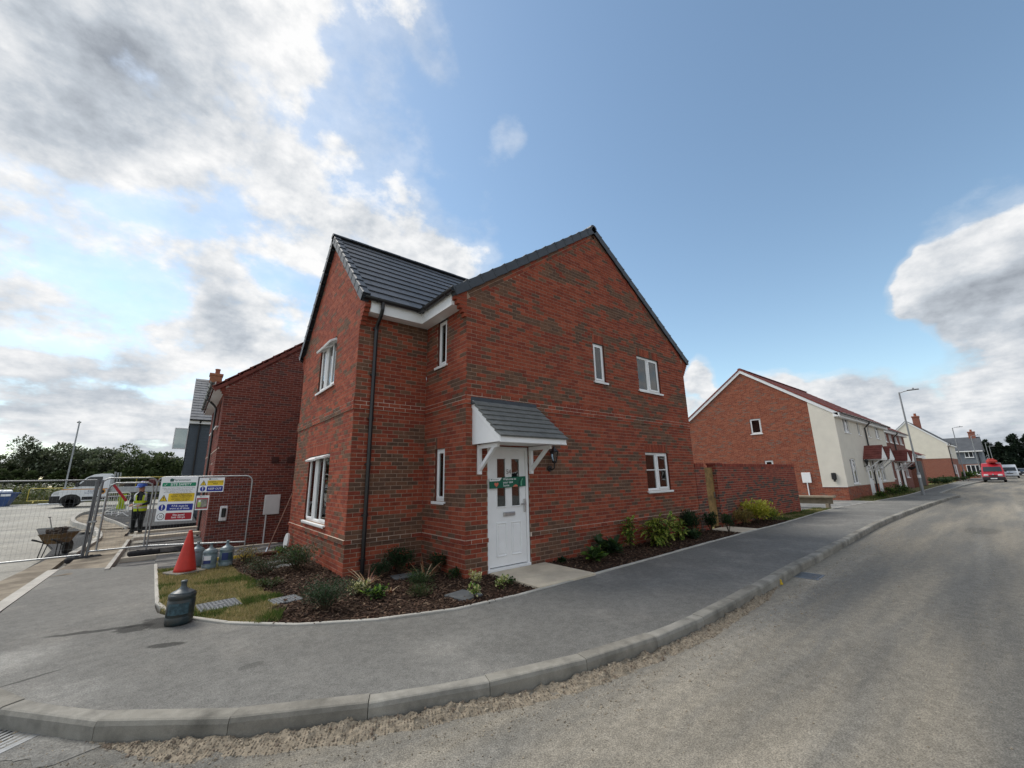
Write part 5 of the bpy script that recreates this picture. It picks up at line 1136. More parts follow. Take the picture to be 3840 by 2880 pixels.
# flatbed truck
mat('van_white', (.72, .74, .76), .3, .5, .04, 2., coat=.4); mat('tyre', (.018, .018, .018), .85, .2, .2); mat('car_glass', (.02, .026, .03), .06, .6, .1, 1.); mat('plastic_black', (.025, .026, .028), .6, .3, .1); mat('lamp_clear', (.55, .57, .58), .15, .6, .1); mat('stripe_orange', (.62, .26, .03), .5); mat('machine_dark', (.045, .04, .04), .7, .3, .5, 5.); mat('rail_yellow', (.45, .34, .03), .5, .4, .2)
def wheel(t, x, y, z, r_, w=.22):
    o = MB().lathe([(r_*.62, -w/2), (r_*.96, -w/2+.01), (r_, -w/2+.04), (r_, w/2-.04), (r_*.96, w/2-.01), (r_*.62, w/2)], 28, 0, T(x, y, z, 0, R(90))).build('wheel', MATS['tyre'], t, smooth=False)
    MB().lathe([(.06, w/2-.05), (r_*.3, w/2-.07), (r_*.6, w/2-.02), (r_*.62, w/2)], 20, 0, T(x, y, z, 0, R(90))).lathe([(.06, -w/2+.05), (r_*.3, -w/2+.07), (r_*.6, -w/2+.02), (r_*.62, -w/2)], 20, 0, T(x, y, z, 0, R(90))).build('rim', mat('rim_grey', (.30, .30, .30), .5, .5, .1), o)
def truck():
    t = thing('flatbed_truck', 'white flatbed truck with orange stripe parked beyond the site fence', 'truck', (-10.55, 37.6, .12))
    # cab: side profile x along vehicle (nose at 0), extruded across y with tumblehome
    prof = [(.06, .42), (.03, .70), (.06, .95), (.16, 1.10), (.62, 1.27), (1.02, 1.36), (1.62, 2.08), (1.95, 2.27), (2.35, 2.33), (2.78, 2.33), (2.84, 2.25), (2.84, .45), (1.55, .42), (1.48, .70), (1.25, .88), (.98, .92), (.72, .86), (.52, .70), (.44, .42)]
    def loft(ws, ys):
        mb = MB(); n = len(prof); rings = []
        for y, f in zip(ys, ws): rings.append([(x+(0 if z < 1.3 else .0), y*(1-.10*max(0, z-1.3)*f), z) for x, z in prof])
        for r_ in rings: mb.v += r_
        for j in range(len(rings)-1):
            for k in range(n): mb.f.append((j*n+k, j*n+(k+1) % n, (j+1)*n+(k+1) % n, (j+1)*n+k)); mb.m.append(0)
        for j in (0, len(rings)-1):
            tri = tessellate_polygon([[Vector((x, z, 0)) for x, z in prof]])
            for q in tri: mb.f.append(tuple(j*n+k for k in q)); mb.m.append(0)
        return mb
    fixn(loft((1, 1, 1, 1), (-.98, -.95, .95, .98)).build('cab', MATS['van_white'], t))
    yy = lambda z: -(.98*(1-.10*max(0, z-1.3)))-.006
    MB().raw([(x, yy(z), z) for x, z in [(1.22, 1.46), (1.66, 2.02), (1.80, 2.10), (2.42, 2.12), (2.46, 1.42)]], [(0, 1, 2, 3, 4)]).build('side_window', MATS['car_glass'], t)
    MB().raw([(1.04, -.80, 1.41), (1.60, -.74, 2.08), (1.60, .74, 2.08), (1.04, .80, 1.41)], [(0, 1, 2, 3)], 0, T(-.02, 0, .012)).build('windscreen', MATS['car_glass'], t)
    MB().bbox(-.03, .52, -1.0, 1.0, .32, .86, .07).bbox(-.01, .30, -.92, .92, .84, 1.0, .04).build('bumper', MATS['plastic_black'], t)
    MB().bbox(.10, .44, -.99, -.80, .86, 1.10, .05).build('headlight', MATS['lamp_clear'], t); MB().bbox(.10, .44, .80, .99, .86, 1.10, .05).build('headlight', MATS['lamp_clear'], t)
    MB().bbox(1.12, 1.30, -1.22, -1.0, 1.42, 1.72, .03).build('mirror', MATS['plastic_black'], t)
    MB().bbox(1.55, 2.84, -.995, -.975, .50, .72, .01).build('side_moulding', MATS['plastic_black'], t); MB().box(.48, 2.80, -.988, -.984, 1.22, 1.27).build('stripe', MATS['stripe_orange'], t)
    text('K & B', .13, MATS['label_blue'], t, T(1.95, -.99, 1.10, 0, R(90)), bold=.01); text('Groundworks', .11, MATS['label_blue'], t, T(1.95, -.99, .97, 0, R(90)), bold=.008)
    MB().lathe([(.17, 0), (.17, .004)], 20, 0, T(2.55, -.984, 1.05, 0, R(90))).build('emblem', MATS['stripe_orange'], t); MB().lathe([(.11, 0), (.11, .004)], 20, 0, T(2.55, -.988, 1.05, 0, R(90))).build('emblem', MATS['sign_black'], t)
    for y in (-.86, .86): wheel(t, .98, y, .36, .36)
    for y in (-.84, .84): wheel(t, 4.9, y, .36, .36)
    MB().box(.48, 1.52, -.93, .93, .30, 1.0).build('wheel_arch', MATS['sign_black'], t)
    MB().box(2.9, 6.6, -.4, .4, .5, .72).build('chassis', MATS['plastic_black'], t)
    MB().box(3.05, 6.7, -1.05, 1.05, .86, .94).build('deck', MATS['machine_dark'], t); MB().bbox(3.05, 6.7, -1.07, -1.04, .94, 1.36, .01).bbox(3.05, 6.7, 1.04, 1.07, .94, 1.36, .01).bbox(6.67, 6.7, -1.04, 1.04, .94, 1.36, .01).build('dropside', mat('dropside_grey', (.40, .41, .41), .5, .4, .15), t)
    MB().tube([(3.05, -.95, .94), (3.05, -.95, 2.45)], .05, 8).tube([(3.05, .95, .94), (3.05, .95, 2.45)], .05, 8).tube([(3.35, -.9, .94), (3.35, -.9, 2.40)], .035, 8).build('headboard_post', MATS['galv'], t)
    MB().tube([(3.3, -1.0, 2.05), (6.6, -1.0, 2.05)], .03, 8).tube([(4.3, -1.0, 1.3), (4.3, -1.0, 2.05)], .025, 6).tube([(5.6, -1.0, 1.3), (5.6, -1.0, 2.05)], .025, 6).build('side_rail', MATS['rail_yellow'], t)
    ld = MB()
    for k in range(26): ld.bbox(-rng(.1, .35), rng(.1, .35), -rng(.1, .3), rng(.1, .3), -.15, rng(.1, .3), .04, random.randrange(3), T(rng(3.5, 6.4), rng(-.7, .7), rng(1.15, 1.65), rng(0, 6), rng(-.3, .3)))
    ldt = ld.build('truck_load', [MATS['machine_dark'], mat('load_red', (.10, .02, .02), .7), mat('load_tan', (.22, .17, .11), .8)], None, M=t.matrix_basis.copy()); tag(ldt, 'jumble of dark machinery and tools on the flatbed truck', 'load')
truck()
# skip
mat('skip_blue', (.025, .06, .17), .55, .4, .25, 3.)
SKp = thing('rubbish_skip', 'blue rubbish skip at the edge of the weeds', 'skip', (-14.6, 43.9, .18), R(2))
sk = MB(); sk.prism([(-1.3, 0), (.75, 0), (1.15, 1.0), (-1.7, 1.0)], -.8, .8); fixn(sk.build('body', MATS['skip_blue'], SKp)); MB().bbox(-1.75, 1.2, -.85, -.78, .93, 1.02, .01).bbox(-1.75, 1.2, .78, .85, .93, 1.02, .01).bbox(1.1, 1.2, -.78, .78, .93, 1.02, .01).build('rim', MATS['skip_blue'], SKp)
MB().bbox(.45, .95, -.845, -.80, .75, .92, .01).build('name_plate', MATS['label_white'], SKp)
for i, (x, rz_) in enumerate(((-.6, .2), (.2, -.4), (.65, .3))): tag(MB().bbox(-.25, .25, -.2, .2, -.1, .18, .05).build('rubbish_bag', MATS['label_white'], None, M=SKp.matrix_basis @ T(x, -.3, 1.02, rz_, .3)), ['white rubbish heaped at the near end of the blue skip', 'white rubbish bag in the middle of the blue skip', 'white rubbish bag at the sloping end of the blue skip'][i], 'rubbish')
tag(MB().bbox(-1.4, 1.4, -.02, .02, 0, .05, .01).bbox(-.9, .3, -.25, .2, 0, .10, .04).build('plastic_sheet', MATS['label_white'], None, M=T(-11.2, 43.0, .2, .1)), 'crumpled white plastic sheeting on the ground in front of the truck', 'sheeting')
# ------------------------------------------------------------------ planting
def leaf_quad(mb, p, d, up, l, w, mi, fold=.25):
    s = d.cross(up)
    if s.length < 1e-4: s = d.orthogonal()
    s.normalize(); n = s.cross(d).normalized(); a = p; b = p+d*l*.5+s*w*.5+n*w*fold*.5; c = p+d*l; e = p+d*l*.5-s*w*.5+n*w*fold*.5; m_ = p+d*l*.5
    i = len(mb.v); mb.v += [tuple(q) for q in (a, b, c, e, m_)]; mb.f += [(i, i+1, i+4), (i+1, i+2, i+4), (i+2, i+3, i+4), (i+3, i, i+4)]; mb.m += [mi]*4
def rdir(zmin=-.3, zmax=1): 
    while True:
        v = Vector((rng(-1, 1), rng(-1, 1), rng(-1, 1)))
        if .05 < v.length < 1:
            v.normalize()
            if zmin <= v.z <= zmax: return v
PM = dict(dark=[leafmat('leaf_dark_%d' % i, c) for i, c in enumerate([(.022, .050, .018), (.030, .065, .022), (.016, .036, .014)])],
          mid=[leafmat('leaf_mid_%d' % i, c) for i, c in enumerate([(.045, .085, .022), (.06, .10, .03), (.03, .06, .018)])],
          brown=[leafmat('leaf_brown_%d' % i, c) for i, c in enumerate([(.060, .055, .024), (.09, .065, .03), (.04, .05, .02)])],
          yellow=[leafmat('leaf_yellow_%d' % i, c) for i, c in enumerate([(.50, .48, .05), (.36, .40, .05), (.58, .52, .11)])],
          amber=[leafmat('leaf_amber_%d' % i, c) for i, c in enumerate([(.24, .17, .05), (.17, .14, .045), (.28, .23, .07)])],
          straw=[leafmat('leaf_straw_%d' % i, c) for i, c in enumerate([(.42, .27, .15), (.25, .12, .06), (.55, .42, .27), (.13, .05, .03)])],
          cream=[leafmat('leaf_cream_%d' % i, c) for i, c in enumerate([(.55, .52, .25), (.42, .44, .14), (.62, .60, .38)])],
          lime=[leafmat('leaf_lime_%d' % i, c) for i, c in enumerate([(.18, .30, .04), (.12, .22, .04), (.08, .15, .03)])],
          blue=[leafmat('leaf_blue_%d' % i, c) for i, c in enumerate([(.035, .068, .032), (.026, .052, .024), (.05, .085, .042)])])
def bush(loc, label, cat, kinds, rx, ry, h, n, lw=(.02, .05), grp=None, stems=6, flat=.3, name='shrub', ratio=.5, base=0.0):
    n = int(n*1.5); stems = int(stems*1.3); h *= .80
    t = thing(name, label, cat, loc, rng(0, 6.28), grp); st = MB(); tips = []
    mats = [m for k in kinds for m in PM[k]]
    for k in range(stems):
        a = rng(0, 6.28); q = Vector((math.cos(a)*rx*rng(.3, .85), math.sin(a)*ry*rng(.3, .85), h*rng(.6, .95))); mid_ = q*.5+Vector((rng(-.03, .03), rng(-.03, .03), h*.08)); st.tube([(0, 0, -.01), tuple(mid_), tuple(q)], [.008, .006, .003], 4); tips += [q, mid_, q*.8]
    st.build('stems', mat('stem_brown', (.07, .05, .03), .85), t)
    f = MB(); cl = [(q, rng(.16, .34)*min(rx, h)*1.6) for q in tips]
    for k in range(n):
        c_, r_ = random.choice(cl); d = rdir(-.6, 1); p = c_+Vector((d.x*r_*1.15, d.y*r_*1.15, d.z*r_*.85))*rng(.35, 1.0)**.5
        if p.z < .01: p.z = rng(.01, .05)
        dd = (d*.7+rdir(-1, 1)*.7+Vector((0, 0, flat))).normalized(); l = rng(*lw); leaf_quad(f, p, dd, Vector((0, 0, 1)), l, l*ratio, random.randrange(len(mats)))
    f.build('foliage', mats, t); return t
def bigleaf(loc, label, cat, name, n, kinds, ll, ratio, h, spread, droop=.2, stems=5, grp=None):
    """plants whose leaves can be told apart: every leaf its own part"""
    t = thing(name, label, cat, loc, rng(0, 6.28), grp); mats = [m for k in kinds for m in PM.get(k, [MATS.get(k)])]; meshes = []
    for m in mats:
        for v in range(2):
            mb = MB(); seg = 4; ws = [.25, .85, 1.0, .7, .06]; prev = None; cur = rng(.5, 1.3)*droop
            for s in range(seg+1):
                x = s/seg; z = -cur*x*x*.6; w = ws[s]*ratio*.5
                row = [(x, -w, z+w*.35), (x, 0, z), (x, w, z+w*.35)]
                mb.v += row
                if prev is not None:
                    b = prev; mb.f += [(b, b+3, b+4, b+1), (b+1, b+4, b+5, b+2)]; mb.m += [0, 0]
                prev = len(mb.v)-3
            meshes.append(mb.mesh('leaf', m, True))
    st = MB(); roots = []
    for k in range(stems):
        a = rng(0, 6.28); q = Vector((math.cos(a)*spread*rng(.1, 1), math.sin(a)*spread*rng(.1, 1), h*rng(.35, 1))); st.tube([(q.x*.2, q.y*.2, -.01), tuple(q*.55), tuple(q)], [.011, .009, .006], 5); roots.append(q)
    st.build('stems', MATS['stem_brown'] if 'stem_brown' in MATS else mat('stem_brown', (.07, .05, .03), .85), t)
    for k in range(n):
        q = roots[k % stems]*rng(.12, 1.0)**.7 if h > .3 else roots[k % stems]*rng(.3, 1.); a = rng(0, 6.28); el = rng(-.45, .95) if h > .3 else rng(.2, 1.25); l = rng(*ll)
        link('leaf', random.choice(meshes), t, T(q.x, q.y, q.z, a, rng(-.4, .4), -el) @ Matrix.Diagonal((l, l, l, 1)))
    return t
# spotted laurel leaves: yellow flecks on green
sl_ = leafmat('leaf_spotted', (.06, .13, .022), (.40, .44, .07), .3, .25, 45, .50, .58); sl2 = leafmat('leaf_spotted_pale', (.12, .19, .035), (.46, .48, .10), .3, .25, 45, .46, .55); MATS['leaf_spotted'] = sl_; MATS['leaf_spotted_pale'] = sl2
bigleaf((4.20, -.26, 0), 'tall spotted laurel against the front wall with one upright stem', 'shrub', 'spotted_laurel', 84, ('leaf_spotted', 'leaf_spotted'), (.13, .22), .36, .80, .16, .55, 6, 'spotted laurels under the front windows')
bigleaf((4.85, -.52, 0), 'broad bushy spotted laurel between the two smaller laurels', 'shrub', 'spotted_laurel', 250, ('leaf_spotted', 'leaf_spotted_pale'), (.14, .24), .36, .74, .40, .55, 18, 'spotted laurels under the front windows')
bigleaf((5.85, -.48, 0), 'smaller spotted laurel next to the low leafy clump near the gate', 'shrub', 'spotted_laurel', 130, ('leaf_spotted_pale', 'leaf_spotted'), (.12, .21), .36, .62, .28, .55, 10, 'spotted laurels under the front windows')
bigleaf((2.55, -.62, 0), 'low broad-leaved bergenia at the end of the bed beside the paving', 'plant', 'broad_leaf_plant', 80, ('mid', 'lime'), (.13, .22), .62, .20, .26, .4, 12, 'broad-leaved plants by the front wall')
bigleaf((3.25, -.42, 0), 'larger broad-leaved bergenia below the laurels', 'plant', 'broad_leaf_plant', 110, ('mid', 'blue'), (.15, .25), .60, .30, .36, .4, 16, 'broad-leaved plants by the front wall')
bigleaf((1.98, -.22, 0), 'small broad-leaved seedling at the corner of paving and wall', 'plant', 'broad_leaf_plant', 22, ('dark',), (.08, .14), .6, .10, .12, .4, 6)
bigleaf((5.35, -.30, 0), 'spotted laurel close to the wall behind the broad bushy laurel', 'shrub', 'spotted_laurel', 110, ('leaf_spotted', 'leaf_spotted_pale'), (.12, .21), .36, .66, .26, .55, 10, 'spotted laurels under the front windows')
bush((6.55, -.42, 0), 'low blue-green leafy clump beyond the spotted laurels', 'plant', ('blue', 'mid'), .38, .26, .22, 420, (.05, .09), stems=9, ratio=.7, name='low_plant')
bush((7.0, -.20, 0), 'dark glossy evergreen shrub left of the timber gate', 'shrub', ('dark',), .34, .28, .72, 900, (.05, .10), 'dark evergreen shrubs by the gate', 9, .5, ratio=.36)
bush((7.75, -.35, 0), 'dark evergreen shrub at the foot of the timber gate', 'shrub', ('dark',), .22, .22, .62, 500, (.05, .09), 'dark evergreen shrubs by the gate', 6, .5, ratio=.36)
bush((8.22, -.62, 0), 'thin dark evergreen shrub at the corner of the gate paving', 'shrub', ('dark', 'mid'), .20, .20, .60, 420, (.05, .09), 'dark evergreen shrubs by the gate', 6, .5, ratio=.36)
bush((9.95, -.35, 0), 'amber-leaved shrub against the garden wall', 'shrub', ('amber',), .36, .30, .55, 650, (.04, .08), None, 8)
bush((10.75, -.42, 0), 'bright yellow-leaved shrub in the middle of the garden wall bed', 'shrub', ('yellow',), .45, .34, .80, 1100, (.06, .12), None, 10)
bush((11.65, -.48, 0), 'smaller yellow-green shrub at the grass end of the garden wall bed', 'shrub', ('yellow', 'lime'), .35, .28, .48, 650, (.04, .08), None, 8)
bush((-1.92, 2.75, 0), 'large loose grey-green shrub beside the side wall of the corner house', 'shrub', ('blue', 'brown', 'mid'), .36, .42, .48, 1500, (.02, .055), None, 14)
bush((-2.45, 2.75, 0), 'sparse brown-green shrub at the grass edge opposite the side wall', 'shrub', ('brown', 'blue'), .34, .40, .36, 1100, (.015, .04), None, 14)
bush((-2.50, 1.75, 0), 'low patchy green plant between the covers and the shrubs', 'plant', ('mid', 'brown'), .28, .28, .12, 420, (.02, .05), None, 9, name='low_plant')
bush((-2.55, 4.35, 0), 'reddish-brown shrub next to the picture-label bottle', 'shrub', ('brown', 'amber'), .28, .24, .34, 700, (.015, .04), None, 12)
bush((-1.80, 5.05, 0), 'small bright green tuft near the plastic lid', 'plant', ('lime', 'mid'), .18, .18, .16, 360, (.02, .05), None, 7, name='low_plant')
bush((-2.18, -.12, 0), 'dense dark green rounded shrub beside the small tread-plate cover', 'shrub', ('dark', 'blue'), .30, .27, .42, 2600, (.012, .03), None, 22)
bush((-1.62, .30, 0), 'spreading pale green plant with dry ends behind the rounded shrub', 'plant', ('mid', 'cream', 'brown'), .28, .24, .20, 520, (.02, .05), None, 9, name='low_plant')
bush((-1.50, -.05, 0), 'lime-green strawberry-like plant in the bark', 'plant', ('lime', 'dark'), .17, .15, .16, 200, (.03, .06), None, 6, ratio=.8, name='low_plant')
bush((-1.00, -.42, 0), 'low olive-green shrub near the edging', 'shrub', ('mid', 'brown'), .24, .18, .18, 1000, (.012, .03), None, 14)
bush((-.78, .00, 0), 'dark green shrub in front of the dry spiky plant', 'shrub', ('dark', 'mid'), .26, .20, .28, 1500, (.012, .03), None, 16)
bush((-.60, 1.22, 0), 'dark leafy shrub in the inner corner of the house', 'shrub', ('dark',), .30, .22, .44, 900, (.03, .06), None, 10)
bush((-1.02, 1.05, 0), 'small dark shrub below the black downpipe', 'shrub', ('dark', 'blue'), .20, .18, .30, 500, (.02, .05), None, 8)
bush((-.13, .72, 0), 'dark shrub growing up the porch side wall', 'shrub', ('dark',), .16, .24, .38, 500, (.025, .055), None, 8)
bush((-.10, .18, 0), 'small dark seedling at the outer house corner', 'plant', ('dark', 'mid'), .12, .12, .16, 160, (.03, .06), None, 5, name='low_plant')
bush((-.46, -.98, 0), 'cream-yellow sprig on the round-cornered cover', 'plant', ('cream', 'lime'), .10, .10, .20, 110, (.025, .05), 'cream-yellow sprigs near the paving', 4, ratio=.7, name='variegated_sprig')
bush((-.12, -.50, 0), 'tallest cream-yellow sprig with pale tips', 'plant', ('cream',), .10, .10, .28, 130, (.025, .05), 'cream-yellow sprigs near the paving', 4, ratio=.7, name='variegated_sprig')
bush((.12, -.80, 0), 'yellow sprig beside the front door paving', 'plant', ('cream', 'lime'), .13, .12, .17, 130, (.025, .05), 'cream-yellow sprigs near the paving', 5, ratio=.7, name='variegated_sprig')
bush((.38, -.72, 0), 'tiny green weed at the edge of the front paving', 'plant', ('mid',), .10, .10, .08, 90, (.02, .05), None, 5, name='low_plant')
def spiky(loc, label, n, ll, seed, lean=.9):
    t = thing('spiky_plant', label, 'plant', loc, rng(0, 6), 'dried strap-leaved plants in the bark'); f = MB(); mats = PM['straw']
    for k in range(n):
        a = rng(0, 6.28); l = rng(*ll); b = rng(.25, lean); prev = None; w = rng(.008, .016); mi = random.randrange(4); d = Vector((math.cos(a), math.sin(a), 0)); s = Vector((-d.y, d.x, 0))
        for j in range(6):
            u = j/5; ang = b*u*2.2; p = d*(l*(math.sin(ang)/2.2/max(b, .01)))+Vector((0, 0, max(.005, l*(1-math.cos(ang))*-.0+l*math.sin(max(.1, 1.45-ang*.75))*u*.75))); ww = w*(1-u*.8)
            row = [tuple(p-s*ww), tuple(p+s*ww)]; f.v += row
            if prev is not None: f.f.append((prev, prev+1, prev+3, prev+2)); f.m.append(mi)
            prev = len(f.v)-2
    f.build('blades', mats, t); return t
spiky((-1.34, .72, 0), 'dried brown strap-leaved plant near the black downpipe', 22, (.25, .48), 1); spiky((-.52, .42, 0), 'tallest dried strap-leaved plant with upright reddish blades', 34, (.35, .60), 2, .7); spiky((-1.22, .10, 0), 'smallest dried straw-coloured tuft lying flat in the bark', 14, (.15, .28), 3, 1.2)
# ------------------------------------------------------------------ garden wall, gate and the houses down the street
gb = brick_set('garden', [(.255, .062, .042), (.225, .054, .038), (.285, .075, .048), (.195, .050, .038)], [(.105, .068, .055), (.085, .060, .052)])
GW = thing('garden_wall', 'red and brown brick garden wall beyond the timber gate', 'wall', (9.17, 0, 0)); gst = []
gpick = picker(4, 2, 21, .05, .6, .08)
brick_wall(GW, gst, 'wall_face', T(0, 0, 0), [(0, -.2), (7.2, -.2), (7.2, 1.80), (0, 1.80)], [], gpick, 0, soldiers=False)
brick_wall(GW, gst, 'wall_end', T(7.2, 0, 0, math.pi/2), [(0, -.2), (.215, -.2), (.215, 1.80), (0, 1.80)], [], gpick, 1, soldiers=False)
brick_wall(GW, gst, 'wall_start', T(0, .215, 0, -math.pi/2), [(0, -.2), (.215, -.2), (.215, 1.80), (0, 1.80)], [], gpick, 1, soldiers=False)
MB().box(.01, 7.19, .012, .20, -.2, 1.80).build('wall_core', MATS['mortar'], GW)
finish_bricks(GW, gst, gb, 220)
cpm = {}
for k in range(96):
    mi = random.randrange(4)
    if mi not in cpm: cpm[mi] = MB().bbox(.005, .070, -.004, .219, 0, .105, .004).mesh('coping_brick', gb[mi])
    if k*.075 < 7.15: link('coping_brick', cpm[mi], GW, T(k*.075, 0, 1.803))
prs = []
brick_wall(GW, prs, 'pier', T(-.02, -.05, 0), [(0, -.2), (.45, -.2), (.45, 1.86), (0, 1.86)], [], gpick, 1, soldiers=False); brick_wall(GW, prs, 'pier', T(-.02, .22, 0, -math.pi/2), [(0, -.2), (.27, -.2), (.27, 1.86), (0, 1.86)], [], gpick, 0, soldiers=False); finish_bricks(GW, prs, gb, 60)
MB().box(-.01, .42, -.03, .2, -.2, 1.85).bbox(-.03, .44, -.06, .25, 1.862, 1.925, .006).build('pier_cap', gb[3], GW)
SWt = thing('short_wall', 'short brick wall between the corner house and the timber gate', 'wall', (LA+.03, .0, 0)); sst = []
brick_wall(SWt, sst, 'wall_face', T(0, 0, 0), [(0, -.2), (.57, -.2), (.57, 1.80), (0, 1.80)], [], gpick, 0, soldiers=False); finish_bricks(SWt, sst, gb, 60)
MB().box(.0, .565, .012, .20, -.2, 1.80).build('wall_core', MATS['mortar'], SWt)
for k in range(7): link('coping_brick', cpm[k % 3] if k % 3 in cpm else list(cpm.values())[0], SWt, T(k*.075+.02, 0, 1.803))
mat('gate_timber', (.30, .19, .075), .8, .25, .3, 9., bump=.4, bscale=30, col2=(.20, .13, .055), scale2=3.); GT = thing('timber_gate', 'tall timber board gate between the brick walls', 'gate', (8.53, .06, 0))
for k in range(7):
    MB().bbox(k*.088+.003, k*.088+.085, 0, .022, .05, 1.78+.004*(k % 2), .004).build('board', MATS['gate_timber'], GT)
MB().bbox(.0, .60, .024, .06, .30, .42, .004).bbox(.0, .60, .024, .06, 1.40, 1.52, .004).build('ledge', MATS['gate_timber'], GT); MB().bbox(.50, .57, -.03, .0, .88, 1.05, .008).build('latch', MATS['steel_dark'], GT)
TR = thing('timber_trestle', 'low timber trough on two legs at the end of the garden wall', 'trestle', (18.5, .25, 0), R(-86))
MB().bbox(-.85, .85, -.03, .03, .20, .52, .008).bbox(-.95, .95, -.24, .24, .46, .54, .008).build('beam', mat('trestle_wood', (.27, .225, .165), .85, .2, .2, 6.), TR)
for x in (-.65, .65): MB().bbox(x-.06, x+.06, -.2, .2, 0, .22, .01).build('leg', mat('trestle_wood', (.27, .225, .165), .85, .2, .2, 6.), TR)
# driveway and front gardens
asphalt('drive_asphalt', (.16, .16, .155), (.24, .235, .22))
struct(MB().slab([(16.5, -.60), (18.3, -.52), (25.2, -.82), (25.2, 14), (16.5, 14)], -.2, -.004).build('driveway', MATS['drive_asphalt']))
fg = [(25.3, -.84), (32.3, -1.12), (45, -.95), (60, -.85), (75, -.85), (75, .25), (25.3, .18)]; struct(MB().slab(fg, -.2, -.002).build('front_garden', MATS['lawn_soil'])); grass(fg[:2]+[(38, -1.0), (38, .2), (25.3, .18)], 5000, (.05, .14), lambda x, y: .1)
# --- house with brick gable and rendered front
H2 = thing('rendered_house', 'house with brick gable, cream rendered front and red tiled roof', 'house', (25.1, .2, 0))
ob = brick_set('orange', [(.270, .085, .050), (.235, .070, .044), (.310, .102, .060)], [(.20, .11, .085)])
mat('render_cream', (.70, .66, .575), .92, .15, .05, 2., bump=.25, bscale=120); mat('bargeboard', (.78, .79, .80), .45, .4, .04)
ost = []; D_H = 9.2; A2 = 8.36; E2 = 5.02; k2 = (A2-E2)/(D_H/2); GM = T(0, D_H, 0, -math.pi/2)
go = [(4.72, 5.37, 4.05, 5.025), (5.23, 5.72, 1.35, 2.325)]
brick_wall(H2, ost, 'gable_wall', GM, [(0, -.2), (D_H, -.2), (D_H, E2), (D_H/2, A2), (0, E2)], go, picker(3, 1, 31, .2, .3, .06), 0, z0=-.15, mortar='mortar')
plp = picker(3, 1, 33, .2, .3, .06); FL = 13.7
finish_bricks(H2, ost, ob, 0)
for o_ in go: window(H2, GM, *o_, [(1, 'sash')])
rp = MB(); uu = D_H-1.14; ztop = lambda u: E2+k2*(D_H-u); rp.prism([(uu, .73), (D_H+.02, .73), (D_H+.02, ztop(D_H)), (uu, ztop(uu))], -.025, .02, 0, GM); fixn(rp.build('render_panel', MATS['render_cream'], H2)); MB().box(uu-.01, D_H+.03, -.032, 0, .715, .732, 0, GM).build('render_stop', MATS['fascia_white'], H2)
MFr = T(0, 0, 0)
fo = [(1.75, 3.05, 3.85, 4.90), (5.2, 5.75, 3.85, 4.90), (8.0, 8.55, 3.85, 4.90), (10.4, 11.7, 3.85, 4.90), (1.55, 2.85, .84, 2.30), (9.6, 10.9, .84, 2.30)]
fcw = MB(); loops = [[Vector((u, z, 0)) for u, z in ((0, .73), (FL, .73), (FL, E2), (0, E2))]]+[[Vector(q) for q in ((a, c, 0), (a, d, 0), (b, d, 0), (b, c, 0))] for a, b, c, d in fo]; flat = [p for l in loops for p in l]
fcw.v = [(p.x, 0, p.y) for p in flat]
for t_ in tessellate_polygon(loops):
    a, b, c = [flat[k] for k in t_]
    fcw.f.append(tuple(t_) if (b.x-a.x)*(c.y-a.y)-(b.y-a.y)*(c.x-a.x) > 0 else (t_[0], t_[2], t_[1])); fcw.m.append(0)
for a, b, c, d in fo: fcw.face([(b, 0, c), (b, .1, c), (b, .1, d), (b, 0, d)]); fcw.face([(a, 0, c), (a, 0, d), (a, .1, d), (a, .1, c)]); fcw.face([(a, 0, d), (b, 0, d), (b, .1, d), (a, .1, d)])
fcw.build('front_wall', MATS['render_cream'], H2)
pls = []; brick_wall(H2, pls, 'plinth', T(0, 0, 0), [(0, -.2), (FL, -.2), (FL, .72), (0, .72)], [], plp, 1, soldiers=False); finish_bricks(H2, pls, ob, 0)
for o_ in fo: window(H2, MFr, *o_, [(1, 'fixed'), (1, 'sash')] if o_[1]-o_[0] > .8 else [(1, 'sash')], depth=.5)
mat('red_tile', (.185, .056, .046), .8, .25, .3, 3., bump=.3, bscale=40, speck=.12)
def tiled_roof(parent, x0, x1, ye, ze, yr, zr_, yb, m, courses=13, name='roof', over=.30, verge=True, barge=True):
    """ridge along x; front eave at ye, back eave at yb"""
    mb = MB(); k_ = (zr_-ze)/(yr-ye)
    for s in (0, 1):
        yy0, yy1 = (ye-over, yr) if s == 0 else (yb+over, yr)
        za = ze-over*k_+.13
        for c_ in range(courses):
            f0, f1 = c_/courses, (c_+1)/courses+.012; ya, yb_ = yy0+(yy1-yy0)*f0, yy0+(yy1-yy0)*min(1, f1); z0, z1 = za+(zr_+.13-za)*f0, za+(zr_+.13-za)*min(1, f1)-.025
            mb.raw([(x0, ya, z0), (x1, ya, z0), (x1, yb_, z1), (x0, yb_, z1), (x0, ya, z0-.035), (x1, ya, z0-.035), (x0, yb_, z1-.035)], [(0, 1, 2, 3), (0, 4, 5, 1), (0, 3, 6, 4)])
    o = mb.build(name, m, parent)
    if barge:
        bb = MB(); y0 = ye-over; z0 = ze-over*k_+.06
        for s in (1, -1):
            ys = (lambda y: y) if s == 1 else (lambda y: 2*yr-y)
            bb.prism([(ys(y0), z0-.0), (ys(yr), zr_+.06), (ys(yr), zr_-.16), (ys(y0), z0-.22)], x0+.02, x0+.06, 0, Matrix(((0, 1, 0, 0), (1, 0, 0, 0), (0, 0, 1, 0), (0, 0, 0, 1))))
        fixn(bb.build('bargeboard', MATS['bargeboard'], o))
        bx_ = MB().bbox(x0+.02, x1, ye-over+.06, ye, ze-.38, ze-.14, .01); bx_.build('fascia', MATS['fascia_white'], o)
    return o
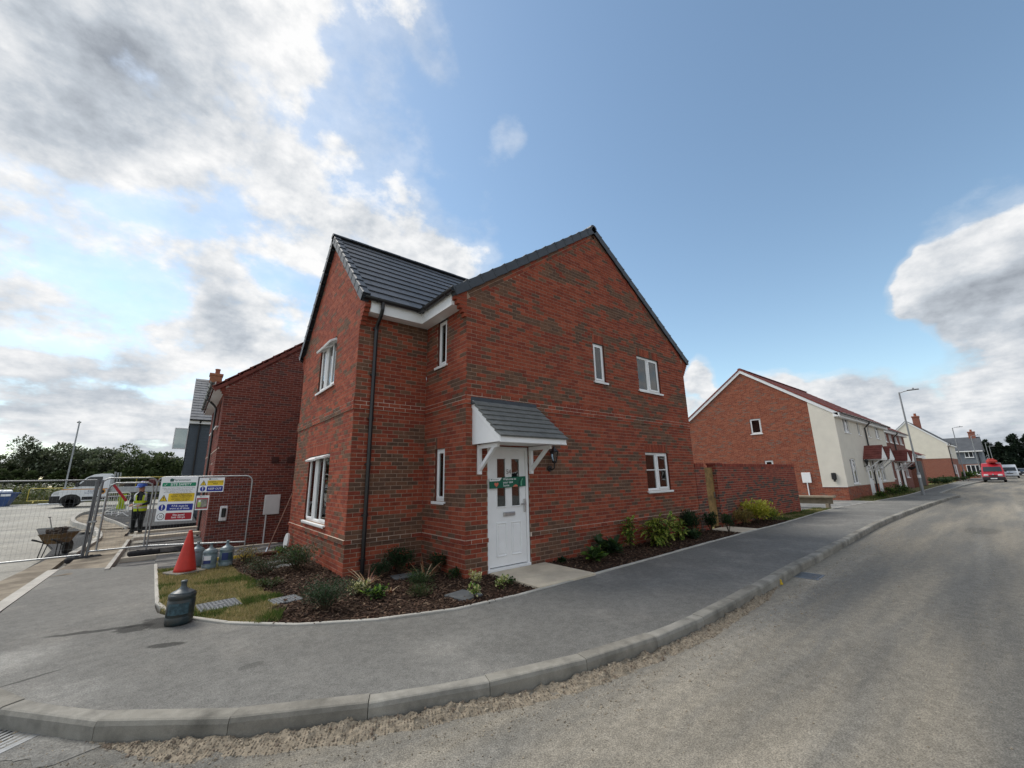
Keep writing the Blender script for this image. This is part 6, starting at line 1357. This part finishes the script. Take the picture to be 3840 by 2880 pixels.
RF2 = tiled_roof(H2, -.10, FL+.1, 0, E2, D_H/2, A2, D_H, MATS['red_tile'])
rvm = mat('red_ridge', (.20, .055, .045), .8); ridge_tiles(RF2, (-.1, D_H/2, A2+.12), (FL, D_H/2, A2+.12), 30, .13, rvm)
rtm = MB().bbox(0, .345, -.01, .13, -.06, .03, .008).mesh('verge_tile', rvm); k_a = math.atan(k2)
for s in (1, -1):
    for i in range(17):
        y = (-.3+(D_H/2+.3)*i/17); z = E2-.3*k2+.12+(A2-E2+.3*k2)*i/17; yy = y if s == 1 else D_H-y
        link('verge_tile', rtm, RF2, T(-.10, yy, z, R(90) if s == 1 else R(-90)) @ Matrix.Diagonal((1, 1 if s == -1 else -1, 1, 1)) @ Matrix.Rotation(-k_a, 4, 'Y'))
gutter(H2, (FL+.1, -.37, E2-.17), (-.05, -.37, E2-.17), .075)
def zdp(parent, x, z, y=-.05): MB().tube([(x, -.36, z), (x, -.36, z-.12), (x, y-.02, z-.42), (x, y-.02, -.05)], .045, 8).build('downpipe', MATS['gutter_black'], parent)
zdp(H2, 6.9, E2-.2)
MB().bbox(1.69-1.69+7.05, 7.5, -.07, 0, .95, 1.54, .01, 0, GM @ T(.08, 0, 0)).build('meter_box', MATS['upvc_white'], H2); MB().tube([tuple(GM @ Vector((7.35, -.04, .95))), tuple(GM @ Vector((7.35, -.04, 0)))], .03, 8).build('meter_pipe', MATS['upvc_white'], H2)
MB().bbox(8.58, 8.80, -.14, -.02, 1.12, 1.50, .03, 0, GM).tube([tuple(GM @ Vector((8.69, -.08, 1.14))), tuple(GM @ Vector((8.69, -.10, 1.02)))], .05, 8).build('car_charger', MATS['plastic_black'], H2)
def gabled_porch(parent, x, w, m, z0=2.33, z1=3.16, d=.85, brackets=True):
    p = MB(); p.box(x, x+w, -d, 0, z0-.10, z0+.04); 
    for y in (-d-.02, ): p.prism([(x-.05, z0-.02), (x+w+.05, z0-.02), (x+w/2+.04, z1-.02), (x+w/2-.04, z1-.02)], y, y+.05)
    P_ = fixn(p.build('porch', MATS['fascia_white'], parent)); n = 6
    for s in (0, 1):
        q = MB(); X = (lambda t: x-.12+t) if s == 0 else (lambda t: x+w+.12-t); hw = w/2+.12
        for c_ in range(n):
            a, b = hw*c_/n, min(hw, hw*(c_+1)/n+.03); za, zb = z0-.02+(z1-z0+.06)*c_/n, z0-.02+(z1-z0+.06)*min(1, (c_+1)/n+.02)-.02
            q.raw([(X(a), -d-.06, za), (X(a), 0, za), (X(b), 0, zb), (X(b), -d-.06, zb), (X(a), -d-.06, za-.03), (X(a), 0, za-.03)], [(0, 1, 2, 3), (0, 4, 5, 1)])
        q.build('porch_tiles', m, P_)
    for xx in (x+.12, x+w-.12): MB().tube([(xx, -.05, z0-.75), (xx, -.75, z0-.12)], .04, 6).tube([(xx, -.04, z0-.85), (xx, -.04, z0-.1)], .04, 6).build('bracket', MATS['fascia_white'], P_)
    return P_
for x in (5.0, 7.5): gabled_porch(H2, x, 1.9, MATS['red_tile'])
for x, lx2 in ((5.5, 4.85), (8.0, 9.2)):
    dr_ = MB().bbox(x, x+1.0, -.02, .05, .05, 2.15, .01).build('front_door', MATS['door_white'], H2); MB().box(x+.3, x+.7, -.03, -.015, 1.1, 1.9).build('door_pane', MATS['car_glass'], dr_); MB().tube([(x+.85, -.06, 1.0), (x+.85, -.02, 1.0)], .03, 8).build('handle', MATS['steel_dark'], dr_)
    MB().lathe([(.03, -.14), (.07, .0), (.11, .12), (.12, .15), (.03, .24)], 8, 0, T(lx2, -.16, 2.05)).tube([(lx2, 0, 1.85), (lx2, -.16, 1.9)], .03, 6).build('wall_lantern', MATS['lantern_black'], H2)
# --- far houses: brick surface is too fine to pick apart here
def brick_tex(name, c1, c2, mortar):
    m = bpy.data.materials.new(name); m.use_nodes = True; nt = m.node_tree; N = nt.nodes; L = nt.links; b = N['Principled BSDF']; b.inputs['Roughness'].default_value = .9; b.inputs['Specular IOR Level'].default_value = .2
    pos = N.new('ShaderNodeNewGeometry'); sp = N.new('ShaderNodeSeparateXYZ'); L.new(pos.outputs['Position'], sp.inputs[0]); ad = N.new('ShaderNodeMath'); L.new(sp.outputs[0], ad.inputs[0]); L.new(sp.outputs[1], ad.inputs[1]); cb_ = N.new('ShaderNodeCombineXYZ'); L.new(ad.outputs[0], cb_.inputs[0]); L.new(sp.outputs[2], cb_.inputs[1])
    bt = N.new('ShaderNodeTexBrick'); L.new(cb_.outputs[0], bt.inputs['Vector']); bt.inputs['Scale'].default_value = 1.0; bt.inputs['Brick Width'].default_value = .225; bt.inputs['Row Height'].default_value = .075; bt.inputs['Mortar Size'].default_value = .008
    bt.inputs['Color1'].default_value = (*c1, 1); bt.inputs['Color2'].default_value = (*c2, 1); bt.inputs['Mortar'].default_value = (*mortar, 1); L.new(bt.outputs[0], b.inputs['Base Color']); MATS[name] = m; return m
brick_tex('far_brick', (.22, .062, .042), (.27, .082, .05), (.30, .22, .18)); brick_tex('far_brick_dark', (.17, .048, .036), (.21, .062, .042), (.26, .19, .16))
mat('slate_dark', (.035, .038, .046), .6, .4, .2, 2.); mat('render_cream_2', (.72, .68, .59), .92, .15, .05, 2.)
def far_win(parent, P, u, w, h, n, bars=2, m='upvc_white'):
    """window from centre-bottom point P, u along wall, n outward"""
    u, n = Vector(u), Vector(n); P = Vector(P); Mx = Matrix(((u.x, -n.x, 0, P.x), (u.y, -n.y, 0, P.y), (u.z, -n.z, 1, P.z), (0, 0, 0, 1)))
    f = MB(); f.box(-w/2, w/2, -.03, .05, 0, .07).box(-w/2, w/2, -.03, .05, h-.07, h).box(-w/2, -w/2+.07, -.031, .05, .07, h-.07).box(w/2-.07, w/2, -.031, .05, .07, h-.07)
    for k in range(1, bars): x = -w/2+w*k/bars; f.box(x-.045, x+.045, -.029, .05, .07, h-.07)
    f.box(-w/2-.06, w/2+.06, -.10, .02, -.06, -.001)
    wo = f.build('window', MATS[m], parent, M=Mx); MB().box(-w/2+.05, w/2-.05, -.005, .01, .05, h-.05).build('pane', MATS['car_glass'], wo); return wo
H3 = thing('brick_terrace', 'brick terrace with red porch roofs beyond the rendered house', 'house', (39.0, .55, 0))
MB().box(.02, 11.0, 0, 8.6, -.2, 5.0).build('wall', MATS['far_brick_dark'], H3); tiled_roof(H3, -.05, 11.2, 0, 4.95, 4.3, 7.9, 8.6, MATS['red_tile'], 12); gutter(H3, (11.2, -.38, 4.78), (0, -.38, 4.78)); zdp(H3, 5.4, 4.75)
for x in (2.0, 4.2, 6.6, 9.0): far_win(H3, (x, 0, 3.85), (1, 0, 0), .9, 1.05, (0, -1, 0))
for x in (1.6, 8.6): far_win(H3, (x, 0, .9), (1, 0, 0), 1.2, 1.3, (0, -1, 0))
for x in (3.2, 5.6): gabled_porch(H3, x, 1.8, MATS['red_tile'])
for x in (3.6, 6.0): MB().bbox(x, x+1, -.03, .05, 0, 2.15, .01).build('front_door', MATS['door_white'], H3)
hbk = thing('hanging_basket', 'flower basket hanging on the brick terrace front', 'basket', (47.2, .15, 1.75)); MB().lathe([(.05, -.2), (.28, -.05), (.32, .05), (.05, .06)], 12, 0).build('pot', MATS['plastic_black'], hbk); fb = MB()
for k in range(160): d_ = rdir(-.2, 1); leaf_quad(fb, d_*rng(.15, .38)+Vector((0, 0, .05)), rdir(-.3, 1), Vector((0, 0, 1)), .12, .08, random.randrange(5))
fb.build('flowers', PM['dark']+[mat('flower_white', (.7, .7, .7), .7), mat('flower_pink', (.5, .1, .2), .7)], hbk)
H4 = thing('garage', 'low brick garage with red roof between terrace and cream house', 'garage', (51.5, .3, 0))
MB().box(0, 5.2, 0, 7, -.2, 3.1).build('wall', MATS['far_brick'], H4); tiled_roof(H4, -.1, 5.3, 0, 3.05, 3.5, 5.0, 7, MATS['red_tile'], 9); MB().bbox(1.0, 3.6, -.04, .02, 0, 2.4, .02).build('garage_door', MATS['plastic_black'], H4)
H5 = thing('cream_house', 'cream rendered house on brick base with dark roof and brick chimney', 'house', (76.0, -.35, 0))
MB().prism([(0, -.2), (6.9, -.2), (6.9, 2.95), (0, 2.95)], 0.03, 10, 0, Matrix(((0, 1, 0, 0), (1, 0, 0, 0), (0, 0, 1, 0), (0, 0, 0, 1)))).build('base_wall', MATS['far_brick'], H5)
MB().prism([(-.01, 2.95), (6.9, 2.95), (6.9, 5.0), (3.45, 8.25), (-.01, 5.0)], 0, 10, 0, Matrix(((0, 1, 0, 0), (1, 0, 0, 0), (0, 0, 1, 0), (0, 0, 0, 1)))).build('render_wall', MATS['render_cream_2'], H5)
for o_ in H5.children: fixn(o_)
RF5 = tiled_roof(H5, -.10, 10.1, 0, 5.0, 3.45, 8.25, 6.9, MATS['slate_dark'], 13); CK = MB().bbox(1.6, 2.4, 2.2, 2.9, 7.0, 9.0, .02).bbox(1.55, 2.45, 2.15, 2.95, 8.85, 9.05, .02).build('chimney', MATS['far_brick'], H5); MB().lathe([(.16, 9.05), (.14, 9.4), (.16, 9.45)], 10, 0, T(2.0, 2.55, 0)).build('chimney_pot', MATS['terracotta'], CK)
zdp(H5, .25, 4.85); far_win(H5, (2.2, 0, 3.6), (1, 0, 0), 1.2, 1.1, (0, -1, 0)); far_win(H5, (2.4, 0, .9), (1, 0, 0), 1.2, 1.2, (0, -1, 0)); MB().bbox(4, 5, -.05, .02, 0, 2.1, .01).build('front_door', MATS['door_white'], H5)
H6 = thing('grey_clad_house', 'grey clad house with slate roof and chimney closing the view down the street', 'house', (97, -2.5, 0))
MB().box(0, 7, .03, 8.5, -.2, 2.25).build('base_wall', MATS['far_brick'], H6); MB().box(-.03, 7, 0, 8.6, 2.25, 4.4).build('upper_wall', mat('clad_grey', (.16, .18, .205), .7, .3, .08, 2.), H6)
mr_ = MB(); mr_.raw([(-.35, -.15, 4.28), (-.35, 8.7, 4.28), (3.5, 8.7, 6.75), (3.5, -.15, 6.75), (7.3, -.15, 4.28), (7.3, 8.7, 4.28)], [(1, 0, 3, 2), (3, 4, 5, 2), (0, 4, 3)]); mr_.build('roof', mat('slate_mid', (.075, .08, .088), .65, .35, .2, 1.5), H6); MB().box(-.4, -.33, -.15, 8.7, 4.2, 4.36).build('fascia', MATS['fascia_white'], H6)
CK6 = MB().bbox(3.1, 3.9, .3, 1.1, 6.2, 7.6, .02).bbox(3.05, 3.95, .25, 1.15, 7.45, 7.65, .02).build('chimney', MATS['far_brick'], H6); MB().lathe([(.16, 7.65), (.14, 7.95), (.16, 8.0)], 10, 0, T(3.5, .7, 0)).build('chimney_pot', MATS['terracotta'], CK6)
far_win(H6, (-.03, 1.45, 3.3), (0, -1, 0), .95, .95, (-1, 0, 0)); far_win(H6, (0, 1.35, .55), (0, -1, 0), 1.5, 1.55, (-1, 0, 0), 3); far_win(H6, (-.03, 4.0, 3.3), (0, -1, 0), .95, .95, (-1, 0, 0))
MB().tube([(-.1, .45, 4.2), (-.1, .45, 0)], .05, 8).build('downpipe', MATS['gutter_black'], H6)
FR = thing('rail_fence', 'low timber rail fence in front of the grey clad house', 'fence', (88, -.9, 0)); 
for z in (.55, .9): MB().bbox(-.03, .03, 0, 4.0, z, z+.13, .01).build('rail', MATS['plank_pale'], FR)
for y in (0, 2, 4): MB().bbox(-.06, .06, y-.06, y+.06, 0, 1.1, .01).build('post', MATS['plank_pale'], FR)
# --- street lamps
def lamp(loc, h, rz, label, twin=False):
    t = thing('street_lamp', label, 'street lamp', loc, rz, 'grey street lamps'); hh = h
    MB().lathe([(.085, 0), (.085, 1.35), (.05, 1.45), (.045, hh-.1), (.04, hh)], 12, 0).build('column', MATS['galv_lamp'], t, smooth=False); MB().tube([(0, 0, hh-.06), (.25, 0, hh+.02), (.55, 0, hh+.06)], .028, 8).build('arm', MATS['galv_lamp'], t)
    ln_ = MB().bbox(.40, 1.0, -.12, .12, hh+.03, hh+.10, .03).build('lantern', MATS['galv_lamp'], t); MB().lathe([(.05, 0), (.05, .06), (.02, .09)], 10, 0, T(.72, 0, hh+.10)).build('photocell', MATS['galv_dark'], ln_)
    return t
mat('galv_lamp', (.30, .315, .325), .5, .4, .1, 3., metal=.4); mat('lamp_band', (.75, .75, .74), .5)
l1 = lamp((33.8, -1.75, 0), 6.75, R(-90), 'street lamp on the footway before the kerb bulge with pale band'); MB().lathe([(.09, 1.05), (.09, 1.25)], 12, 0).build('band', MATS['lamp_band'], l1)
lamp((77.6, -1.15, 0), 7.0, R(-90), 'street lamp in front of the cream house'); lamp((90.0, -2.1, 0), 6.4, R(-90), 'street lamp in front of the grey clad house')
lamp((126, -2.3, 0), 6.6, R(-90), 'nearer of the street lamps standing against the dark conifers'); lamp((150, -2.1, 0), 6.6, R(-90), 'middle street lamp standing against the dark conifers'); lamp((190, -3.4, 0), 5.9, R(-90), 'farthest street lamp low among the dark conifers')
lamp((-10.55, 41.0, .1), 6.5, R(100), 'street lamp beside the flatbed truck and the trees')
# --- vans and cars at the end of the street (noses towards the camera, along -x)
def van(loc, rz, label, cat, paint, w, h, ln_, bonnet, roof_h, low, grp='vehicles parked along the street', name='parked_van', dark_low=True):
    t = thing(name, label, cat, loc, rz, grp); hw = w/2
    prof = [(0.0, .30), (-.02, .62), (.05, .86), (.28, bonnet-.12), (.95, bonnet), (1.55, h*.80), (1.95, h*.97), (2.5, h), (ln_-.2, h), (ln_, h*.93), (ln_+.03, .32)]
    mb = MB(); n = len(prof); rings = []
    for y in (-hw, -hw*.93, hw*.93, hw):
        e = .93 if abs(y) == hw else 1.0
        rings.append([(x+(.06 if e < 1 and x < .3 else 0), y*(1-.13*max(0, (z-bonnet)/(h-bonnet))), z*(1 if e == 1 or z < .5 else .985)) for x, z in prof])
    for r_ in rings: mb.v += r_
    for j in range(3):
        for k in range(n): mb.f.append((j*n+k, j*n+(k+1) % n, (j+1)*n+(k+1) % n, (j+1)*n+k)); mb.m.append(0)
    for j in (0, 3):
        for q in tessellate_polygon([[Vector((x, z, 0)) for x, z in prof]]): mb.f.append(tuple(j*n+k for k in q)); mb.m.append(0)
    fixn(mb.build('body', paint, t))
    zs = lambda x: bonnet+(h*.80-bonnet)*(x-.95)/.6
    MB().raw([(1.0-.03, -hw*.84, bonnet+.05), (1.0-.03, hw*.84, bonnet+.05), (1.52-.03, hw*.78, h*.79), (1.52-.03, -hw*.78, h*.79)], [(0, 1, 2, 3)], 0, T(-.0, 0, .02)).build('windscreen', MATS['car_glass'], t)
    MB().bbox(-.07, .35, -hw*.99, hw*.99, .26, .66 if dark_low else .40, .06).build('bumper', MATS['plastic_black'], t)
    MB().box(-.09, -.06, -.26, .26, .40, .51).build('number_plate', MATS['label_white'], t)
    for s in (-1, 1):
        MB().bbox(-.02, .40, s*hw*.62-.19, s*hw*.62+.19, .72, .95, .05).build('headlight', MATS['lamp_clear'], t); MB().bbox(1.02, 1.22, s*(hw+.10)-.10, s*(hw+.10)+.10, bonnet+.02, bonnet+.26, .03).build('mirror', MATS['plastic_black'], t)
        wheel(t, .78, s*(hw-.10), .32, .32, .20); wheel(t, ln_-.75, s*(hw-.10), .32, .32, .20)
        MB().raw([(1.25, s*(hw+.004)*.975, bonnet+.06), (2.2, s*(hw+.004)*.975, bonnet+.06), (2.15, s*(hw+.004)*.90, h*.86), (1.62, s*(hw+.004)*.90, h*.84)], [(0, 1, 2, 3)]).build('side_window', MATS['car_glass'], t)
    MB().bbox(-.05, .0, -.35, .35, .72, .86, .02).build('grille', MATS['plastic_black'], t); MB().lathe([(.07, 0), (.07, .02)], 12, 0, T(-.04, 0, .93, R(-90), R(90))).build('emblem', MATS['steel'], t)
    return t
redp = mat('paint_red', (.36, .012, .022), .35, .5, .06, 2., coat=.5); whp = mat('paint_white', (.72, .74, .76), .3, .5, .04, 2., coat=.5); dkp = mat('paint_dark', (.02, .022, .026), .3, .5, .05, 2., coat=.5)
van((72.0, -3.78, -.12), 0, 'red delivery van with black bumper facing up the street', 'van', redp, 1.80, 2.30, 4.5, 1.20, 2.2, .3)
tag(MB().bbox(-.5, .5, -.45, .35, 0, .35, .08).bbox(-.3, .4, -.3, .25, .3, .52, .08).build('roof_bundle', mat('bundle_red', (.40, .05, .04), .7), None, M=T(74.0, -3.85, 2.17, .2)), 'red bundle tied on the roof of the red van', 'bundle')
van((100.0, -4.75, -.12), 0, 'white van parked behind the red van', 'van', whp, 1.8, 2.15, 4.6, 1.1, 2.0, .3, dark_low=False)
van((112.0, -6.2, -.12), 0, 'dark car parked behind the white van', 'car', dkp, 1.75, 1.5, 4.2, .95, 1.45, .3, name='parked_car'); van((118.0, -7.9, -.12), 0, 'white car on the far side of the street end', 'car', whp, 1.75, 1.45, 4.2, .92, 1.4, .3, name='parked_car', dark_low=False)
# --- trees
def crown(mb, cl, n, size, nm, bias=.2):
    for k in range(n):
        c_, r_ = random.choice(cl); d = rdir(-1, 1); p = c_+d*r_*rng(.25, 1.0)**.45; dd = (d+rdir(-1, 1)*.8).normalized(); l = rng(*size); leaf_quad(mb, p, dd, Vector((0, 0, 1)), l, l*.62, random.randrange(nm))
TM = [leafmat('tree_leaf_%d' % i, c, tr=.25, var=.3, scale=1.2) for i, c in enumerate([(.080, .112, .044), (.10, .132, .052), (.062, .088, .036), (.12, .148, .064)])]
TP = [leafmat('tree_pale_%d' % i, c, tr=.25, var=.3, scale=1.2) for i, c in enumerate([(.13, .155, .095), (.105, .13, .072), (.165, .185, .125), (.085, .105, .055)])]
TC = [leafmat('conifer_%d' % i, c, tr=.12, var=.3, scale=1.2) for i, c in enumerate([(.026, .044, .027), (.036, .056, .034), (.019, .032, .021)])]
bk_ = mat('tree_bark', (.07, .055, .045), .95, .1, .3, 3.)
def tree(loc, h, rx, label, mats, n, size, seed, grp, dense=1.0, trunk=.18):
    random.seed(seed); t = thing('tree', label, 'tree', loc, 0, grp); st = MB(); cl = []
    st.tube([(0, 0, -.3), (.05, 0, h*.25), (.1, .05, h*.6), (.05, 0, h*.88)], [trunk, trunk*.8, trunk*.5, .02], 8)
    for k in range(int(16*dense)):
        a = rng(0, 6.28); z0 = rng(.12, .62)*h; rr_ = rx*rng(.35, 1.0); z1 = min(h*.97, z0+h*rng(.08, .40)); q = Vector((math.cos(a)*rr_, math.sin(a)*rr_, z1)); st.tube([(.07, 0, z0), tuple(Vector((.07, 0, z0)).lerp(q, .5)+Vector((0, 0, .2))), tuple(q)], [trunk*.4, trunk*.25, .015], 5); cl.append((q, rng(.14, .26)*h)); cl.append((q*.6+Vector((0, 0, h*.12)), rng(.12, .24)*h))
    cl += [(Vector((0, 0, h*.85)), h*.14), (Vector((rx*.3, 0, h*.75)), h*.16), (Vector((-rx*.35, 0, h*.7)), h*.18)]
    st.build('trunk', bk_, t); mb = MB(); crown(mb, cl, n, size, len(mats)); mb.build('crown', mats, t); return t
tree((-17.6, 82, .6), 7.2, 4.2, 'tall pale-leaved tree behind the street lamp on the left', TP, 16000, (.26, .48), 1, 'trees beyond the weeds'); tree((-12.4, 80, .6), 6.2, 3.6, 'pale-leaved tree right of the tallest tree', TP, 14000, (.26, .48), 2, 'trees beyond the weeds')
tree((-22.8, 86, .6), 4.8, 4.2, 'low dark tree at the far end of the hedge line', TM, 13000, (.24, .44), 3, 'trees beyond the weeds'); tree((-27.0, 92, .6), 4.6, 4.0, 'second low dark tree at the far end of the hedge line', TM, 13000, (.24, .44), 4, 'trees beyond the weeds')
tree((-8.2, 78, .6), 5.0, 3.4, 'low rounded dark tree beside the flatbed load', TM, 13000, (.24, .44), 5, 'trees beyond the weeds'); tree((-4.6, 77, .6), 4.9, 3.2, 'rounded dark tree beside the clad house', TM, 13000, (.24, .44), 6, 'trees beyond the weeds')
tree((-6.4, 76, .6), 5.4, 3.0, 'domed dark tree between the other two dark trees', TM, 13000, (.24, .44), 7, 'trees beyond the weeds')
tree((-15.0, 78, .5), 3.6, 4.4, 'bushy green thicket below the pale trees', TM, 13000, (.24, .44), 8, 'thickets under the trees'); tree((-21.0, 80, .5), 3.2, 4.6, 'bushy green thicket behind the blue skip', TM, 13000, (.24, .44), 9, 'thickets under the trees'); tree((-10.0, 76, .5), 3.4, 3.8, 'bushy green thicket behind the truck cab', TM, 13000, (.24, .44), 10, 'thickets under the trees')
def conifer(loc, h, r0, label, seed, n=4200):
    random.seed(seed); t = thing('conifer_tree', label, 'tree', loc, 0, 'dark conifers at the street end'); MB().tube([(0, 0, -.2), (0, 0, h*.5), (0, 0, h)], [.25, .16, .03], 7).build('trunk', bk_, t); mb = MB(); k = 0
    cl = []
    for i in range(46):
        z = h*rng(.06, .97); rr_ = r0*(1-z/h)**.75*rng(.5, 1.1); a = rng(0, 6.28); cl.append((Vector((math.cos(a)*rr_, math.sin(a)*rr_, z)), rng(.5, 1.1)*(1.1-z/h*.6)))
    crown(mb, cl, n, (.35, .75), 3); mb.build('crown', TC, t); return t
for i, (x, y, h_, r_) in enumerate([(166, 1.2, 8.4, 2.6), (168, -1.3, 9.0, 2.8), (168, -3.4, 7.8, 2.4), (171, -6.0, 10.2, 3.4), (173, -8.6, 10.0, 3.2), (176, -11.5, 10.6, 3.6), (170, 4.2, 8.0, 3.0), (169, -4.8, 7.0, 2.4)]):
    conifer((x, y, 0), h_, r_, ['slim dark conifer behind the grey clad house', 'dark conifer next to the tallest street-end lamp', 'small dark conifer above the white van', 'tall spreading dark conifer', 'broad dark conifer beside the tall one', 'outermost dark conifer at the street end', 'dark conifer mostly hidden by the grey clad house', 'low dark conifer filling the gap above the vans'][i], 40+i)
random.seed(99)
tag(MB().box(0, 10, 0, 14, -.3, 2.4).prism([(-.2, 2.4), (10.2, 2.4), (5, 3.6)], -.2, 14.2).build('far_shed', mat('shed_green', (.16, .20, .16), .8, .2, .15, 1.), None, M=T(185, -14, 0)), 'low pale green building far behind the parked vans', 'building')
# hedge and verge plants on the right
for i, (x, y, s, lab) in enumerate([(28.5, -.55, .45, 'small green shrub in the lawn under the first rendered window'), (31.0, -.75, .7, 'bushy green shrub beside the rendered house path'), (33.3, -.7, .9, 'tall leafy shrub behind the banded street lamp'), (36.5, -.4, .55, 'green shrub past the banded street lamp')]):
    bush((x, y, 0), lab, 'shrub', ('mid', 'lime', 'brown'), .5*s+.2, .3, s*.75, 420, (.07, .13), 'shrubs in the front gardens', 8)
for i, (x, y, lab) in enumerate([(58.5, -.3, 'first dark bush along the garage wall'), (62, -.2, 'second dark bush along the garage wall'), (67, -.3, 'dark bush between garage and cream house'), (73, -.6, 'dark bush at the cream house corner')]): bush((x, y, 0), lab, 'shrub', ('dark', 'mid'), 1.7, .5, .6, 600, (.12, .22), 'dark bushes before the cream house', 10)
bush((87.5, -.4, 0), 'yellow-green hedge behind the timber rails', 'hedge', ('mid', 'lime'), 1.0, 1.9, 1.1, 1500, (.15, .3), None, 16, name='hedge')
# field, weeds and flowers beyond the side road
fm = MB()
struct(fm.slab([(-60, 46.5), (-3, 46.5), (-3, 130), (-60, 130)], -.2, .42).build('field', MATS['far_grass']))
wd = MB(); wm = [leafmat('weed_%d' % i, c, tr=.3, var=.25, scale=2) for i, c in enumerate([(.085, .11, .03), (.13, .15, .045), (.17, .16, .06), (.06, .085, .025)])]+[mat('weed_flower', (.55, .55, .46), .8)]
for k in range(9000):
    y = 46.6+abs(random.gauss(0, 5)); x = rng(-19, -4.2)-(y-46)*.28; hh = rng(.35, 1.35)*(1 if mnoise.noise(Vector((x*.4, y*.4, 0))) > -.15 else .6); p = Vector((x, y, .38+rng(0, hh)))
    leaf_quad(wd, p, (rdir(-.2, 1)+Vector((0, 0, .5))).normalized(), Vector((0, 0, 1)), rng(.18, .42), rng(.06, .14), random.randrange(4))
for k in range(420):
    y = 46.6+abs(random.gauss(0, 3.5)); x = rng(-18, -5)-(y-46)*.28; z = .38+rng(.9, 1.5)
    for j in range(4): leaf_quad(wd, Vector((x+rng(-.1, .1), y+rng(-.1, .1), z+rng(-.03, .03))), Vector((rng(-1, 1), rng(-1, 1), .1)).normalized(), Vector((0, 0, 1)), .12, .10, 4)
struct(wd.build('weeds', wm), 'stuff')
struct(MB().raw([(-60, 46.45, -.3), (-3, 46.45, -.3), (-3, 46.5, .45), (-60, 46.5, .45)], [(0, 1, 2, 3)]).build('bank', MATS['far_grass']))

# --- houses across the road, seen only as reflections in the panes
struct(MB().slab([(-60, -23), (170, -23), (170, -10.6), (-60, -10.6)], -.2, -.01).build('footway', MATS['drive_asphalt']))
for k in range(2):
    OH = thing('opposite_house', ['brick house across the road reflected in the front door panes', 'brick house across the road reflected in the lower front window'][k], 'house', (32+30*k, -24, 0), math.pi)
    MB().box(0, 22, 0, 8, -.2, 5.1).build('wall', MATS['far_brick'], OH); tiled_roof(OH, -.2, 22.2, 0, 5.05, 4, 8.2, 8, MATS['slate_dark'], 12)
    for x in (2, 6.5, 11, 15.5, 20): far_win(OH, (x, 0, 3.8), (1, 0, 0), 1.2, 1.1, (0, -1, 0)); far_win(OH, (x, 0, .9), (1, 0, 0), 1.3, 1.3, (0, -1, 0))
